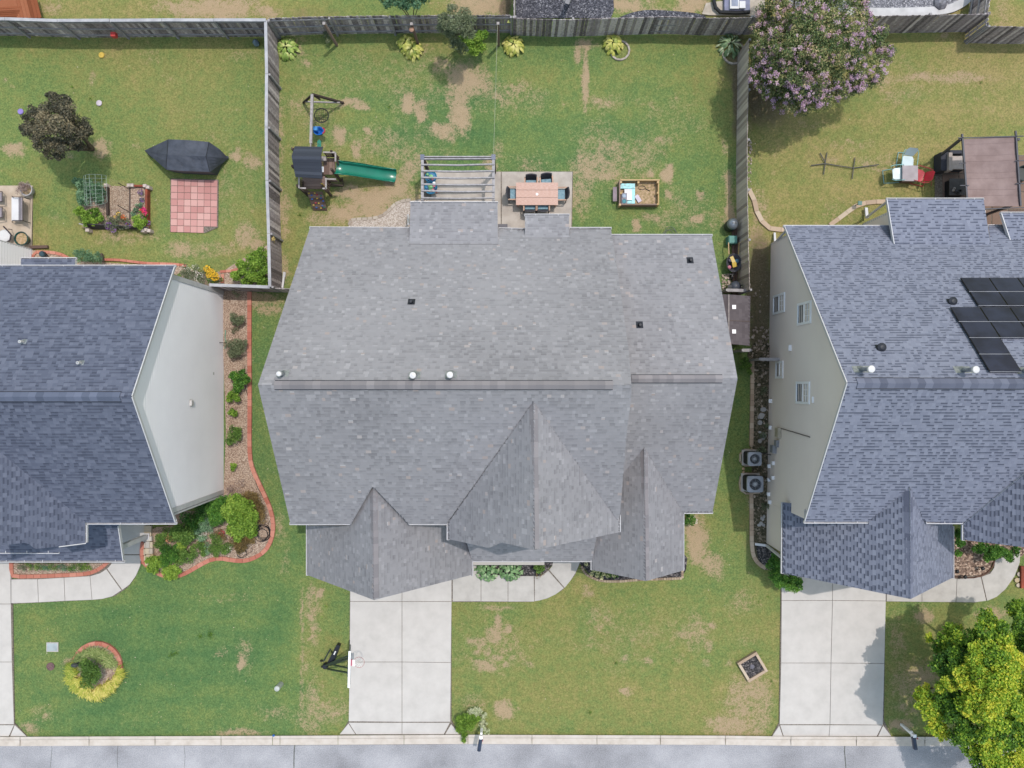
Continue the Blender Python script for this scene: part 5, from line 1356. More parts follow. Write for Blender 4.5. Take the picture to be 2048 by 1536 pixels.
# ---- hostas: every large leaf is a part
def hosta(label, px, py, r, mats, n=62, z=.36, group="clumps of hosta along the back fence", seed=1, narrow=.42, big=1.0):
    rr = random.Random(seed); g = G(px, py, .2)
    t = thing("hosta_plant", label, "hosta", (g.x, g.y, 0), group)
    Rw = r*S
    lm = []
    for v in range(3):
        mb = MB(); L = .30*big; w = L*narrow; K = 5
        pts = []
        for i in range(K+1):
            s_ = i/K; ww = w*math.sin(math.pi*min(1, (s_*.92+.06)))**.8/2*(1.0 if s_ < 1 else .02)
            zz = .05*math.sin(s_*math.pi) - .07*s_*s_*(1+v*.3)
            pts.append((s_*L, ww, zz))
        vs = []
        for (x, ww, zz) in pts: vs += [(x, -ww, zz+.012), (x, 0, zz), (x, ww, zz+.012)]
        fs = []
        for i in range(K): fs += [(3*i, 3*i+3, 3*i+4, 3*i+1), (3*i+1, 3*i+4, 3*i+5, 3*i+2)]
        mb.idx(vs, fs)
        lm.append(mb)
    ms = [lm[v].mesh("leaf", mats, True) for v in range(3)]
    for i in range(n):
        ring = (i/n)**.6; th = i*2.39996 + rr.uniform(-.3, .3)
        d = Rw*ring*.95; zz = z*(1-ring*ring*.72) + .03 + rr.uniform(-.02, .02)
        x, y = d*math.cos(th), d*math.sin(th)
        link("leaf", rr.choice(ms), t, (x*.86, y*.86, zz), (rr.uniform(-.25, .25), .15+.55*ring+rr.uniform(-.15, .15), th+rr.uniform(-.25, .25)), [.8+.35*rr.random()]*3)
    mb = MB(); mb.lathe([(.06,-.02),(.03,z*.9),(0,z*.95)], 8, (g.x, g.y, 0)); obj("crown_base", mb, F_GREEN, t)
    return t
H_Y = M("hosta_yellow", [(0, c(150,168,76,1.1)), (.5, c(204,206,104,1.1)), (1, c(236,230,146,1.1))], src='objrand', rough=.5, spec=.4, trans=.2, fine=.15, fscale=30)
H_G = M("hosta_green", [(0, c(124,160,76,1.1)), (.6, c(180,204,108,1.1)), (1, c(222,228,156,1.1))], src='objrand', rough=.5, spec=.4, trans=.2, fine=.15, fscale=30)
H_D = M("hosta_white_edged", [(0, c(84,116,82,1.1)), (.6, c(136,164,118,1.1)), (1, c(214,224,184,1.1))], src='objrand', rough=.5, spec=.4, trans=.2, fine=.2, fscale=50)
hosta("yellow-green hosta in the corner by the long side fence", 573,96,21, H_G, 70, seed=2)
hosta("largest pale yellow hosta beside the leaning post", 812,86,16, H_Y, 56, seed=3)
hosta("pale yellow hosta overlapping the largest one on its lower side", 825,99,18, H_Y, 60, seed=4)
hosta("golden hosta right of the string-light post", 1027,90,20, H_Y, 70, seed=5)
hosta("golden hosta in its own small concrete ring", 1226,87,18.5, H_Y, 62, seed=6)
hosta("dark white-edged hosta in the corner near the purple tree", 1461,88,24, H_D, 85, seed=7, narrow=.26, big=1.1)
bush("tiny weedy clump at the foot of the leaning fence post", [(652,72,8,.4,.5),(655,80,7,.3,.6)], 400, .06, F_SAGE, stems=False)

# ---- front porch bed of the main house
hosta("broad-leaved green shrub left in the porch bed", 974,1140,25, M("hydrangea_leaf", [(0, c(84,122,78,1.1)), (.5, c(128,166,112,1.1)), (1, c(186,210,164,1.1))], src='objrand', rough=.55, trans=.2, fine=.2, fscale=30), 95, .5, "leafy green shrubs in the porch bed", 8, .5, .8)
hosta("broad-leaved green shrub in the middle of the porch bed", 1021,1140,25, M("hydrangea_leaf", []), 95, .5, "leafy green shrubs in the porch bed", 9, .5, .8)
bush("small reddish-tipped shrub at the curve of the front walk", [(1077,1133,11,.5,.4),(1080,1142,8,.4,.5),(1074,1128,8,.5,.5)], 1100, .06, F_GREEN, extra=[([(1078,1150,6,.25,.6,.05),(1085,1147,4,.3,.5,.05),(1074,1155,3,.15,.5,.05)], 90, .035, F_RUST, "dry_flower_head")])
bush("shrub with creamy flower heads under the small front gable", [(1190,1142,9,.45,.4),(1203,1146,10,.45,.45),(1215,1148,8,.4,.4),(1228,1150,7,.4,.4)], 900, .07, F_GREEN,
     extra=[([(1183,1148,4,.55,.8,.08),(1194,1150,4.5,.6,.9,.08),(1203,1155,4,.5,.9,.08),(1188,1140,4,.6,.7,.08),(1197,1143,4,.6,.8,.08),(1215,1152,3.5,.5,.8,.08),(1228,1151,4,.5,.8,.08),(1207,1148,3.5,.6,.9,.08),(1172,1128,4,.3,.8,.08)], 700, .035, fol("petal_cream", [(0, c(176,182,110)), (1, c(232,226,176))], .1), "flower_head")])
bush("white-flowered shrub at the right corner of the main house", [(1378,1036,10,.6,.5),(1386,1042,9,.5,.5),(1374,1046,8,.5,.4)], 900, .06, F_DEEP, extra=[([(1389,1034,3,.6,.5,.05),(1392,1040,3,.6,.5,.05),(1380,1050,3,.5,.5,.05),(1392,1045,2.5,.5,.5,.05)], 120, .035, F_WHITE, "flower")])

# ---- left neighbour's side bed
SG = "shrubs in the mulch strip by the grey gable"
bush("sage-green shrub nearest the side fence in the mulch strip", [(470,634,10,.5,.45),(480,638,10,.5,.45),(473,646,8,.4,.4)], 1500, .06, F_SAGE, group=SG)
bush("tiny low weed between the two sage shrubs", [(467,661,7,.15,.5),(475,658,5,.12,.4)], 260, .04, F_SAGE, group=SG, stems=False)
bush("big sage-green shrub beside the terracotta edging", [(468,690,16,.7,.4),(480,698,14,.7,.45),(470,708,13,.6,.4),(486,688,10,.6,.4)], 3300, .06, F_SAGE, group=SG)
bush("bright green shrub leaning over the terracotta edging", [(470,752,13,.7,.5),(483,752,12,.7,.45),(495,760,9,.6,.5),(478,768,12,.6,.5),(475,780,9,.5,.45)], 3000, .08, F_DEEP, group=SG)
bush("lime-green shrub just below the bright green one", [(463,790,10,.5,.5),(472,795,9,.5,.5),(460,800,7,.4,.5)], 1300, .08, F_LIME, group=SG)
bush("small lime clump above the round mid-green shrub", [(464,822,8,.4,.5),(470,828,7,.35,.5)], 900, .07, F_LIME, group=SG)
bush("round mid-green shrub low in the mulch strip", [(466,862,12,.6,.45),(472,872,12,.6,.5),(463,880,10,.5,.5),(475,862,9,.5,.4)], 2300, .06, F_GREEN, group=SG)
bush("single small bright plant alone in the mulch", [(466,934,7,.35,.55)], 600, .07, F_LIME, group=SG)
bush("patch of dry brown stems in the mulch", [(470,978,14,.25,.5),(480,965,10,.2,.5),(462,985,9,.2,.4)], 420, .05, F_DRY, group=SG, stems=False)
# corner bed
CG = CG_
bush("largest lime-yellow shrub in the curved corner bed", [(478,1010,16,1.0,.55),(492,1020,18,1.0,.6),(475,1035,20,1.2,.6),(495,1045,18,1.0,.55),(480,1058,16,.9,.6),(465,1020,14,.9,.45),(503,1058,11,.7,.4)], 9500, .095, F_LIME, group=CG)
bush("rusty-leaved shrub at the outer bend of the corner bed", [(505,1000,12,.7,.45),(515,1015,12,.7,.4),(520,1032,10,.6,.5),(498,996,10,.6,.5)], 2000, .05, F_RUST, group=CG)
bush("mid-green shrub left of the lime-yellow one", [(438,1008,12,.8,.5),(430,1025,14,.8,.5),(440,1035,13,.8,.5),(450,1000,8,.7,.4)], 3200, .08, F_DEEP, group=CG)
bush("shaded dark shrub against the downspout of the grey gable", [(405,1020,14,.6,.2),(385,1040,14,.6,.2),(415,1005,10,.6,.2),(425,998,8,.6,.2)], 2400, .07, F_DEEP, group=CG)
bush("wide mid-green shrub in the middle of the corner bed", [(365,1060,13,.6,.5),(378,1068,14,.6,.5),(352,1066,9,.5,.4),(372,1080,10,.5,.5)], 3300, .065, F_GREEN, group=CG)
bush("grey-green variegated shrub in the corner bed", [(395,1062,10,.5,.6),(405,1052,9,.5,.7),(418,1050,10,.5,.6),(400,1075,8,.4,.7)], 1600, .055, F_BLUEG, group=CG, extra=[([(398,1070,9,.45,.6,.05),(408,1066,6,.4,.6,.05)], 150, .04, F_WHITE, "pale_leaf")])
bush("low reddish spray of flowers in the corner bed", [(440,1066,7,.3,.4),(448,1073,6,.3,.4)], 260, .045, F_RUST, group=CG, extra=[([(443,1068,7,.32,.9,.05)], 90, .035, F_PINK, "flower")])
bush("tall narrow grass-green clump in the corner bed", [(432,1075,8,.4,.5),(433,1090,10,.45,.5),(431,1103,9,.4,.5)], 1700, .07, F_GREEN, group=CG, aspect=.25)
bush("rusty low shrub beside the black hose", [(475,1078,11,.5,.4),(488,1085,12,.5,.35),(498,1080,9,.5,.5),(482,1096,9,.4,.3)], 1900, .055, F_RUST, group=CG)
bush("small white-flowering clump near the bottom edging", [(455,1095,9,.35,.5),(450,1102,6,.3,.5)], 700, .05, F_GREEN, group=CG, extra=[([(455,1097,8,.38,.5,.05)], 60, .035, F_WHITE, "flower")])
bush("orange-tipped bush in the left corner of the bed", [(325,1075,10,.5,.5),(322,1088,9,.5,.4),(335,1066,8,.45,.6),(345,1078,8,.4,.5)], 1700, .05, F_GREEN, group=CG, extra=[([(338,1076,9,.5,.4,.08)], 130, .04, fol("petal_salmon", [(0, c(196,130,96)), (1, c(220,160,124))], .1), "flower")])
bush("dark green mounded bush beside the low stone column", [(332,1100,11,.5,.35),(345,1108,11,.5,.4),(335,1118,10,.5,.35),(352,1098,8,.4,.4)], 2300, .06, F_DEEP, group=CG)
bush("yellow-green low bush in the lower left bed", [(362,1105,10,.4,.55),(372,1115,11,.4,.55),(382,1105,9,.4,.5),(388,1095,7,.35,.7),(360,1120,8,.35,.5)], 2100, .055, F_GREEN, group=CG)
bush("bright lime bush touching the stone column", [(304,1122,9,.5,.6),(315,1128,10,.5,.6),(322,1120,8,.5,.55),(308,1138,8,.45,.6)], 1900, .075, F_LIME, group=CG)
bush("bright lime bush at the bottom tip of the bed", [(338,1143,9,.4,.65),(350,1142,9,.4,.65),(345,1151,8,.35,.7)], 1500, .075, F_LIME, group=CG)
bush("pale soft grey-green clump in the corner bed", [(410,1100,7,.25,.8),(413,1090,6,.25,.8)], 350, .05, F_BLUEG, group=CG)
bush("small green clump between the grey-green ones", [(402,1092,8,.3,.4),(404,1105,6,.3,.5)], 700, .055, F_GREEN, group=CG)
bush("yellow-leaved little bush in the corner bed", [(362,1090,6,.4,.9),(366,1096,5,.35,.9)], 500, .06, F_LIME, group=CG)
# bed below the porch roof
PG = "low plants under the porch eave"
for i in range(9):
    x = 40+i*17 + R.uniform(-3, 3)
    bush(["grey-green tuft at the left end of the porch bed","pale tuft second along the porch bed","leafy tuft third along the porch bed","white-edged tuft fourth along the porch bed","green tuft in the middle of the porch bed","striped tuft right of the middle of the porch bed","dense green tuft in the porch bed","dark tuft near the right end of the porch bed","yellowish tuft at the curved end of the porch bed"][i],
         [(x, 1131+R.uniform(-2,2), 9, .25, .5), (x+6, 1136, 6, .18, .6)], 420, .07, [F_SAGE,F_GREEN,F_GREEN,F_BLUEG,F_GREEN,F_BLUEG,F_DEEP,F_GREEN,F_LIME][i], group=PG, aspect=.22, stems=False)
# behind the left house
bush("soft blue-green shrub against the back gutter of the left house", [(162,512,13,.8,.5),(180,515,14,.8,.5),(195,515,12,.7,.5),(170,506,9,.7,.5)], 3000, .05, F_BLUEG)
bush("big yellow-green bush in the fence corner", [(505,525,18,1.0,.55),(522,515,16,1.1,.5),(488,540,16,.9,.5),(510,548,18,.9,.5),(530,535,13,1.0,.4),(475,552,12,.7,.6),(528,560,14,.7,.45),(495,562,12,.6,.5)], 8200, .085, F_LIME)
bush("shrub thick with small white flowers behind the grey gable", [(372,542,12,.6,.4),(385,550,13,.6,.4),(398,560,12,.6,.4),(392,538,9,.6,.5),(408,548,9,.5,.4)], 2300, .05, F_SAGE,
     extra=[([(370,540,10,.62,.5,.12),(385,548,12,.64,.5,.12),(398,556,10,.62,.5,.12),(390,536,8,.62,.5,.12)], 420, .04, F_WHITE, "flower")])
bush("yellow-orange flowering clump behind the grey gable", [(418,542,9,.5,.3),(428,552,9,.5,.3),(420,560,8,.5,.3)], 700, .055, F_GREEN,
     extra=[([(414,538,7,.62,.6,.08),(422,545,8,.62,.7,.08),(430,553,8,.60,.6,.08),(418,550,6,.62,.7,.08)], 650, .05, F_YEL, "flower")])
bush("low green weeds behind the left gutter corner", [(362,548,7,.3,.5),(375,555,6,.3,.5),(430,565,8,.3,.4),(440,558,6,.3,.4)], 600, .05, F_GREEN, stems=False)
# small tuft on the side fence
bush("small pale plant growing through the side fence", [(547,478,4,1.5,.9),(546,485,4,1.2,.8)], 160, .06, fol("leaf_pale_yellow", [(0, c(150,140,86)), (1, c(206,190,130))]), stems=False)
bush("pale weeds drooping over the low-capped fence", [(470,584,7,.5,.8),(475,590,6,.3,.8)], 200, .05, F_SAGE, stems=False)
# right neighbour
bush("dense glossy green shrub at the garage corner of the right house", [(1545,1130,14,.9,.5),(1548,1150,15,.9,.5),(1558,1160,15,.9,.55),(1575,1165,16,.8,.6),(1590,1168,14,.7,.55),(1550,1118,11,.8,.4),(1585,1158,12,.8,.35)], 6800, .08, F_DEEP)
bush("dark shrub squeezed beside the right garage gutter", [(1917,1065,10,.9,.25),(1918,1085,10,.9,.35),(1915,1105,8,.8,.5)], 1900, .08, F_DEEP)
bush("dense green shrub under the right-hand gable", [(1960,1098,14,.8,.35),(1980,1102,15,.8,.45),(2000,1105,15,.8,.45),(2018,1110,13,.7,.45),(1975,1115,10,.6,.5),(2030,1100,10,.7,.4)], 5600, .08, F_DEEP)
bush("green bush in the strip between the houses by the shed", [(1488,722,8,.6,.3),(1492,732,9,.5,.45),(1498,742,7,.4,.5),(1483,735,6,.4,.3)], 1100, .07, F_GREEN)
bush("scruffy undergrowth along the beige wall", [(1526,870,8,.2,.4),(1522,900,9,.2,.35),(1530,1010,9,.25,.4),(1528,780,9,.2,.35),(1532,850,5,.5,.5)], 1200, .05, F_SAGE, stems=False)
# mailbox planting
bush("arching bright green ornamental grass by the mailbox", [(928,1440,14,.5,.45),(940,1448,14,.45,.5),(925,1455,12,.4,.5),(950,1438,9,.4,.5)], 2600, .17, F_LIME, cat="ornamental grass", name="ornamental_grass", aspect=.14, k=4)
bush("long green blades trailing over the kerb", [(930,1470,6,.25,.5),(928,1480,4,.2,.5)], 260, .26, F_LIME, cat="ornamental grass", name="ornamental_grass", aspect=.1, stems=False)
bush("silvery white-green clump above the mailbox grass", [(945,1422,10,.3,.7),(958,1424,10,.3,.8),(970,1432,7,.3,.8)], 900, .07, fol("leaf_silver", [(0, c(130,148,108)), (.5, c(176,188,146)), (1, c(216,220,190))]), aspect=.4)
bush("silvery clump right of the mailbox post", [(968,1448,9,.25,.7),(972,1462,8,.2,.7),(965,1440,7,.25,.8)], 800, .06, MATS["leaf_silver"], aspect=.4)
# round island bed
bush("feathery green shrub in the middle of the round terracotta bed", [(175,1342,22,.8,.4),(182,1355,20,.8,.4),(168,1330,14,.7,.45),(190,1340,14,.7,.4)], 6000, .06, F_GREEN)

# ---- small litter on the lawns: fallen petals and weed rosettes
rr = random.Random(99); g9 = np.random.default_rng(4)
pts = []
for (x0, y0, x1, y1, n_) in ((30,1150,600,1465,200),(1500,90,2040,440,200),(560,80,1480,440,150),(20,80,520,520,120),(905,1180,1555,1465,110),(500,600,560,1100,140),(1440,900,1500,1140,40)):
    for i in range(n_): pts.append((rr.uniform(x0,x1), rr.uniform(y0,y1)))
V = []
for (x, y) in pts:
    q = G(x, y, .03); s_ = rr.choice((.012,.018,.018,.028)); a = rr.random()*3
    for k in range(4): V.append((q.x+s_*math.cos(a+k*1.571), q.y+s_*math.sin(a+k*1.571), .012+.006*(k % 2)))
leaf_object("fallen_petals", np.array(V), g9.random(len(pts)), fol("petal_pale", [(0, c(150,146,96,2.2)), (.6, c(190,178,130,2.2)), (1, c(214,204,180,2.0))], .1), None)
B_ = []
for i in range(30):
    x0, y0, x1, y1 = rr.choice(((30,1210,600,1465),(1500,120,2040,440),(570,90,1470,440),(20,90,520,500),(905,1190,1555,1465),(905,1190,1555,1465),(610,1190,690,1460)))
    x, y = rr.uniform(x0,x1), rr.uniform(y0,y1); r_ = rr.uniform(1.5, 4.5)
    B_.append((x, y, r_, .03, rr.uniform(.2,.6), .03))
for (x, y, r_) in ((420,1270,9),(400,1273,6),(343,1310,7),(352,1306,5),(600,430,6),(1460,1000,6),(1180,1425,5)): B_.append((x, y, r_, .04, .35, .04))
V, tn = leaf_cloud(px_blobs(B_), 1100, .06, 41, .3, shell=.1, zcut=.0); leaf_object("lawn_weeds", V, tn, F_LIME, None)
# ---------------------------------------------------------------- yard objects
DECKW = M("treated_timber_brown", [(0, c(112,92,84)), (.5, c(140,118,108)), (1, c(164,142,130))], src='objrand', rough=.9, fine=.3, fscale=25)
DARKW = M("dark_timber", [(0, c(70,60,56)), (.5, c(92,80,74)), (1, c(116,102,94))], src='objrand', rough=.9, fine=.3, fscale=25)
PALEW = M("pale_weathered_beam", [(.2, c(164,158,156)), (.8, c(196,190,188))], scale=6, rough=.9, fine=.3, fscale=25)
CANW = M("charcoal_plank", [(0, c(66,72,84)), (.5, c(78,85,98)), (1, c(92,99,112))], src='objrand', rough=.85, fine=.2, fscale=20)
GREENP = flat("green_slide_plastic", (24,138,112), rough=.25, spec=.6, var=.05)
BLUEP = flat("blue_plastic", (36,118,214), rough=.35)
REDP = flat("red_plastic", (206,60,84), rough=.35)
YELP = flat("yellow_plastic", (232,200,80), rough=.4)
BLACKM = flat("black_metal", (34,36,42), rough=.5)
ROPE = flat("rope", (150,142,120), rough=.9)
def pxbox(mb, x0, y0, x1, y1, z0, z1, tone=.5, mi=0):
    a, b = G(x0, y0, z1), G(x1, y1, z1)
    mb.box((min(a.x,b.x), min(a.y,b.y), z0), (max(a.x,b.x), max(a.y,b.y), z1), tone, None, mi); return mb
def B1(name, mat, parent, *boxes, label=None):
    mb = MB()
    for b in boxes: pxbox(mb, *b)
    return obj(name, mb, mat, parent, label=label)
def bar(name, mat, parent, a, b, w, h=None, label=None):
    return obj(name, MB().bar(a, b, w, h), mat, parent, label=label)

# ---- play set
t = thing("play_set", "wooden play set with charcoal plank roof, two small decks and a green slide", "play set", (GX(625), GY(345), 0))
# roof planks
ridge_y, back_y, front_y = 312.5, 292.5, 355.5
rx0, rx1 = (583, 642), (589.5, 646)
A0, A1 = G(583,312.5,3.4), G(641.5,313,3.4)
Bk0, Bk1 = G(589.5,292.5,2.75), G(646,293.5,2.75)
Fr0, Fr1 = G(591,354,2.75), G(645,357.5,2.75)
for (e0, e1, n_) in ((Bk0, Bk1, 4), (Fr0, Fr1, 7)):
    for i in range(n_):
        k0, k1 = i/n_, (i+.97)/n_
        a, b = A0.lerp(e0, k0), A1.lerp(e1, k0); c1, d1 = A1.lerp(e1, k1), A0.lerp(e0, k1)
        mb = MB(); q = [a, b, c1, d1]; lo = [p - Vector((0,0,.03)) for p in q]; q = [p+Vector((0,0,.008*(i % 2))) for p in q]
        mb.idx(q+lo, [(0,1,2,3),(7,6,5,4),(0,4,5,1),(1,5,6,2),(2,6,7,3),(3,7,4,0)]); obj("roof_plank", mb, CANW, t)
for (px, py, h_) in ((602,316,2.8),(645,318,2.8),(602,349,2.8),(645,349,2.8),(670,312,2.1),(670,347,2.1),(602,378,2.0),(650,378,2.0)):
    g = G(px, py, 1.3); mb = MB(); mb.box((g.x-.045, g.y-.045, 0), (g.x+.045, g.y+.045, h_)); obj("post", mb, DARKW, t)
def deck(x0, y0, x1, y1, z, n_, vert=False):
    for i in range(n_):
        if vert: B1("deck_board", DECKW, t, (x0+(x1-x0)*i/n_, y0, x0+(x1-x0)*(i+.94)/n_, y1, z-.035, z))
        else: B1("deck_board", DECKW, t, (x0, y0+(y1-y0)*i/n_, x1, y0+(y1-y0)*(i+.94)/n_, z-.035, z))
deck(600, 316, 645, 350, 1.35, 5); deck(646, 316, 671, 349, 1.3, 4, True); deck(605, 352, 650, 378, 1.25, 5)
def railing(a, b, z0, z1, n_, side=None):
    A, B = G(*a, z1), G(*b, z1)
    bar("rail", PALEW, t, A, B, .07, .04); bar("rail", DARKW, t, Vector((A.x,A.y,z0)), Vector((B.x,B.y,z0)), .05, .07)
    for i in range(n_):
        p = A.lerp(B, (i+.5)/n_); bar("baluster", DECKW, t, (p.x, p.y, z0), (p.x, p.y, z1-.02), .06, .025)
railing((646,304.5),(671,305), 1.4, 2.05, 6); railing((650,358),(672,358.5), 1.4, 1.75, 6); railing((671,305),(671,323), 1.4, 2.05, 4); 
railing((598,354),(598,376), 1.3, 2.0, 5); railing((598,376),(612,376.5), 1.3, 1.9, 3); railing((645,377),(652,377), 1.3, 1.9, 2); railing((652,356),(652,378), 1.3, 1.9, 4)
B1("shelf_box", PALEW, t, (643,312.5,652,321,1.6,1.75)); B1("sign_panel", VINYL, t, (643,333,647,344,1.36,1.42)); B1("toy_panel", YELP, t, (641.5,366.5,645,372.5,1.3,1.75))
bar("ladder_rail", DARKW, t, G(654,367,.6), G(686,371,.6), .05); bar("ladder_rail", DARKW, t, G(655,372,.1), G(686,372,.1), .05)
bar("ladder_rung", DARKW, t, G(684,354,.4), G(687,372,.3), .05); bar("ladder_rung", DARKW, t, G(660,360,.5), G(661,372,.3), .05)
# lower swing bar out of the A-frame
bar("swing_beam", PALEW, t, G(624.5,189,2.25), G(621.8,287,2.25), .11, .14)
bar("swing_beam_end", PALEW, t, G(621.8,287,2.25), G(621.5,295,2.25), .05, .10)
for a in (G(607,205,0), G(687,206,0)):
    bar("a_frame_leg", DARKW, t, G(625.5,189,2.2), a, .09)
bar("a_frame_brace", PALEW, t, G(611,203.5,.55), G(680,205.5,.45), .05, .09); bar("a_frame_brace", DARKW, t, G(626,190,2.0), G(640,199,1.4), .06)
# climbing ramp with holds
ra = [G(613,383,1.2), G(644.5,383,1.2), G(654.5,421,.05), G(627,421,.05)]
for i in range(6):
    k0, k1 = i/6, (i+.95)/6
    q = [ra[0].lerp(ra[3], k0), ra[1].lerp(ra[2], k0), ra[1].lerp(ra[2], k1), ra[0].lerp(ra[3], k1)]; lo = [p-Vector((0,0,.03)) for p in q]
    mb = MB(); mb.idx(q+lo, [(0,1,2,3),(7,6,5,4),(0,4,5,1),(1,5,6,2),(2,6,7,3),(3,7,4,0)]); obj("ramp_board", mb, DECKW, t)
HC = [BLUEP, REDP, YELP, BLUEP, GREENP]
for i, (u, v) in enumerate(((.5,.08),(.25,.2),(.6,.18),(.85,.22),(.55,.36),(.2,.4),(.9,.5),(.35,.6),(.55,.62),(.15,.72),(.75,.75),(.3,.85),(.6,.88),(.85,.84),(.12,.1),(.8,.35))):
    p = ra[0].lerp(ra[1], u).lerp(ra[3].lerp(ra[2], u), v) + Vector((0,0,.02)); mb = MB(); mb.lathe([(.038,-.02),(.042,.02),(.025,.04),(0,.045)], 8, p, sx=1.1, sy=.8); obj("climbing_hold", mb, HC[(i*3) % 5 if i % 4 else 2], t)
# slide: U-shaped chute following a falling curve
path = spline([tuple(G(x, y, z)) for x, y, z in ((672,336,1.38),(684,337.5,1.33),(700,339,1.12),(730,343.5,.72),(762,349,.34),(780,352,.17),(792,354,.13))], 6)
prof = []
for k in range(11):
    a = math.pi*(k/10); prof.append((-math.cos(a)*.30, .26*(1-math.sin(a)**.7)))
mb = MB(); base = 0
Pth = [Vector(p) for p in path]
for i, p in enumerate(Pth):
    d = (Pth[min(i+1, len(Pth)-1)] - Pth[max(i-1, 0)]); d.z = 0; d.normalize(); sd = Vector((-d.y, d.x, 0))
    kk = 1 if i < len(Pth)-3 else 1-.06*(i-(len(Pth)-3))
    for (x, z) in prof: mb.v.append(tuple(p + sd*x*kk + Vector((0,0,z-.02))))
    for (x, z) in prof: mb.v.append(tuple(p + sd*x*1.08*kk + Vector((0,0,z-.05))))
m_ = len(prof)
for i in range(len(Pth)-1):
    for k in range(m_-1):
        a = i*2*m_+k; b = (i+1)*2*m_+k
        mb.f.append((a, b, b+1, a+1)); mb.f.append((a+m_, a+m_+1, b+m_+1, b+m_))
    for e in (0, m_-1):
        a = i*2*m_+e; b = (i+1)*2*m_+e; mb.f.append((a, a+m_, b+m_, b))
e = (len(Pth)-1)*2*m_
for k in range(m_-1): mb.f.append((e+k, e+k+m_, e+k+1+m_, e+k+1))
mb.t = [.5]*len(mb.f); mb.m = [0]*len(mb.f)
sl_ = obj("slide", mb, GREENP, t, smooth=True)
for i in (0, m_-1):
    mb = MB(); mb.tube([Vector(p)+Vector((-(Pth[min(j+1,len(Pth)-1)]-Pth[max(j-1,0)]).normalized().y, (Pth[min(j+1,len(Pth)-1)]-Pth[max(j-1,0)]).normalized().x, 0))*prof[i][0]+Vector((0,0,prof[i][1]-.03)) for j, p in enumerate(Pth)], .022, 6); obj("slide_lip", mb, GREENP, sl_, smooth=True)
# hanging swings are things of their own
c0 = G(643,231,.5)
s_ = thing("saucer_swing", "round black net saucer swing hanging from the pale beam", "swing", tuple(c0))
mb = MB(); mb.tube([c0+Vector((.33*math.cos(a), .33*math.sin(a), 0)) for a in [k*math.pi/14 for k in range(28)]], .022, 6, closed=True); obj("rim", mb, BLACKM, s_)
for k in range(-3, 4):
    L = math.sqrt(.33**2-(k*.085)**2)
    mb = MB(); mb.tube([c0+Vector((k*.085, -L, 0)), c0+Vector((k*.085, 0, -.06)), c0+Vector((k*.085, L, 0))], .006, 4); mb.tube([c0+Vector((-L, k*.085, 0)), c0+Vector((0, k*.085, -.06)), c0+Vector((L, k*.085, 0))], .006, 4); obj("net_rope", mb, BLACKM, s_)
for a in (.6, 2.3, 3.9, 5.5):
    mb = MB(); mb.tube([c0+Vector((.33*math.cos(a), .33*math.sin(a), 0)), G(625,209 if a < 3 else 232,2.2)], .008, 4); obj("rope", mb, BLACKM, s_)
c0 = G(638,263,.55)
s_ = thing("bucket_swing", "blue toddler bucket swing with a red front bar", "swing", tuple(c0))
mb = MB(); mb.lathe([(.10,-.18),(.19,-.12),(.23,.10),(.24,.12),(.20,.11),(.16,-.08),(0,-.12)], 14, c0, sx=1.05, sy=.85); obj("seat", mb, BLUEP, s_, smooth=True)
mb = MB(); mb.box((c0.x-.22,c0.y-.02,.50),(c0.x-.02,c0.y+.16,.80)); obj("seat_back", mb, flat("light_blue_plastic", (70,160,236)), s_)
mb = MB(); mb.tube([c0+Vector((.2,-.12,.1)), c0+Vector((.29,-.05,.12)), c0+Vector((.29,.06,.12)), c0+Vector((.2,.13,.1))], .035, 8); obj("front_bar", mb, REDP, s_)
for q in ((.15,.16),(-.18,.16),(-.18,-.14)):
    mb = MB(); mb.tube([c0+Vector((q[0],q[1],.12)), G(624.5,243 if q[1] > 0 else 272,2.2)], .008, 4); obj("rope", mb, ROPE, s_)
c0 = G(638.5,288,.5)
s_ = thing("swing_seat", "small green swing seat half under the charcoal plank roof", "swing", tuple(c0))
mb = MB(); mb.prism([(c0.x-.09,c0.y-.2),(c0.x+.09,c0.y-.2),(c0.x+.09,c0.y+.12),(c0.x,c0.y+.22),(c0.x-.09,c0.y+.12)], .47, .52); obj("seat", mb, GREENP, s_)
mb = MB(); mb.tube([c0, G(624,288,2.2)], .008, 4); obj("rope", mb, ROPE, s_)

# ---- pergola over the patio
PERG = M("pergola_grey_timber", [(.2, c(162,161,164)), (.8, c(200,198,200))], scale=6, rough=.9, fine=.3)
t = thing("pergola", "grey timber pergola with seven slats over the patio", "pergola", (GX(916), GY(370), 0))
zP = 2.55
bar("side_beam", PERG, t, G(845,312,zP), G(845,402,zP), .12, .16); bar("side_beam", PERG, t, G(987,312,zP), G(987,402,zP), .12, .16)
bar("front_beam", PERG, t, G(847,314,zP), G(985,314,zP), .05, .16); bar("front_beam", PERG, t, G(847,318.5,zP), G(985,318,zP), .05, .16)
for i, (ya, yb) in enumerate(((329.5,328.5),(342,342),(355,355.5),(368.5,369.5),(381.5,383),(396,396))):
    mid = G(916, (ya+yb)/2 + (1.2 if i % 2 else 1.6), zP+.09)
    mb = MB(); mb.bar(G(843,ya,zP+.09), mid, .06, .12); mb.bar(mid, G(989,yb,zP+.09), .06, .12); obj("slat", mb, PERG, t)
STEEL = flat("bracket_steel", (110,118,138), rough=.5, metal=.3)
for px in (845, 987):
    p = G(px, 314, zP); mb = MB(); mb.box((p.x-.065, p.y-.065, 0), (p.x+.065, p.y+.065, zP-.05)); obj("post", mb, DARKW, t)
    mb = MB(); mb.box((p.x-.09, p.y-.14, zP-.1), (p.x+.09, p.y+.09, zP+.10)); obj("corner_bracket", mb, STEEL, t)
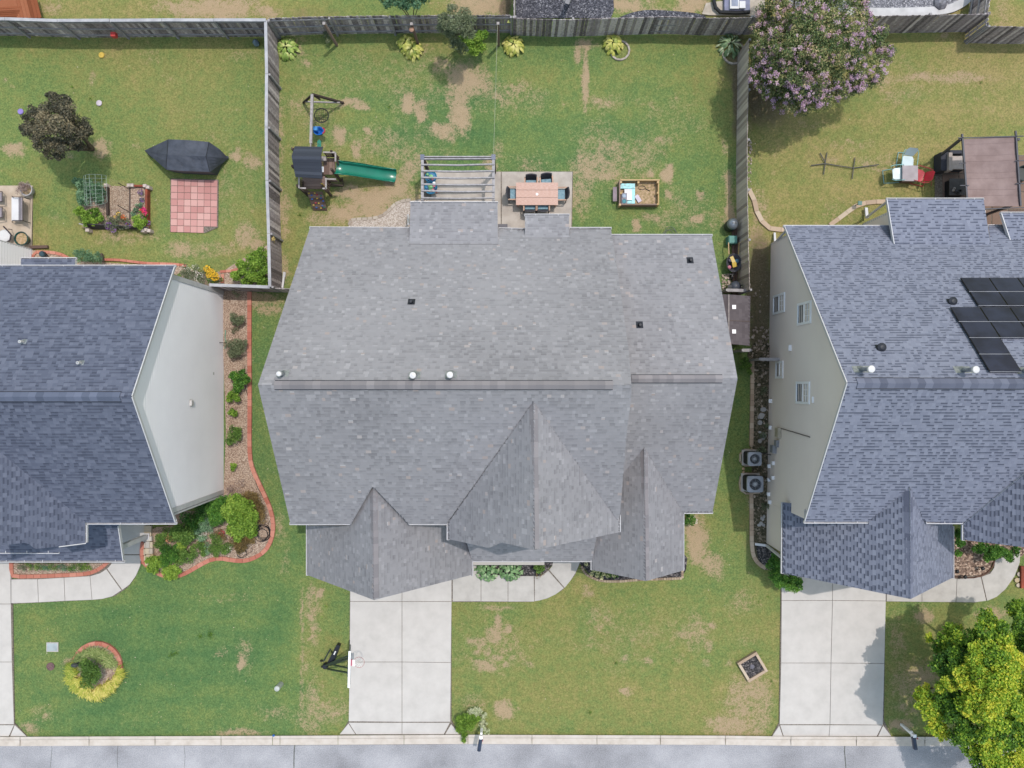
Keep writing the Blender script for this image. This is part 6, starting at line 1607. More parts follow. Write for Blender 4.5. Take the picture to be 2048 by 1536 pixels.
for px in (868, 906, 943, 974):
    p = G(px, 318, zP-.12); mb = MB(); mb.lathe([(.02,.05),(.045,0),(.03,-.07),(0,-.09)], 8, p); obj("festoon_bulb", mb, BLACKM, t)
# string-light cables and their poles
def cable(label, pts, sag, r=.008, mat=None):
    P = []
    for i in range(len(pts)-1):
        a, b = Vector(pts[i]), Vector(pts[i+1])
        for k in range(13):
            s_ = k/12; p = a.lerp(b, s_); p.z -= sag*4*s_*(1-s_); P.append(p)
    mb = MB(); mb.tube(P, r, 4); o = obj("cable", mb, mat or flat("cable_pale", (190,196,170)), None); tag(o, label, "cable"); return o
cable("thin cable running from the pergola corner to the back fence post", [G(987,312,2.65), G(995,47,2.3)], .12)
cable("sagging string-light wire along the back fence", [G(537,45,2.0), G(648,47,2.2), G(823,52,2.2), G(996,46,2.3)], .12, mat=flat("cable_dark", (70,70,72)))
def pole(label, px, py, h, lean=(0,0)):
    b = G(px, py, h); t = thing("timber_pole", label, "post", (b.x, b.y, 0), "string-light posts at the back fence"); mb = MB()
    mb.bar((b.x+lean[0], b.y+lean[1], 0), (b.x, b.y, h), .1); obj("shaft", mb, DECKW, t); mb = MB(); mb.box((b.x-.06,b.y-.06,h),(b.x+.06,b.y+.06,h+.03)); obj("post_cap", mb, PALEW, t)
pole("leaning dark string-light post left on the back fence", 648, 47, 2.2, (.1,-.05)); pole("string-light post with a round sensor by the largest hosta", 823, 48, 2.2, (.05,0)); pole("string-light post where the thin cable ends", 996, 47, 2.3)
p = G(823,59,2.0); mb = MB(); mb.lathe([(.09,-.03),(.11,0),(.06,.04),(0,.05)], 12, p); tag(obj("lantern", mb, flat("copper_shade", (190,150,126))), "small round copper-coloured lantern hung on the fence post", "lantern")
p = G(1017.5,41,1.5); mb = MB(); mb.prism([(p.x-.08,p.y-.1),(p.x+.08,p.y-.1),(p.x,p.y+.08)], 1.45, 1.5); tag(obj("birdhouse", mb, flat("lime_paint", (196,204,112))), "small pale green pointed box hung on the slatted fence end", "birdhouse")

# ---- dining set
TOPW = M("table_top_wood", [(.2, c(212,172,156)), (.5, c(222,184,168)), (.8, c(234,204,192))], scale=4, rough=.6, fine=.12, fscale=20, stretch=(2,14,1))
CUSH = M("cushion_pale_blue", [(.2, c(126,166,184)), (.8, c(164,198,212))], scale=10, rough=.9)
WICK = M("dark_wicker", [(.2, c(58,58,66)), (.8, c(86,86,94))], scale=60, rough=.8, bump=.5)
ARMW = flat("armrest_wood", (206,170,146), rough=.6)
t = thing("dining_table", "long pinkish plank-topped patio table between six cushioned chairs", "table", (GX(1074), GY(388), 0))
for i in range(3): B1("table_plank", TOPW, t, (1032, 365+i*15.2, 1116, 365+i*15.2+14.6, .72, .76))
for (x, y) in ((1036,369),(1112,369),(1036,406),(1112,406)):
    g = G(x, y, .7); mb = MB(); mb.box((g.x-.04,g.y-.04,0.03),(g.x+.04,g.y+.04,.72)); obj("leg", mb, ARMW, t)
p = G(1074,388.5,.76); mb = MB(); mb.lathe([(.06,0),(.06,.015),(.03,.02),(0,.02)], 12, p); obj("umbrella_hole_cap", mb, VINYL, t)
def chair_mesh():
    """patio armchair facing +y, origin on the floor"""
    t = thing("patio_chair", "", "chair", (0,0,0), "wicker patio chairs around the plank table")
    mb = MB(); mb.box((-.27,-.25,.36),(.27,.27,.40)); obj("seat", mb, WICK, t)
    mb = MB(); mb.box((-.23,-.20,.402),(.23,.24,.47)); obj("cushion", mb, CUSH, t)
    mb = MB()
    for k in range(5):
        x0, x1 = -.26+k*.104, -.26+(k+1)*.104; d0, d1 = .05*((x0/.26)**2), .05*((x1/.26)**2)
        mb.idx([(x0,-.25+d0,.40),(x1,-.25+d1,.40),(x1,-.36+d1,.90),(x0,-.36+d0,.90),(x0,-.29+d0,.40),(x1,-.29+d1,.40),(x1,-.41+d1,.90),(x0,-.41+d0,.90)], [(0,1,2,3),(7,6,5,4),(3,2,6,7),(0,3,7,4),(1,5,6,2)])
    obj("backrest", mb, WICK, t)
    for s_ in (-1, 1):
        mb = MB(); mb.box((s_*.29-.03,-.30,.62),(s_*.29+.03,.24,.65)); obj("armrest", mb, ARMW, t)
        for y in (-.26, .22):
            mb = MB(); mb.box((s_*.28-.02,y-.02,0),(s_*.28+.02,y+.02,.62)); obj("leg", mb, WICK, t)
    return t
ch = chair_mesh()
def place(root, first, px, py, z, ang, label):
    g = G(px, py, z)
    if first: root.location = (g.x, g.y, .035); root.rotation_euler = (0,0,ang); root["label"] = label; return root
    return dup(root, (g.x, g.y, .035), ang, label)
place(ch, True, 1029, 388, .5, -math.pi/2, "patio armchair with blue cushion at the left end of the plank table")
place(ch, False, 1121, 389, .5, math.pi/2, "patio armchair with blue cushion at the right end of the plank table")
place(ch, False, 1062, 369, .5, math.pi, "patio chair tucked in on the lawn side, nearer the pergola")
place(ch, False, 1093, 367, .5, math.pi+.08, "patio chair pulled slightly askew on the lawn side, farther from the pergola")
place(ch, False, 1060, 410, .5, 0, "patio chair on the house side of the table, nearer the pergola")
place(ch, False, 1086, 410, .5, 0, "patio chair on the house side of the table, farther from the pergola")
t = thing("gas_grill", "dark rectangular grill against the rear wall beside the patio", "grill", tuple(G(1006,451,0)))
B1("lid", flat("grill_lid", (66,66,84), rough=.4), t, (996,448,1015,458,.75,1.05)); B1("body", BLACKM, t, (997,449,1014,459,.1,.74)); B1("side_shelf", PALEW, t, (1015.5,451,1021,457,.7,.74))

# ---- toddler water table under the pergola
AQUA = flat("aqua_plastic", (84,172,214), rough=.3); LIME = flat("lime_plastic", (150,214,150), rough=.35); PINK = flat("pink_plastic", (236,150,170), rough=.35); AQD = flat("deep_blue_plastic", (46,124,178), rough=.3)
t = thing("water_table", "blue figure-eight toddler water table under the left side of the pergola", "toy", tuple(G(862,366,0)))
for (py, r_) in ((354,.27),(376,.29)):
    p = G(862, py, .45); mb = MB(); mb.lathe([(r_*.6,-.12),(r_*.95,-.08),(r_,.05),(r_*1.06,.06),(r_*.9,.03),(r_*.8,-.05),(0,-.05)], 20, p); obj("basin", mb, AQUA, t, smooth=True)
    mb = MB(); mb.lathe([(r_*.76,-.02),(0,-.018)], 18, p); obj("water", mb, AQD, t)
    mb = MB(); mb.lathe([(r_*.45,-.03),(r_*.4,.06),(r_*.15,.09),(0,.09)], 12, p); obj("island", mb, LIME, t)
for (x, y, m) in ((865,358,PINK),(868,372,PINK),(866,380,PINK),(873,383,REDP),(858,371,LIME),(868,366,VINYL),(855,349,LIME)):
    p = G(x, y, .5); mb = MB(); mb.lathe([(.05,-.02),(.07,.03),(.03,.07),(0,.07)], 8, p); obj("toy_cup", mb, m, t)
for (x, y) in ((855,350),(869,350),(855,382),(869,382)):
    g = G(x, y, .2); mb = MB(); mb.tube([(g.x,g.y,.03),(g.x,g.y,.40)], .025, 6); obj("leg", mb, AQD, t)

# ---- sandbox
SB = M("new_pine", [(0, c(196,168,112)), (.5, c(216,186,136)), (1, c(228,196,158))], src='objrand', rough=.8, fine=.3, fscale=20)
t = thing("sandbox", "raised timber sandbox on the lawn with a board seat on its left side", "sandbox", tuple(G(1279,388,0)))
zS = .45
B1("side_board", SB, t, (1240.5,358.5,1320,361,.0,zS)); B1("side_board", DECKW, t, (1240,407.5,1318,410,.0,zS)); B1("side_board", DECKW, t, (1238.5,360,1241,411,.0,zS)); B1("side_board", SB, t, (1316,361,1318.5,410,0,zS-.02))
for (x, y) in ((1242,364),(1277,364.5),(1316,364),(1242,386),(1316,385.5),(1240,409),(1316,408)):
    B1("corner_post", SB, t, (x-2, y-2, x+2, y+2, 0, zS+.02))
B1("sand", SOILM, t, (1241,361,1317,409,0,.10)); B1("seat_board", M("grey_violet_board", [(.2, c(150,136,144)), (.8, c(172,158,166))], rough=.9), t, (1226,374,1234,402.5,.2,.24))
TURQ = flat("turquoise_film", (90,204,216), rough=.35, var=.3, scale=8); WHT = flat("white_film", (228,232,236), rough=.4, var=.1)
mb = MB(); pxbox(mb, 1241,367,1270,377,.1,.26); pxbox(mb, 1254,377,1270,407,.1,.22); o = obj("sand_bag", mb, TURQ); tag(o, "turquoise sand bags heaped in the left half of the sandbox", "sand bags")
mb = MB(); pxbox(mb, 1249,378,1264,400,.1,.29); o = obj("sand_bag", mb, WHT); tag(o, "plain white sand bag lying on top of the turquoise bags", "sand bag")
mb = MB(); mb.bar(G(1272,391,.14), G(1280,404,.14), .19, .1); o = obj("sand_bag", mb, flat("pale_pink_film", (222,212,226))); tag(o, "small pale sand bag lying at a slant in the sandbox", "sand bag")
t2 = thing("toy_sink", "grey plastic toy sink with two round basins inside the sandbox", "toy", tuple(G(1248,397,.1)))
B1("tray", flat("grey_plastic", (150,146,156)), t2, (1243,386,1254,408,.1,.34))
for y, m in ((391.5, flat("pale_basin", (176,196,216))), (402.5, flat("teal_basin", (80,158,170)))):
    p = G(1248.5,y,.345); mb = MB(); mb.lathe([(.09,-.0),(.10,.02),(.07,.0),(0,.004)], 12, p); obj("basin", mb, m, t2)
t2 = thing("butterfly_net", "small hand net with a dark handle lying on the sand", "net", tuple(G(1287,377,.1)))
mb = MB(); c1 = G(1284,375.5,.13); mb.tube([c1+Vector((.16*math.cos(a), .09*math.sin(a), 0)) for a in [k*math.pi/8 for k in range(16)]], .010, 5, closed=True); obj("hoop", mb, BLACKM, t2)
mb = MB(); mb.tube([G(1290,377,.13), G(1300,382,.13)], .014, 5); obj("handle", mb, BLACKM, t2)

# ---- things by the right-hand fence
t = thing("trash_barrel", "dark lidded barrel grill by the fence at the top of the row", "grill", tuple(G(1465,448,0)))
p0 = G(1461,452,0); p1 = G(1468,446,.9); mb = MB(); mb.lathe([(.24,0),(.27,.2),(.27,.62),(.25,.66)], 18, (p1.x,p1.y,0)); obj("body", mb, flat("dark_green_drum", (52,62,60), rough=.5), t, smooth=True)
mb = MB(); mb.lathe([(.27,.66),(.26,.76),(.18,.88),(.05,.93),(0,.93)], 18, (p1.x,p1.y,0)); obj("lid", mb, flat("steel_lid", (150,160,170), rough=.35, metal=.5), t, smooth=True)
mb = MB(); mb.bar((p1.x-.1,p1.y,.95),(p1.x+.1,p1.y,.95),.03); obj("handle", mb, BLACKM, t)
t = thing("storage_tub", "pale teal plastic tub standing between barrel and wheelbarrow", "tub", tuple(G(1466,480,0)))
p = G(1466,479,.5); mb = MB(); mb.lathe([(.18,-.45),(.22,0),(.235,.0),(.2,-.03),(0,-.04)], 4, p); mb2 = MB(); mb2.box((p.x-.2,p.y-.18,0),(p.x+.2,p.y+.18,.5)); obj("body", mb2, flat("teal_tub", (84,148,138)), t); mb = MB(); mb.box((p.x-.17,p.y-.15,.501),(p.x+.17,p.y+.15,.53)); obj("lid", mb, flat("teal_lid", (104,168,158)), t)
t = thing("wheelbarrow", "dark wheelbarrow with pale wooden handles heaped with toys", "wheelbarrow", tuple(G(1466,525,0)))
p = G(1467,526,.5); mb = MB(); mb.lathe([(.18,-.22),(.24,-.16),(.36,.06),(.385,.07),(.35,.05),(.2,-.12),(0,-.13)], 20, p, sx=.92, sy=1.15); obj("tray", mb, flat("tray_charcoal", (84,86,94), rough=.45), t, smooth=True)
for s_ in (-1,1):
    mb = MB(); mb.bar(p+Vector((s_*.22,.40,.02)), p+Vector((s_*.25,.95,.05)), .04); obj("handle", mb, SB, t)
    mb = MB(); mb.bar(p+Vector((s_*.2,.25,-.15)), (p.x+s_*.2,p.y+.3,0), .03); obj("leg", mb, BLACKM, t)
mb = MB(); mb.tube([(p.x-.03,p.y-.58,.16),(p.x+.03,p.y-.58,.16)], .16, 14); obj("wheel", mb, BLACKM, t)
mb = MB(); mb.box((p.x-.14,p.y-.52,.3),(p.x+.14,p.y-.46,.34)); obj("front_brace", mb, BLACKM, t)
for (dx, dy, r_, m, lb) in ((-.02,.02,.0,YELP,"yellow plastic scoop lying on top of the wheelbarrow load"),(.14,.08,.11,flat("dusty_blue_plastic", (96,140,164)),"dusty blue bowl in the wheelbarrow"),(-.2,-.2,.09,PINK,"pink ball in the left side of the wheelbarrow"),(-.16,.12,.09,flat("grey_violet_plastic", (128,124,140)),"grey toy in the wheelbarrow beside the yellow scoop")):
    if r_ == 0:
        mb = MB(); mb.bar(p+Vector((-.13,.28,.10)), p+Vector((-.02,.0,.14)), .16, .05); mb.bar(p+Vector((-.02,.0,.14)), p+Vector((.04,-.2,.10)), .2, .05)
    else:
        mb = MB(); mb.lathe([(.02,-r_),(r_*.8,-r_*.6),(r_,0),(r_*.8,r_*.6),(0,r_)], 12, p+Vector((dx,dy,.03)))
    tag(obj("toy", mb, m), lb, "toy", "toys heaped in the wheelbarrow")
t = thing("kettle_grill", "small round black kettle grill next to the shed", "grill", tuple(G(1470,574,0)))
p = G(1471,573,.75); mb = MB(); mb.lathe([(.0,-.3),(.2,-.24),(.26,-.1),(.265,0),(.2,.12),(.08,.17),(0,.18)], 18, p); obj("bowl", mb, flat("kettle_grey", (78,84,96), rough=.35), t, smooth=True)
mb = MB(); mb.bar(p+Vector((-.36,0,.02)), p+Vector((-.2,0,.05)), .14, .1); mb.bar(p+Vector((.2,.04,.02)), p+Vector((.42,.06,.02)), .04); obj("handle", mb, BLACKM, t)
for a in (0.5,2.6,4.7):
    mb = MB(); mb.tube([p+Vector((.15*math.cos(a),.15*math.sin(a),-.2)), (p.x+.25*math.cos(a),p.y+.25*math.sin(a),0)], .015, 5); obj("leg", mb, BLACKM, t)
t = thing("timber_planks", "two weathered planks lying end to end along the fence foot", "planks", tuple(G(1470,520,0)))
for x in (1466,1472): bar("plank", DECKW, t, G(x,455,.04), G(x+1,592,.04), .12, .04)
# ---- lean-to shed
SHEDW = M("shed_roof_taupe", [(0, c(98,92,96)), (1, c(122,116,120))], src='attr', rough=.95, fine=.25, fscale=40)
t = thing("storage_shed", "little lean-to shed with taupe shingle roof and two white squares between the houses", "shed", (GX(1465), GY(640), 0))
plS1 = Plane(G(1457,589,2.1), G(1501,592,1.9), G(1457,690,2.1)); plS2 = Plane(G(1457,589,2.1), G(1440,589,1.95), G(1457,690,2.1))
for pl, out in ((plS1, [(1457.5,589),(1501,592),(1499,691.5),(1464,688),(1457.5,688)]), (plS2, [(1440,588),(1457,589),(1457,690),(1440,690)])):
    P3 = [pl.hit(*q) for q in out]; uv = [pl.uv(p_) for p_ in P3]
    a = sum(uv[i][0]*uv[(i+1) % len(uv)][1]-uv[(i+1) % len(uv)][0]*uv[i][1] for i in range(len(uv)))
    if a < 0: P3 = P3[::-1]; uv = uv[::-1]
    mb = MB(); mb.face(P3); 
    for i in range(len(P3)): j = (i+1) % len(P3); mb.face([P3[i], P3[i]-Vector((0,0,.08)), P3[j]-Vector((0,0,.08)), P3[j]])
    rf = obj("roof", mb, SHEDW, t)
    mb = MB()
    for q in courses(pl, uv, .14, wid_fine, .008, lambda k, r, u, v: .5+R.uniform(-.3,.3)): tab_mesh(mb, q)
    obj("shingles", mb, SHEDW, rf, stuff=True)
bar("ridge_strip", PALEW, t, G(1457.5,589,2.12), G(1457.5,690,2.12), .04, .03)
g0, g1 = G(1441,592,1.7), G(1497,686,1.7); mb = MB(); mb.box((g0.x, g1.y, 0), (g1.x, g0.y, 1.72)); obj("wall", mb, DARKW, t)
for y in (614, 663):
    a, b = plS1.hit(1464,y-4), plS1.hit(1471.5,y+4); n_ = plS1.n
    q = [plS1.hit(1464,y-4)+n_*.025, plS1.hit(1471.5,y-4)+n_*.025, plS1.hit(1471.5,y+4)+n_*.025, plS1.hit(1464,y+4)+n_*.025]
    mb = MB(); mb.idx(q+[p_-n_*.015 for p_ in q], [(0,1,2,3),(0,4,5,1),(1,5,6,2),(2,6,7,3),(3,7,4,0)]); obj("white_square", mb, VINYL, t)
mb = MB(); mb.bar(plS1.hit(1459,641)+Vector((0,0,.02)), plS1.hit(1500,643)+Vector((0,0,.02)), .02, .012); obj("roof_seam", mb, DARKW, t)

# ---- air conditioners
def ac(label, px, py, w):
    z1 = .85
    p = G(px, py, z1); t = thing("air_conditioner", label, "air conditioner", (p.x, p.y, 0), "condenser units by the beige wall")
    hw = w*S/2
    def rr_(r_, h0, h1, mb, rad=.12):
        pts = []
        for (sx, sy) in ((1,1),(-1,1),(-1,-1),(1,-1)):
            a0 = math.atan2(sy, sx)-math.pi/4
            for k in range(5): a = a0+k*math.pi/8; pts.append((p.x+sx*(r_-rad)+rad*math.cos(a), p.y+sy*(r_-rad)+rad*math.sin(a)))
        return mb.prism(pts, h0, h1)
    mb = MB(); mb.box((p.x-hw-.05,p.y-hw-.05,0),(p.x+hw+.05,p.y+hw+.05,.08)); obj("pad", mb, CONC2, t)
    obj("cabinet", rr_(hw*.96, .08, z1-.10, MB()), flat("coil_dark", (52,54,60), rough=.7), t)
    # top ring with a round opening
    mb = MB(); n = 32; R0 = hw*.72
    outer = []
    for k in range(n):
        a = 2*math.pi*k/n; m = max(abs(math.cos(a)), abs(math.sin(a))); rr0 = min(hw/m, hw*1.30); outer.append((p.x+rr0*math.cos(a), p.y+rr0*math.sin(a)))
    inner = [(p.x+R0*math.cos(2*math.pi*k/n), p.y+R0*math.sin(2*math.pi*k/n)) for k in range(n)]
    for k in range(n):
        j = (k+1) % n
        mb.face([(*outer[k],z1),(*outer[j],z1),(*inner[j],z1+.02),(*inner[k],z1+.02)]); mb.face([(*outer[j],z1),(*outer[k],z1),(*outer[k],z1-.12),(*outer[j],z1-.12)]); mb.face([(*inner[k],z1+.02),(*inner[j],z1+.02),(*inner[j],z1-.1),(*inner[k],z1-.1)])
    obj("top_cover", mb, flat("ac_grey_paint", (176,184,196), rough=.45), t)
    mb = MB(); mb.lathe([(R0,0),(0,.001)], 24, (p.x,p.y,z1-.3)); obj("fan_well", mb, BLACKM, t)
    for k in range(5):
        a = k*1.2566+.4; mb = MB(); q = [(p.x+.07*math.cos(a-.4),p.y+.07*math.sin(a-.4),z1-.2),(p.x+R0*.9*math.cos(a-.45),p.y+R0*.9*math.sin(a-.45),z1-.22),(p.x+R0*.92*math.cos(a+.35),p.y+R0*.92*math.sin(a+.35),z1-.16),(p.x+.07*math.cos(a+.5),p.y+.07*math.sin(a+.5),z1-.17)]
        mb.idx(q+[(x,y,z-.01) for x,y,z in q], [(0,1,2,3),(7,6,5,4)]); obj("fan_blade", mb, flat("fan_grey", (140,148,158)), t)
    mb = MB(); mb.lathe([(.12,-.14),(.12,-.02),(.06,.01),(0,.012)], 14, (p.x,p.y,z1)); obj("motor", mb, flat("motor_grey", (196,202,208)), t)
    mb = MB()
    for r_ in (R0*.98, R0*.8, R0*.62, R0*.45, R0*.3): mb.tube([(p.x+r_*math.cos(k*.2618), p.y+r_*math.sin(k*.2618), z1+.025) for k in range(24)], .006, 4, closed=True)
    for k in range(8): a = k*math.pi/4; mb.tube([(p.x+.08*math.cos(a),p.y+.08*math.sin(a),z1+.03),(p.x+R0*math.cos(a),p.y+R0*math.sin(a),z1+.025)], .006, 4)
    g = obj("fan_guard", mb, flat("guard_grey", (150,158,168)), t)
    mb = MB(); mb.tube([(p.x+hw*.8,p.y+hw*.9,.3),(p.x+hw+.25,p.y+hw*.7,.25),(GX(1535),p.y+hw*.5,.5)], .02, 5); obj("refrigerant_line", mb, BLACKM, t)
ac("smaller condenser unit with a round fan nearer the back of the beige wall", 1509.5, 918, 27); ac("larger condenser unit with a round fan nearer the street", 1510.5, 968.5, 32)
for (x0,y0,x1,y1) in ((1484,901,1518,930),(1484,949,1520,985)):
    e = edging("stone_edging", [(x1,y0),(x0,y0),(x0,y1),(x1,y1)], EDGE, 3, 14, "border_block", z=.05, n=6)
for i, (x, y) in enumerate(((1487,937.5),(1487,944.5))):
    p = G(x,y,.05); mb = MB(); mb.lathe([(.06,-.05),(.075,0),(.05,.04),(0,.05)], 9, p); tag(obj("stone", mb, flat("tan_stone", (214,186,150))), ["rounded tan stone by the smaller condenser unit","rounded tan stone by the larger condenser unit"][i], "stone", "stones between the condenser units")
# loose stones on the litter strip
rr = random.Random(5)
mb = MB()
for i in range(150):
    zx_ = rr.random()
    x, y = rr.uniform(1502, 1538), rr.choice((rr.uniform(655,715), rr.uniform(655,720), rr.uniform(560,700), rr.uniform(740,1080), rr.uniform(720,900)))
    r_ = rr.uniform(.02, .075); p = G(x, y, 0); mb.lathe([(r_*.8,0),(r_,r_*.35),(r_*.6,r_*.7),(0,r_*.8)], 6, p, tone=rr.random(), sx=rr.uniform(.7,1.2), sy=rr.uniform(.7,1.2))
for i in range(60):
    x, y = rr.uniform(1444, 1462), rr.uniform(548, 586); r_ = rr.uniform(.02,.06); p = G(x,y,0); mb.lathe([(r_*.8,0),(r_,r_*.35),(r_*.6,r_*.7),(0,r_*.8)], 6, p, tone=rr.random(), sx=1.3)
for i in range(50):
    x, y = rr.uniform(1496, 1503), rr.uniform(280, 380); r_ = rr.uniform(.02,.05); p = G(x,y,0); mb.lathe([(r_*.8,0),(r_,r_*.35),(r_*.6,r_*.7),(0,r_*.8)], 6, p, tone=rr.random())
o = obj("pebbles", mb, M("loose_stones", [(0, c(150,136,122)), (.5, c(186,170,154)), (1, c(220,206,190))], src='attr', rough=.9), None, stuff=True); o["label"] = "loose pale stones scattered in the strip between the houses"; o["category"] = "stones"
for (x, y, w) in ((1522,830,9),(1524,880,11),(1523,1035,10)):
    mb = MB(); 
    for k in range(7):
        p = G(x+R.uniform(-5,5), y+R.uniform(-16,16), .02); r_ = R.uniform(.05,.13); mb.lathe([(r_,0),(r_*.9,.03),(0,.035)], 7, p, sx=R.uniform(.7,1.3), sy=R.uniform(.7,1.3), tone=R.random())
    o = obj("weed_cloth_scraps", mb, M("pale_scraps", [(0, c(176,174,172)), (1, c(214,212,208))], src='attr', rough=.95), None, stuff=True); o["label"] = "pale scraps of ground showing through the litter by the beige wall"; o["category"] = "debris"; o["group"] = "pale scraps in the litter strip"

# ---- left neighbour: covered shape
TARP = M("dark_tarpaulin", [(.2, c(66,72,84)), (.8, c(84,90,104))], scale=3, rough=.6, spec=.4, bump=.6, bscale=9)
t = thing("covered_boat", "long shape with pointed ends under a dark grey tarpaulin", "covered boat", tuple(G(376,318,0)))
gx, gy = 13, 9
top = {}
mb = MB()
outline_top = [(336,279,1.0),(352,279,1.08),(370,280,1.12),(390,281,1.12),(418,284,1.1),(440,299,.6),(456,316,.12)]
outline_bot = [(332,339,1.0),(350,341,1.05),(370,342,1.05),(390,343,1.05),(420,344,1.05),(436,332,.5),(457,317,.1)]
mid_l = [(334,309,1.22),(352,310,1.22),(370,311,1.25),(390,312,1.26),(412,313,1.3),(436,315,.75),(457,316.5,.14)]
tip = (289,301,.35)
rows = []
for a, m_2, b in zip(outline_top, mid_l, outline_bot):
    ks = []
    for k in range(9):
        s_ = k/8
        A, Mv, Bv = G(*a), G(*m_2), G(*b)
        q = A.lerp(Mv, s_*2) if s_ < .5 else Mv.lerp(Bv, (s_-.5)*2)
        ks.append(q + Vector((0,0,R.uniform(-.02,.02))))
    rows.append(ks)
T = G(*tip)
for k in range(8): mb.face([T, rows[0][k+1], rows[0][k]][::-1])
for i in range(6):
    for k in range(8): mb.face([rows[i][k], rows[i][k+1], rows[i+1][k+1], rows[i+1][k]])
rim = [rows[i][0] for i in range(7)][::-1] + [T] + [rows[i][8] for i in range(7)]
low = [Vector((p.x*.985+GX(376)*.015, p.y+(.12 if p.y < GY(311) else -.12), .02)) for p in rim]
for i in range(len(rim)-1): mb.face([rim[i], rim[i+1], low[i+1], low[i]])
o = obj("cover", mb, TARP, t)
mb = MB(); mb.tube([rows[0][k]+Vector((0,0,.012)) for k in range(9)], .012, 4); mb.tube([rows[4][k]+Vector((0,0,.012)) for k in range(9)], .012, 4); obj("seam", mb, BLACKM, t)
for i in range(5):
    a = rows[1+i % 3][2+i % 4]; mb = MB(); mb.tube([a+Vector((0,0,.008)), a+Vector((.25,-.15,.01)), a+Vector((.35,-.4,.0))], .010, 4); obj("fold", mb, TARP, t)
# ---- red paver pad
pv = group_empty("paver_pad")
PAV = M("red_paver", [(0, c(206,150,144)), (.5, c(220,166,160)), (1, c(232,186,178))], src='objrand', rough=.9, fine=.15, fscale=30)
poly = MB(); poly_px(poly, [(341,357),(437,359),(436,455),(410,466),(340,464)], -.1, .012); obj("joint_bed", poly, JOINT, pv)
cw = 13.3
for j in range(8):
    for i in range(7):
        if j == 7 and i >= 5: continue
        x0, y0 = 342+i*cw+(-.15*j), 358+j*13.3+i*.4
        if (i in (1,3) and j in (0,2,5)): # larger slab
            pass
        q = [(x0+.4,y0+.4),(x0+cw-.4,y0+.6),(x0+cw-.6,y0+12.9),(x0+.3,y0+12.7)]
        mb = MB(); poly_px(mb, q, -.05, .035+R.uniform(-.004,.004)); obj("paver", mb, PAV, pv)
# ---- raised bed with wire cage
t = thing("raised_bed", "timber-edged vegetable bed with white corner blocks and a dark front board", "raised bed", tuple(G(225,405,0)))
REDW = flat("red_stained_timber", (160,82,60), rough=.8, var=.2)
B1("soil", MULCH, t, (165,372,296,456,0,.12))
B1("side_board", REDW, t, (290,378,294.5,455,0,.32)); B1("side_board", REDW, t, (262,369.5,288,373,0,.30)); B1("side_board", DARKW, t, (212,374,216,430,0,.3)); B1("side_board", DARKW, t, (258,376,261,440,0,.14))
for (x, y) in ((257,370),(263,370),(289,371),(295,374),(211,370),(291,459),(297,461),(285,461),(174,460)):
    B1("corner_block", flat("white_block", (214,200,192), var=.2), t, (x-3.5, y-3, x+3.5, y+3, 0, .36))
mb = MB(); A, Bq = G(160,448,.55), G(296,455,.45); C2, D2 = G(285,459,.0), G(188,459,.0)
mb.idx([A, Bq, C2, D2]+[p_-Vector((0,-.03,0)) for p_ in (A, Bq, C2, D2)], [(0,1,2,3),(7,6,5,4),(0,4,5,1)]); obj("front_board", mb, flat("dark_slate_board", (60,58,72)), t)
bar("board_cap", FRAIL, t, G(158,447,.56), G(170,451,.5), .05)
WIRE = flat("galvanised_wire", (176,196,184), rough=.5, metal=.4)
t = thing("wire_trellis", "arched white wire mesh cage standing over the leafy left end of the raised bed", "trellis", tuple(G(190,380,0)))
arch = [(212,351,1.1),(203,349.5,1.3),(190,348.5,1.45),(178,348.5,1.5),(171,350,1.45),(167,352,1.3)]
bot = [(214,404,1.1),(206,408,1.3),(192,410,1.4),(182,412,1.45),(174,410,1.4),(170,404,1.3)]
for i in range(len(arch)):
    mb = MB(); mb.tube([G(*arch[i]), G(*bot[i])], .010, 4); obj("wire", mb, WIRE, t)
for k in range(9):
    s_ = k/8; mb = MB(); mb.tube([G(*arch[i]).lerp(G(*bot[i]), s_) for i in range(len(arch))], .008, 4); obj("wire", mb, WIRE, t)
TWR = flat("tan_wire", (206,180,142), rough=.6)
t = thing("wire_trellis", "second flat panel of tan wire leaning over the bare middle of the raised bed", "trellis", tuple(G(235,385,0)))
for i in range(10):
    x = 220+i*4; mb = MB(); mb.tube([G(x,357+i*1.0,.9-.06*i), G(x,418,.8-.06*i)], .007, 4); obj("wire", mb, TWR, t)
for (a, b) in (((236,366),(258,378)),((236,411),(258,424))):
    mb = MB(); mb.tube([G(*a,.9), G(*b,.2)], .018, 5); obj("stake", mb, BLACKM, t)
RB = "plants in the timber-edged raised bed"
bush("blue-green leafy vegetables under the wire cage", [(155,362,9,.5,.6),(165,372,12,.6,.55),(178,368,11,.6,.5),(160,388,12,.6,.6),(180,385,13,.6,.35),(195,378,12,.6,.4),(170,402,12,.6,.55),(195,398,12,.6,.3),(205,385,9,.5,.3)], 6500, .07, F_BLUEG, group=RB)
bush("lime-green leaves at the lower left of the raised bed", [(160,420,10,.6,.6),(172,428,11,.6,.55),(178,440,11,.5,.6),(190,425,11,.5,.35),(185,445,9,.4,.6),(200,435,9,.4,.5),(172,446,8,.4,.65)], 3600, .075, F_LIME, group=RB)
bush("round bright yellow-green plant in the right corner of the raised bed", [(272,445,10,.5,.65),(283,448,10,.5,.7),(277,438,9,.5,.65),(290,442,7,.45,.6)], 2200, .065, F_LIME, group=RB)
bush("magenta flowering plant on the right edge of the raised bed", [(286,424,7,.4,.4),(290,432,6,.4,.4)], 500, .06, F_GREEN, group=RB, extra=[([(287,420,5,.45,.3,.06),(289,427,5,.45,.5,.06),(284,421,4,.45,.9,.06)], 330, .05, F_PINK, "flower")])
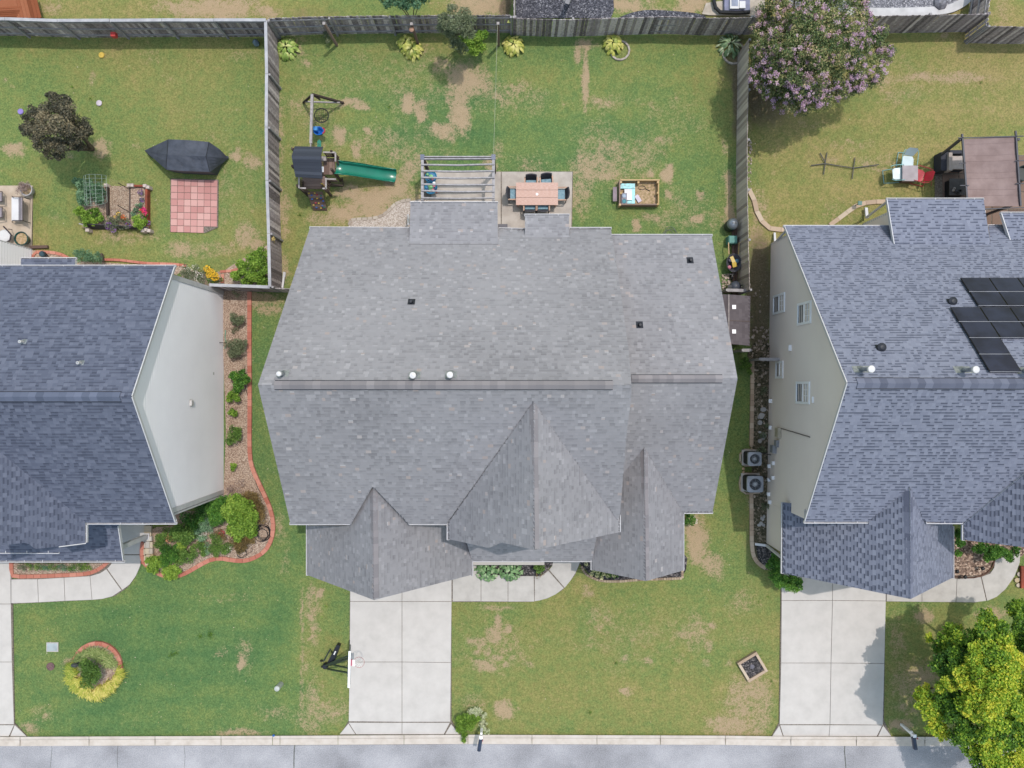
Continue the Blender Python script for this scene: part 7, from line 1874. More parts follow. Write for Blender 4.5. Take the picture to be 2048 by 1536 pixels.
bush("orange and yellow flowers along the front of the raised bed", [(235,432,8,.35,.4),(245,438,9,.35,.4),(222,440,10,.3,.4),(232,448,10,.3,.4),(255,445,8,.3,.35),(214,448,8,.3,.4)], 1500, .055, F_SAGE, group=RB,
     extra=[([(237,428,4,.4,.95,.05),(246,434,5,.4,.35,.05),(249,438,4,.4,.2,.05),(231,434,3,.38,.95,.05),(197,437,4,.38,.2,.05),(254,446,3,.35,.3,.05)], 260, .045, F_ORANGE, "flower")])
bush("violet trailing flowers over the dark front board", [(220,452,9,.45,.5),(226,460,7,.3,.5),(255,452,7,.4,.5),(245,456,5,.3,.5),(298,444,4,.3,.5),(298,452,4,.3,.5)], 420, .05, F_SAGE, group=RB, stems=False, extra=[([(218,452,8,.48,.5,.05),(226,459,6,.35,.6,.05),(256,451,6,.42,.5,.05),(298,446,4,.32,.3,.05)], 260, .045, F_VIOLET, "flower")])
bush("two small purple tufts on the right of the raised bed", [(282,386,5,.25,.5),(284,400,5,.25,.5)], 130, .05, F_SAGE, group=RB, stems=False, extra=[([(281,385,5,.28,.3,.05),(284,400,5,.28,.3,.05)], 140, .045, F_VIOLET, "flower")])
bush("grey-green plant above the magenta flowers", [(279,410,6,.3,.5),(272,420,6,.3,.5),(268,428,6,.3,.5)], 600, .055, F_BLUEG, group=RB)
# ---- left patio furniture
CUSHW = flat("white_cushion", (238,240,242), rough=.8, var=.04); FR = flat("dark_frame", (70,58,66), rough=.5)
t = thing("patio_loveseat", "cushioned loveseat with dark metal frame on the left patio", "loveseat", tuple(G(32,421,0)))
B1("seat_cushion", CUSHW, t, (23,395,40,441,.30,.45)); 
mb = MB(); A = G(38,394,.42); Bq = G(45,441,.42); mb.idx([G(37,395,.45), G(37,441,.45), G(42,440,.85), G(42,396,.85), G(40,395,.42), G(40,441,.42), G(44,440,.84), G(44,396,.84)], [(0,1,2,3),(7,6,5,4),(3,2,6,7),(0,3,7,4),(1,5,6,2)]); obj("back_cushion", mb, flat("grey_cushion", (158,152,162)), t)
for y in (394, 441):
    mb = MB(); mb.tube([G(24,y+(-2 if y < 400 else 3),.02), G(25,y,.6), G(44,y,.62), G(45,y,.9), G(61,y+5,.02)], .018, 5); obj("frame_side", mb, FR, t)
mb = MB(); mb.tube([G(45,394,.92), G(46,418,.9), G(45,441,.92)], .02, 5); obj("back_rail", mb, FR, t)
t = thing("patio_armchair", "rounded white-cushioned armchair half under the lean-to gutter on the left patio", "chair", tuple(G(12,470,0)))
mb = MB(); p = G(9,472,.45); mb.lathe([(.26,-.12),(.30,-.06),(.30,.02),(.24,.05),(0,.055)], 14, p); obj("seat_cushion", mb, CUSHW, t, smooth=True)
mb = MB(); mb.tube([G(7,453,.6), G(16,462,.8), G(22,470,.85), G(20,480,.8), G(14,484,.6)], .035, 6); mb.tube([G(16,458,.7), G(24,459,.02)], .018, 5); obj("frame", mb, FR, t)
for i, (y0, y1) in enumerate(((383,403),(414,435))):
    t = thing("patio_side_chair", ["upper of two dark-framed chairs cut by the left edge","lower of two dark-framed chairs cut by the left edge"][i], "chair", tuple(G(-4,(y0+y1)/2,0)), "dark chairs at the left edge")
    mb = MB(); mb.tube([G(-8,y0,.5), G(4,y0,.5), G(5,y1,.5), G(-8,y1+2,.5)], .025, 5); obj("frame", mb, FR, t); mb = MB(); mb.tube([G(4,y0,.5), G(3,y0,.0)], .02, 5); mb.tube([G(5,y1,.5), G(4,y1,.0)], .02, 5); obj("leg", mb, FR, t)
    B1("seat_cushion", flat("mauve_grey_cushion", (168,160,168)), t, (-14,y0+2,3,y1-1,.36,.42))
def pot(label, px, py, r_, h, mat, rim=None, z=.04):
    p = G(px, py, h); t = thing("plant_pot", label, "plant pot", (p.x, p.y, 0)); mb = MB(); mb.lathe([(r_*.7,z),(r_,h-.03),(r_*1.08,h),(r_*.92,h),(r_*.85,h-.06),(0,h-.06)], 20, (p.x,p.y,0)); obj("pot", mb, mat, t, smooth=False); mb = MB(); mb.lathe([(r_*.86,0),(0,.03)], 14, (p.x,p.y,h-.05)); obj("soil", mb, SOILM, t); return t
pot("pale round pot holding a dry wiry plant on the left patio corner", 52, 379, .27, .42, flat("pot_grey", (196,196,200)))
bush("dry wiry purple-grey plant spilling out of the pale pot", [(42,372,9,.55,.5),(50,376,10,.6,.4),(40,382,8,.5,.5),(55,368,6,.55,.6)], 1200, .07, F_DRY, aspect=.2, stems=False)
t = pot("large dark green pot filled with dead leaves on the left patio", 42, 477, .31, .45, flat("green_glaze", (36,76,70), rough=.25))
p = G(81,507,.35); t = thing("watering_can", "dark blue-green watering can in the mulch behind the left house", "watering can", (p.x,p.y,0)); mb = MB(); mb.lathe([(.13,0),(.14,.25),(.10,.30),(0,.30)], 14, (p.x,p.y,0)); obj("body", mb, flat("can_teal", (60,86,98), rough=.4), t); mb = MB(); mb.tube([(p.x+.1,p.y+.05,.28),(p.x+.24,p.y+.02,.34),(p.x+.27,p.y-.1,.2),(p.x+.12,p.y-.12,.1)], .02, 6); obj("handle", mb, BLACKM, t)
tag(obj("drain_log", MB().bar(G(60,494.5,.08), G(96,493.5,.08), .13, .12), DECKW), "short brown timber sleeper at the patio corner of the left house", "timber")
tag(obj("timber_stub", MB().bar(G(203,509,.0), G(204,522,.35), .14), DARKW), "upright grey timber stub beside the blue-green shrub", "post")
# discs and ball on the lawns
for (px, py, m, lb) in ((203,110,flat("yellow_disc", (240,206,92)),"yellow flying disc on the left lawn near the back fence"),(198,206,flat("white_disc", (232,222,232)),"whitish flying disc in the middle of the left lawn"),(41,223,flat("lilac_disc", (164,146,222)),"lilac flying disc beside the purple-brown tree")):
    p = G(px, py, .03); mb = MB(); mb.lathe([(.13,-.02),(.14,.0),(.12,.025),(0,.035)], 18, p); tag(obj("flying_disc", mb, m), lb, "flying disc", "discs lying on the left lawn")
mb = MB(); p = G(226,68,1.0); mb.box((p.x-.12,p.y-.1,.75),(p.x+.1,p.y+.1,1.0)); o = obj("red_bucket", mb, flat("red_box", (214,74,72))); tag(o, "red container hanging on the back fence over the left lawn", "container")
t = thing("water_jug", "pale blue water jug on the ground in the corner of the left lawn", "water jug", tuple(G(510,84,0))); p = G(510,83,.3); mb = MB(); mb.lathe([(.12,0),(.14,.05),(.14,.26),(.06,.34),(.05,.4),(0,.4)], 16, (p.x,p.y,0)); obj("body", mb, flat("jug_blue", (140,168,190), rough=.25), t, smooth=True); mb = MB(); mb.tube([(p.x+.05,p.y-.1,.3),(p.x+.16,p.y-.14,.25),(p.x+.12,p.y-.12,.12)], .015, 5); obj("handle", mb, flat("jug_blue", (1,1,1)), t)

# ---- right neighbour's yard
def resin_chair(label, px, py, z, ang, m, m2):
    g = G(px, py, z); t = thing("metal_chair", label, "chair", (g.x, g.y, 0), "retro metal garden chairs")
    c_, s_ = math.cos(ang), math.sin(ang)
    def L(x, y, zz): return (g.x+x*c_-y*s_, g.y+x*s_+y*c_, zz)
    def pan(pts, nm, mat):
        mb = MB(); q = [L(*p_) for p_ in pts]; mb.idx(q+[(x,y,zz-.02) for x,y,zz in q], [tuple(range(len(q))), tuple(range(2*len(q)-1, len(q)-1, -1))]+[(i, i+len(q), (i+1) % len(q)+len(q), (i+1) % len(q)) for i in range(len(q))]); return obj(nm, mb, mat, t)
    pan([(-.2,-.24,.42),(.2,-.24,.42),(.27,-.12,.42),(.27,.2,.44),(.2,.26,.45),(-.2,.26,.45),(-.27,.2,.44),(-.27,-.12,.42)], "seat", m)
    pan([(-.22,-.26,.46),(.22,-.26,.46),(.27,-.42,.78),(.18,-.48,.92),(-.18,-.48,.92),(-.27,-.42,.78)], "backrest", m)
    for k in (-1, 1):
        mb = MB(); mb.tube([L(k*.3,-.45,.75), L(k*.36,-.25,.66), L(k*.36,.2,.64), L(k*.33,.3,.45), L(k*.33,.3,.03), L(k*.33,-.05,.02), L(k*.3,-.5,.03)], .017, 5); obj("frame_tube", mb, m2, t)
    mb = MB(); mb.tube([L(-.3,-.5,.03), L(.3,-.5,.03)], .017, 5); obj("cross_tube", mb, m2, t)
MINT = flat("mint_white_enamel", (214,236,242), rough=.35, var=.03); MINTD = flat("mint_enamel", (150,206,208), rough=.35); REDE = flat("red_enamel", (206,58,72), rough=.35)
resin_chair("pale mint metal chair pushed against the top of the square garden table", 1816, 322, .45, math.pi-.1, MINT, MINTD)
resin_chair("pale mint metal chair left of the square garden table", 1796, 347, .45, -math.pi/2+.1, MINT, MINTD)
resin_chair("red metal chair right of the square garden table", 1838, 350, .45, math.pi/2-.3, REDE, REDE)
t = thing("garden_table", "square grey-brown box table among the mint and red chairs", "table", tuple(G(1822,350,0)))
B1("top", M("grey_lilac_board", [(.2, c(178,170,174)), (.8, c(200,192,196))]), t, (1805,331,1836,362,.55,.6)); B1("body", flat("brown_box", (124,100,92)), t, (1809,335,1834,361,.02,.54))
GZ = flat("gazebo_metal", (78,80,92), rough=.5); SH = M("shade_cloth_taupe", [(.2, c(150,130,126)), (.8, c(170,150,146))], scale=1.5, rough=.95, fine=.12, fscale=26, bump=.2, bscale=80)
t = thing("gazebo", "metal gazebo with a taupe shade cloth at the right edge", "gazebo", tuple(G(1985,345,0)))
zg = 2.5
def sag(a, b, k): return Vector(a).lerp(Vector(b), k)
mb = MB(); TL, TR, BL, BR = G(1928,278,zg), G(2032,272,zg), G(1935,412,zg), G(2041,413,zg); n_ = 12
gr = [[TL.lerp(TR, i/n_).lerp(BL.lerp(BR, i/n_), j/n_)+Vector((0,0,-.16*math.sin(math.pi*j/n_)*math.sin(math.pi*i/n_)-.03*abs(math.sin(j*math.pi/4)))) for i in range(n_+1)] for j in range(n_+1)]
for j in range(n_):
    for i in range(n_): mb.face([gr[j][i], gr[j+1][i], gr[j+1][i+1], gr[j][i+1]])
obj("shade_cloth", mb, SH, t, smooth=True)
for k in range(1, 8):
    j = k*n_/8; jj = int(j); mb = MB(); mb.tube([gr[jj][i]+Vector((0,0,.004)) for i in range(n_+1)], .007, 3); obj("cloth_seam", mb, SH, t)
for (a, b) in (((1924,268),(1934,400)),((2031,262),(2041,412))): bar("beam", GZ, t, G(*a,zg+.03), G(*b,zg+.03), .07, .08)
for (a, b) in (((1916,276),(2052,272)),((1918,327),(1932,326)),((1920,371),(1938,371)),((2030,322),(2052,321)),((2032,367),(2052,367)),((1966,418),(2052,415))): bar("cross_bar", GZ, t, G(*a,zg+.05), G(*b,zg+.05), .035, .04)
p = G(1922,278,zg); obj("post", MB().bar((p.x,p.y,zg), G(1872,318,.02), .10), GZ, t, label="leaning dark corner post"); p = G(2038,278,zg); obj("post", MB().box((p.x-.05,p.y-.05,0),(p.x+.05,p.y+.05,zg)), GZ, t); p = G(2040,405,zg); obj("post", MB().box((p.x-.05,p.y-.05,0),(p.x+.05,p.y+.05,zg)), GZ, t)
BEI = flat("beige_cushion", (198,186,178), rough=.9, var=.08)
t = thing("garden_armchair", "deep armchair with beige cushions partly under the taupe gazebo", "armchair", tuple(G(1915,323,0)))
B1("frame", M("charcoal_wicker", [(.2, c(58,60,70)), (.8, c(84,86,96))], scale=40), t, (1897,302,1928,340,.03,.40)); B1("side_panel", MATS["charcoal_wicker"], t, (1882,304,1897,341,.02,.66)); B1("back_cushion", BEI, t, (1898,305,1905,341,.42,.85)); B1("seat_cushion", flat("seat_beige", (206,196,190)), t, (1905,312,1930,338,.40,.52)); B1("arm_panel", MATS["charcoal_wicker"], t, (1900,300,1928,307,.2,.68))
t = thing("fire_table", "dark square outdoor table with small objects beside the taupe gazebo", "table", tuple(G(1915,373,0)))
B1("top", flat("dark_stone_top", (92,88,88), rough=.6, var=.2), t, (1899,357,1931,390,.55,.6)); B1("body", BLACKM, t, (1901,359,1929,390,.03,.54))
for (x, y, m) in ((1908,377,PALEW),(1914,384,BLACKM),(1912,383,GZ),(1918,386,GZ),(1906,381,PALEW),(1921,381,BLACKM)):
    p = G(x, y, .62); mb = MB(); mb.lathe([(.05,-.02),(.06,.03),(.03,.09),(0,.1)], 8, p); obj("ornament", mb, m, t)
t = thing("garden_tub", "dark round tub at the right frame edge under the gazebo", "tub", tuple(G(2046,345,0))); p = G(2050,346,.6); mb = MB(); mb.lathe([(.3,0),(.36,.55),(.38,.58),(.33,.56),(.3,.4),(0,.4)], 18, (p.x,p.y,0)); obj("body", mb, flat("black_green", (34,48,46), rough=.4), t)
tag(obj("copper_stake", MB().tube([G(1866,343,.02), G(1862,372,.02)], .02, 5), flat("copper", (200,130,96))), "thin copper-coloured rod lying on the grass beside the gazebo", "rod")
t = thing("hammock_stand", "pair of thin black crossed metal feet linked by one bar on the right lawn", "stand", tuple(G(1680,332,0)))
for (a, b) in (((1622,331),(1650,327)),((1650,327),(1706,336)),((1706,336),(1758,329)),((1654,305),(1647,349)),((1710,315),(1704,358)),((1640,306),(1652,328))):
    bar("tube", BLACKM, t, G(*a,.06), G(*b,.08), .035)
# back-right neighbour beyond the fence
t = thing("spa_pool", "corner of a pool with white moulded steps behind the back fence", "pool", tuple(G(1470,5,0)))
B1("shell", flat("slate_blue_shell", (140,146,178)), t, (1449,-20,1500,21,.02,.3)); B1("step", WHT, t, (1460,-20,1478,17,.3,.42)); B1("basin", flat("basin_blue", (160,172,196)), t, (1463,-16,1476,12,.3,.425)); B1("seat", flat("white_step", (244,246,250), var=.02), t, (1479,2,1491,16,.3,.45))
mb = MB(); mb.tube([G(1434,-20,.25), G(1428,2,.25), G(1431,15,.25), G(1440,24,.25), G(1470,25,.25), G(1500,24,.25)], .09, 8); obj("hose_rim", mb, BLACKM, t)
mb = MB(); mb.lathe([(.35,0),(.33,.15),(.18,.3),(0,.33)], 7, tuple(G(1879,8,0))); tag(obj("boulder", mb, flat("boulder_grey", (140,142,152), var=.3, scale=6)), "grey boulder on the gravel beyond the back fence", "boulder")
t = thing("dark_post_roof", "grey timber post rising from the slate mulch at the top edge", "post", tuple(G(1135,-6,0))); mb = MB(); mb.bar(G(1145,-14,0), G(1135,3,1.6), .2); obj("shaft", mb, PERG, t); mb = MB(); mb.prism([tuple(G(x,y,3)[:2]) for x,y in ((1110,-22),(1146,-18),(1128,4),(1124,-2))], 3.0, 3.1); obj("cap", mb, PERG, t)

# ---- front yard
t = thing("basketball_hoop", "portable basketball hoop leaning over the driveway edge with a thin white backboard", "basketball hoop", tuple(G(680,1337,0)))
zb0, zb1 = 2.85, 3.85
bx = G(700.5,1337,zb1).x
y0_, y1_ = G(700,1303,zb1).y, G(698.5,1374,zb1).y
bb = G(701.5,1337,zb0).x
mb = MB(); mb.idx([(bb,y0_-.05,zb0),(bb-.03,y1_-.22,zb0),(bx-.04,y1_,zb1),(bx+.0,y0_,zb1),(bb-.04,y0_-.05,zb0),(bb-.07,y1_-.22,zb0),(bx-.08,y1_,zb1),(bx-.04,y0_,zb1)], [(0,1,2,3),(7,6,5,4),(3,2,6,7),(0,3,7,4),(1,5,6,2),(0,4,5,1)])
obj("backboard", mb, M("clear_board", [(.2, c(196,202,206)), (.8, c(206,212,216))], rough=.2), t)
mb = MB(); mb.bar((bx-.02,y0_+.02,zb1+.02),(bx-.06,y1_-.02,zb1+.02),.09,.04); obj("backboard_frame", mb, VINYL, t)
mb = MB(); mb.bar((bb-.02,y0_-.05,zb0),(bx-.02,y0_+.01,zb1),.05); mb.bar((bb-.05,y1_-.22,zb0),(bx-.06,y1_-.01,zb1),.05); mb.bar((bb-.02,y0_-.05,zb0),(bb-.05,y1_-.22,zb0),.05); obj("backboard_edge", mb, flat("grey_edge", (150,156,160)), t)
rc = G(713,1325,3.05); ym = (y0_+y1_)/2
rc = Vector((bb+.40, ym+.02, 3.05)); mb = MB(); mb.tube([rc+Vector((.23*math.cos(a), .23*math.sin(a), 0)) for a in [k*math.pi/12 for k in range(24)]], .008, 6, closed=True); obj("rim", mb, flat("rim_red", (204,120,118), rough=.6), t)
mb = MB(); mb.box((bb+.0,ym-.12,3.0),(bb+.11,ym+.14,3.1)); obj("rim_bracket", mb, flat("bracket_pink", (232,140,160)), t); mb = MB(); mb.box((bb+.115,ym-.14,3.0),(bb+.23,ym+.14,3.08)); obj("bracket_plate", mb, VINYL, t)
mb = MB()
for k in range(12):
    a = k*math.pi/6; mb.tube([rc+Vector((.22*math.cos(a), .22*math.sin(a), 0)), rc+Vector((.13*math.cos(a+.5), .13*math.sin(a+.5), -.2)), rc+Vector((.11*math.cos(a), .11*math.sin(a), -.4))], .006, 4)
obj("net", mb, VINYL, t)
BD = flat("hoop_black", (30,36,48), rough=.45); BDG = flat("hoop_dark_green", (52,74,68), rough=.45)
mb = MB(); a, b = G(676,1290,.35), G(660,1328,.35); d = (b-a).normalized(); sdv = Vector((-d.y,d.x,0)); q = [a-sdv*.06, a+sdv*.10, b+sdv*.14, b-sdv*.14]
mb.prism([tuple(v[:2]) for v in q], .02, .38); p_ = G(650,1333,.3); mb.lathe([(.12,.02),(.14,.1),(.14,.3),(.1,.36),(0,.36)], 14, (p_.x,p_.y,0)); obj("base_tank", mb, BD, t)
for (a, b, w_, m) in (((647,1323,.35),(661,1298,.35),.05,BD),((651,1331,.4),(700,1310,2.9),.07,BDG),((660,1330,.5),(700,1316,2.9),.08,BDG),((664,1329,.4),(699,1337,2.95),.05,BDG),((655,1338,.35),(699,1346,2.95),.06,BDG),((645,1331,.2),(654,1331,.2),.05,BD),((665,1308,.8),(662,1302,.4),.04,BD)):
    bar("arm", m, t, G(*a), G(*b), w_)
mb = MB(); mb.tube([G(643,1321.5,.2)+Vector((0,-.03,0)), G(643,1321.5,.2)+Vector((0,.03,0))], .07, 10); mb.tube([G(645,1333,.1)+Vector((0,-.03,0)), G(645,1333,.1)+Vector((0,.03,0))], .07, 10); obj("wheel", mb, BLACKM, t)
obj("handle_plate", MB().bar(G(668,1309,.5), G(671,1303,.6), .05, .04), VINYL, t)
# mailboxes
def mailbox(label, foot, head, headdir):
    """post from its foot (ground px) up to 1.25 m, an arm, and a dark box"""
    f = G(*foot, .02); top = G(*head, 1.2); t = thing("mailbox", label, "mailbox", (f.x, f.y, 0), "white-posted mailboxes at the kerb")
    px_, py_ = top.x, top.y
    post = Vector((f.x, f.y, 0))
    obj("post", MB().bar(post, post+Vector((0,0,1.25)), .11), VINYL, t)
    hd = Vector((*headdir, 0)).normalized()
    obj("arm", MB().bar(post+Vector((0,0,1.0))-hd*.12, post+hd*.55+Vector((0,0,1.0)), .09), VINYL, t)
    obj("post_cap", MB().box((f.x-.07,f.y-.07,1.25),(f.x+.07,f.y+.07,1.30)), VINYL, t)
    mb = MB(); c1 = post+hd*.12+Vector((0,0,1.05)); c2 = post+hd*.66+Vector((0,0,1.05)); sv = Vector((-hd.y,hd.x,0)); P1 = []
    prof = [(-.085,0),(.085,0),(.085,.13),(.06,.19),(0,.215),(-.06,.19),(-.085,.13)]
    v = [c1+sv*x+Vector((0,0,z)) for x, z in prof]+[c2+sv*x+Vector((0,0,z)) for x, z in prof]; n = len(prof)
    mb.idx(v, [tuple(range(n-1,-1,-1)), tuple(range(n,2*n))]+[(i,(i+1) % n,(i+1) % n+n,i+n) for i in range(n)]); obj("box", mb, flat("mailbox_navy", (62,74,98), rough=.35), t)
    mb = MB(); mb.bar(c1+sv*.1+Vector((0,0,.1)), c1+sv*.1+Vector((0,0,.28)), .02, .05); obj("flag", mb, REDP, t)
mailbox("mailbox on a white post standing in the bright ornamental grass", (964,1452), (960,1478), (-.15,-1)); mailbox("mailbox on a white post near the yellow-green tree", (1803,1449), (1829,1483), (.15,-1))
# square planter box with drain
p = G(1505.5,1334.5,.2); M4 = Matrix.Translation((p.x,p.y,0)) @ rotz(math.radians(31))
t = thing("square_planter", "square timber frame of bare dark soil set askew in the front lawn", "planter", (p.x,p.y,0))
hw = .53
for (a0, a1, a2, a3) in ((-hw,hw-.12,hw,hw),(hw-.12,-hw,hw,hw-.13),(-hw,-hw,hw-.13,-hw+.12),(-hw,-hw+.13,-hw+.12,hw-.13)):
    mb = MB(); mb.box((min(a0,a2),min(a1,a3),0),(max(a0,a2),max(a1,a3),.2)); frame(M4, mb); obj("frame_timber", mb, EDGE, t)
mb = MB(); mb.box((-hw+.1,-hw+.1,0),(hw-.1,hw-.1,.12)); frame(M4, mb); obj("soil", mb, MULCHD, t); mb = MB(); mb.lathe([(.12,.10),(.10,.14),(0,.15)], 10, (p.x,p.y,0)); obj("drain_cap", mb, flat("drain_grey", (128,126,138)), t)
# small utility covers and markers
p = G(105,1294,.0); t = thing("utility_cover", "pale square meter lid in the left front lawn", "utility cover", (p.x,p.y,0)); mb = MB(); mb.box((p.x-.24,p.y-.18,-.02),(p.x+.24,p.y+.18,.03)); obj("lid", mb, flat("lid_pale", (188,202,206)), t); mb = MB(); mb.box((p.x-.28,p.y-.22,-.02),(p.x+.28,p.y+.22,.022)); obj("rim", mb, CONC2, t)
mb = MB(); mb.lathe([(.19,-.02),(.19,.02),(.1,.03),(0,.03)], 14, tuple(G(101,1333,0))); tag(obj("utility_cover", mb, flat("lid_mauve", (128,98,98), var=.3, scale=20)), "round dull mauve valve lid in the left front lawn", "utility cover")
t = thing("utility_pedestal", "short pale cylindrical utility marker leaning in the left front lawn", "utility marker", tuple(G(561,1375,0))); a, b = G(562,1368,0), G(558,1376,.55); mb = MB(); mb.tube([a+Vector((0,0,.0)), Vector((a.x-.02,a.y-.0,.55))], .12, 14); obj("body", mb, flat("pedestal_grey", (190,200,196), rough=.5), t, smooth=False); mb = MB(); mb.lathe([(.13,.55),(.12,.62),(0,.66)], 14, (a.x-.02,a.y,0)); obj("cap", mb, flat("pedestal_cap", (214,222,218)), t)
mb = MB(); mb.lathe([(.05,0),(.05,.05),(.02,.055),(.02,.02),(0,.02)], 12, tuple(G(547.5,1470.5,.11))); tag(obj("survey_marker", mb, BLUEP), "tiny blue round marker on the kerb edge", "marker")
# black hoses
def hose(label, cx, cy, r_, n, z=.05, mat=None, ex=1.0, tail=None, w=.012, jit=.25):
    pts = []
    for k in range(n*18):
        a = k*2*math.pi/18; rr_ = r_*(1+.15*math.sin(a*.37+k*.02)); g = G(cx, cy, z); pts.append(g+Vector((rr_*S*math.cos(a)*ex+jit*r_*S*math.sin(k*.11), rr_*S*math.sin(a)+jit*r_*S*math.cos(k*.083), .012*(k/18))))
    for q in (tail or []): pts.append(G(*q, .04))
    mb = MB(); mb.tube(pts, w, 5); return tag(obj("garden_hose", mb, mat or BLACKM), label, "hose")
hose("big tangled coil of black hose beside the terracotta edging", 526, 1066, 13.5, 7, tail=[(536,1050),(542,1035),(535,1010),(515,975),(500,930),(497,850),(497,800),(488,760),(490,730)])
hose("small loose loop of black hose low in the corner bed", 482, 1106, 9, 2, tail=[(495,1108),(505,1102),(503,1095)])
hose("pale grey hose coil half under the rear gutter", 1340, 468, 11, 3, mat=flat("hose_grey", (120,126,120)))
mb = MB(); mb.lathe([(.09,0),(.11,.12),(.05,.16),(0,.16)], 10, tuple(G(479,1101,0))); tag(obj("hose_reel", mb, BLACKM), "small black spray head in the corner bed by the loose hose", "hose fitting")
t = thing("hose_tap", "tiny wall tap with a thin green hose at the grey gable", "tap", tuple(G(448,685,0))); mb = MB(); mb.bar(G(438,685,.5), G(455,686,.5), .03); obj("tap_body", mb, BLACKM, t); mb = MB(); mb.tube([G(451,660,.1), G(450,675,.08), G(453,690,.1), G(449,697,.06)], .02, 5); obj("hose", mb, flat("mint_hose", (128,190,166)), t)
# stone column wall by the left porch
t = thing("stone_border", "low border wall of pale buff and white stones by the left porch", "stone wall", tuple(G(295,1100,0)))
SM = M("buff_stone", [(0, c(206,200,192)), (.5, c(214,194,152)), (1, c(232,230,226))], src='objrand', rough=.9, fine=.15)
for (x0,y0,x1,y1) in ((288,1052,302,1072),(290,1073,303,1082),(291,1083,299,1096),(299.5,1084,305,1096),(288,1086,290.5,1096),(290,1097,298,1108),(298.5,1097,305,1108),(287,1098,289.5,1110),(292,1109,300,1120),(300.5,1109,306,1116),(288,1111,291,1122),(290,1122,298,1131),(298,1130,304,1138)):
    B1("stone", SM, t, (x0,y0,x1,y1,0,.16+R.uniform(0,.08)))
B1("brick_strip", REDW, t, (281.5,1083,286,1128,0,.05))
# flagstones at the right walk
t = thing("stone_border", "loose flagstones beside a brown timber at the right walkway end", "flagstones", tuple(G(2036,1155,0)))
for (x, y, r_) in ((2038,1148,5),(2033,1160,5),(2040,1158,4),(2036,1170,4.5),(2042,1146,4)):
    mb = MB(); mb.lathe([(r_*S,0),(r_*S*.95,.06),(0,.065)], 7, tuple(G(x,y,0)), sx=1.1); obj("stone", mb, SM, t)
bar("timber", REDW, t, G(2044,1132,.1), G(2044,1176,.1), .15, .15)
# path lights
for i, (x, y) in enumerate(((1915,1143),(1966,1137),(1931,1154))):
    p = G(x, y, .4); t = thing("path_light", ["black path light nearest the right garage gutter","black path light nearest the end of the right walkway","black path light on the walkway edge between the other two"][i], "path light", (p.x,p.y,0), "black path lights in the brown gravel bed")
    mb = MB(); mb.tube([(p.x,p.y,0),(p.x,p.y,.4)], .02, 6); obj("stake", mb, BLACKM, t); mb = MB(); mb.lathe([(.02,.36),(.10,.38),(.06,.46),(0,.48)], 12, (p.x,p.y,0)); obj("shade", mb, BLACKM, t)
t = thing("path_light", "green-topped lamp post beside the curved edging of the right lawn", "path light", tuple(G(1721,407,0))); p = G(1720,406,.5); mb = MB(); mb.box((p.x-.09,p.y-.09,.44),(p.x+.09,p.y+.09,.52)); obj("head", mb, flat("verdigris", (110,150,142)), t); mb = MB(); mb.tube([(p.x,p.y,0),(p.x,p.y,.45)], .02, 6); obj("stake", mb, BLACKM, t)
# post by the mulch bed: dark statue in the round bed
p = G(147,1332,.7); t = thing("garden_ornament", "dark grey bird-shaped ornament at the left of the round bed", "ornament", (p.x,p.y,0)); mb = MB(); mb.lathe([(.05,0),(.04,.5),(.11,.55),(.13,.62),(.08,.7),(0,.72)], 12, (p.x,p.y,0), sx=1.3, sy=.8); obj("body", mb, flat("ornament_grey", (78,84,84)), t)

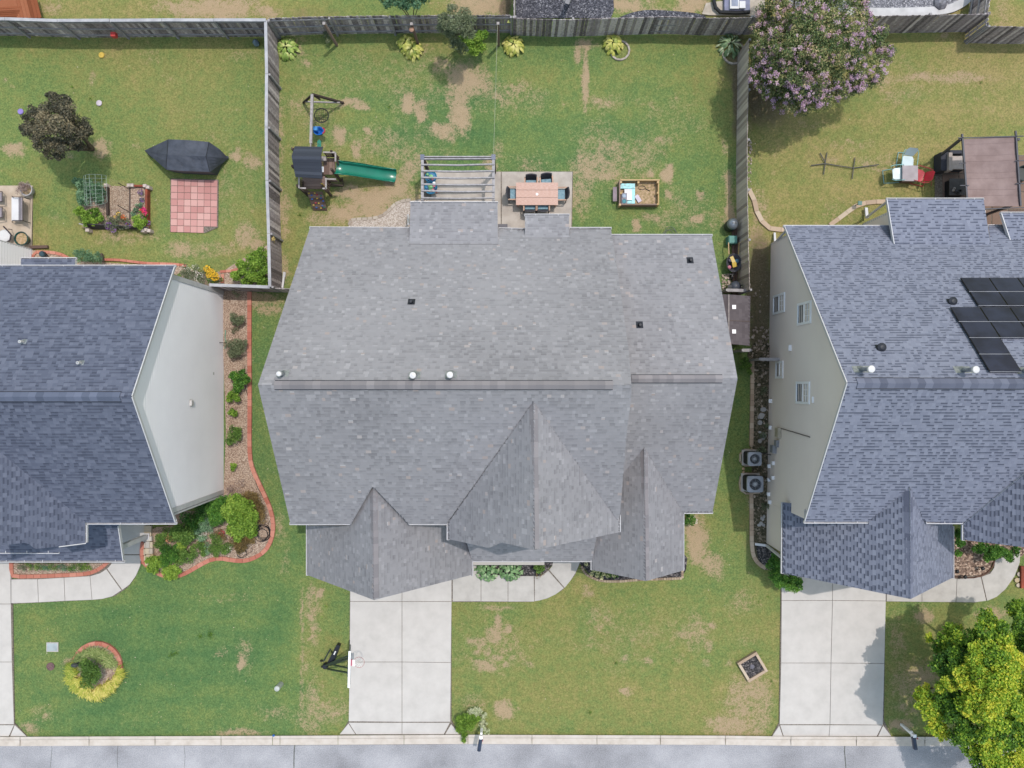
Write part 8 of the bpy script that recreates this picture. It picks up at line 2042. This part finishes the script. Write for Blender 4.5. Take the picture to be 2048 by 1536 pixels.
# ---- ornamental grasses of the round bed: long blades
def blades(name, label, centers, n, L, mats_stops, seed, droop=.5, group=None, w=.018, outward=None, cat="ornamental grass"):
    g = np.random.default_rng(seed)
    cxy = np.array([tuple(G(x, y, .1))[:2] for x, y, *_ in centers]); tn = np.array([q[2] if len(q) > 2 else .5 for q in centers])
    k = g.integers(0, len(cxy), n); base = np.concatenate([cxy[k]+g.normal(size=(n, 2))*.07, np.zeros((n, 1))], 1)
    th = g.random(n)*2*np.pi
    if outward is not None:
        o = np.array(tuple(G(*outward, .1))[:2]); dv = base[:, :2]-o; th = np.arctan2(dv[:, 1], dv[:, 0])+g.normal(size=n)*.55
    d = np.stack([np.cos(th), np.sin(th), np.zeros(n)], 1); sdv = np.stack([-np.sin(th), np.cos(th), np.zeros(n)], 1)
    LL = L*(.6+.6*g.random(n)); V = []
    prof = ((0, 0, 1), (.3, .55, 1), (.68, .72, .8), (1.0, .45, .12))
    rows = []
    for (s_, hh, ww) in prof:
        p_ = base + d*(LL*s_*.8)[:, None]; p_[:, 2] += LL*hh*(1-droop*s_*.6) + .02
        rows.append((p_-sdv*(w*ww/2), p_+sdv*(w*ww/2)))
    V = np.stack([q for r_ in rows for q in r_], 1)   # n,8,3
    Q = []
    t_ = []
    for i in range(3):
        Q.append(np.stack([V[:, 2*i], V[:, 2*i+1], V[:, 2*i+3], V[:, 2*i+2]], 1))
    allq = np.concatenate(Q, 0).reshape(-1, 3); tone = np.clip(np.tile(tn[k]+g.normal(size=n)*.15, 3), 0, 1)
    t = thing(name, label, cat, tuple(G(centers[0][0], centers[0][1], 0)), group)
    leaf_object("blades", allq, tone, fol("blades_"+str(seed), mats_stops, .3), t)
    return t
cs = [(193+36*math.cos(a)+R.uniform(-4,4), 1336+36*math.sin(a)+R.uniform(-4,4), (.8 if math.sin(a) > -.1 else .35)) for a in [k*.26 for k in range(24)]]
lower = [q for q in cs if q[1] > 1332 or q[0] < 165]; upper = [q for q in cs if q[1] <= 1332 and q[0] >= 165]
low2 = [(150,1345,.5),(145,1355,.65),(155,1368,.6),(168,1378,.75),(182,1384,.8),(196,1385,.85),(210,1378,.8),(222,1368,.8),(230,1355,.8),(148,1335,.5),(160,1360,.7),(175,1372,.8),(200,1376,.9),(215,1366,.9),(235,1345,.7)]
blades("ornamental_grass", "skirt of golden striped grass spilling over the lower rim of the round bed", low2, 2600, .42, [(0, c(92,124,48)), (.45, c(134,156,60)), (.75, c(186,186,84)), (1, c(222,210,128))], 501, outward=(190,1335), w=.03)
blades("ornamental_grass", "arching green striped grass along the upper rim of the round bed", [(165,1312,.4),(178,1305,.5),(192,1303,.55),(206,1306,.5),(218,1314,.5),(226,1325,.6),(155,1322,.3),(215,1325,.5),(195,1315,.4)], 900, .38, [(0, c(84,110,64)), (.5, c(140,160,96)), (1, c(206,208,150))], 502, w=.024)
bedm = struct(obj("mulch_bed", poly_px(MB(), [(193+44*math.cos(a), 1336+45*math.sin(a)) for a in [k*math.pi/12 for k in range(24)]], -.1, .03), MULCH))
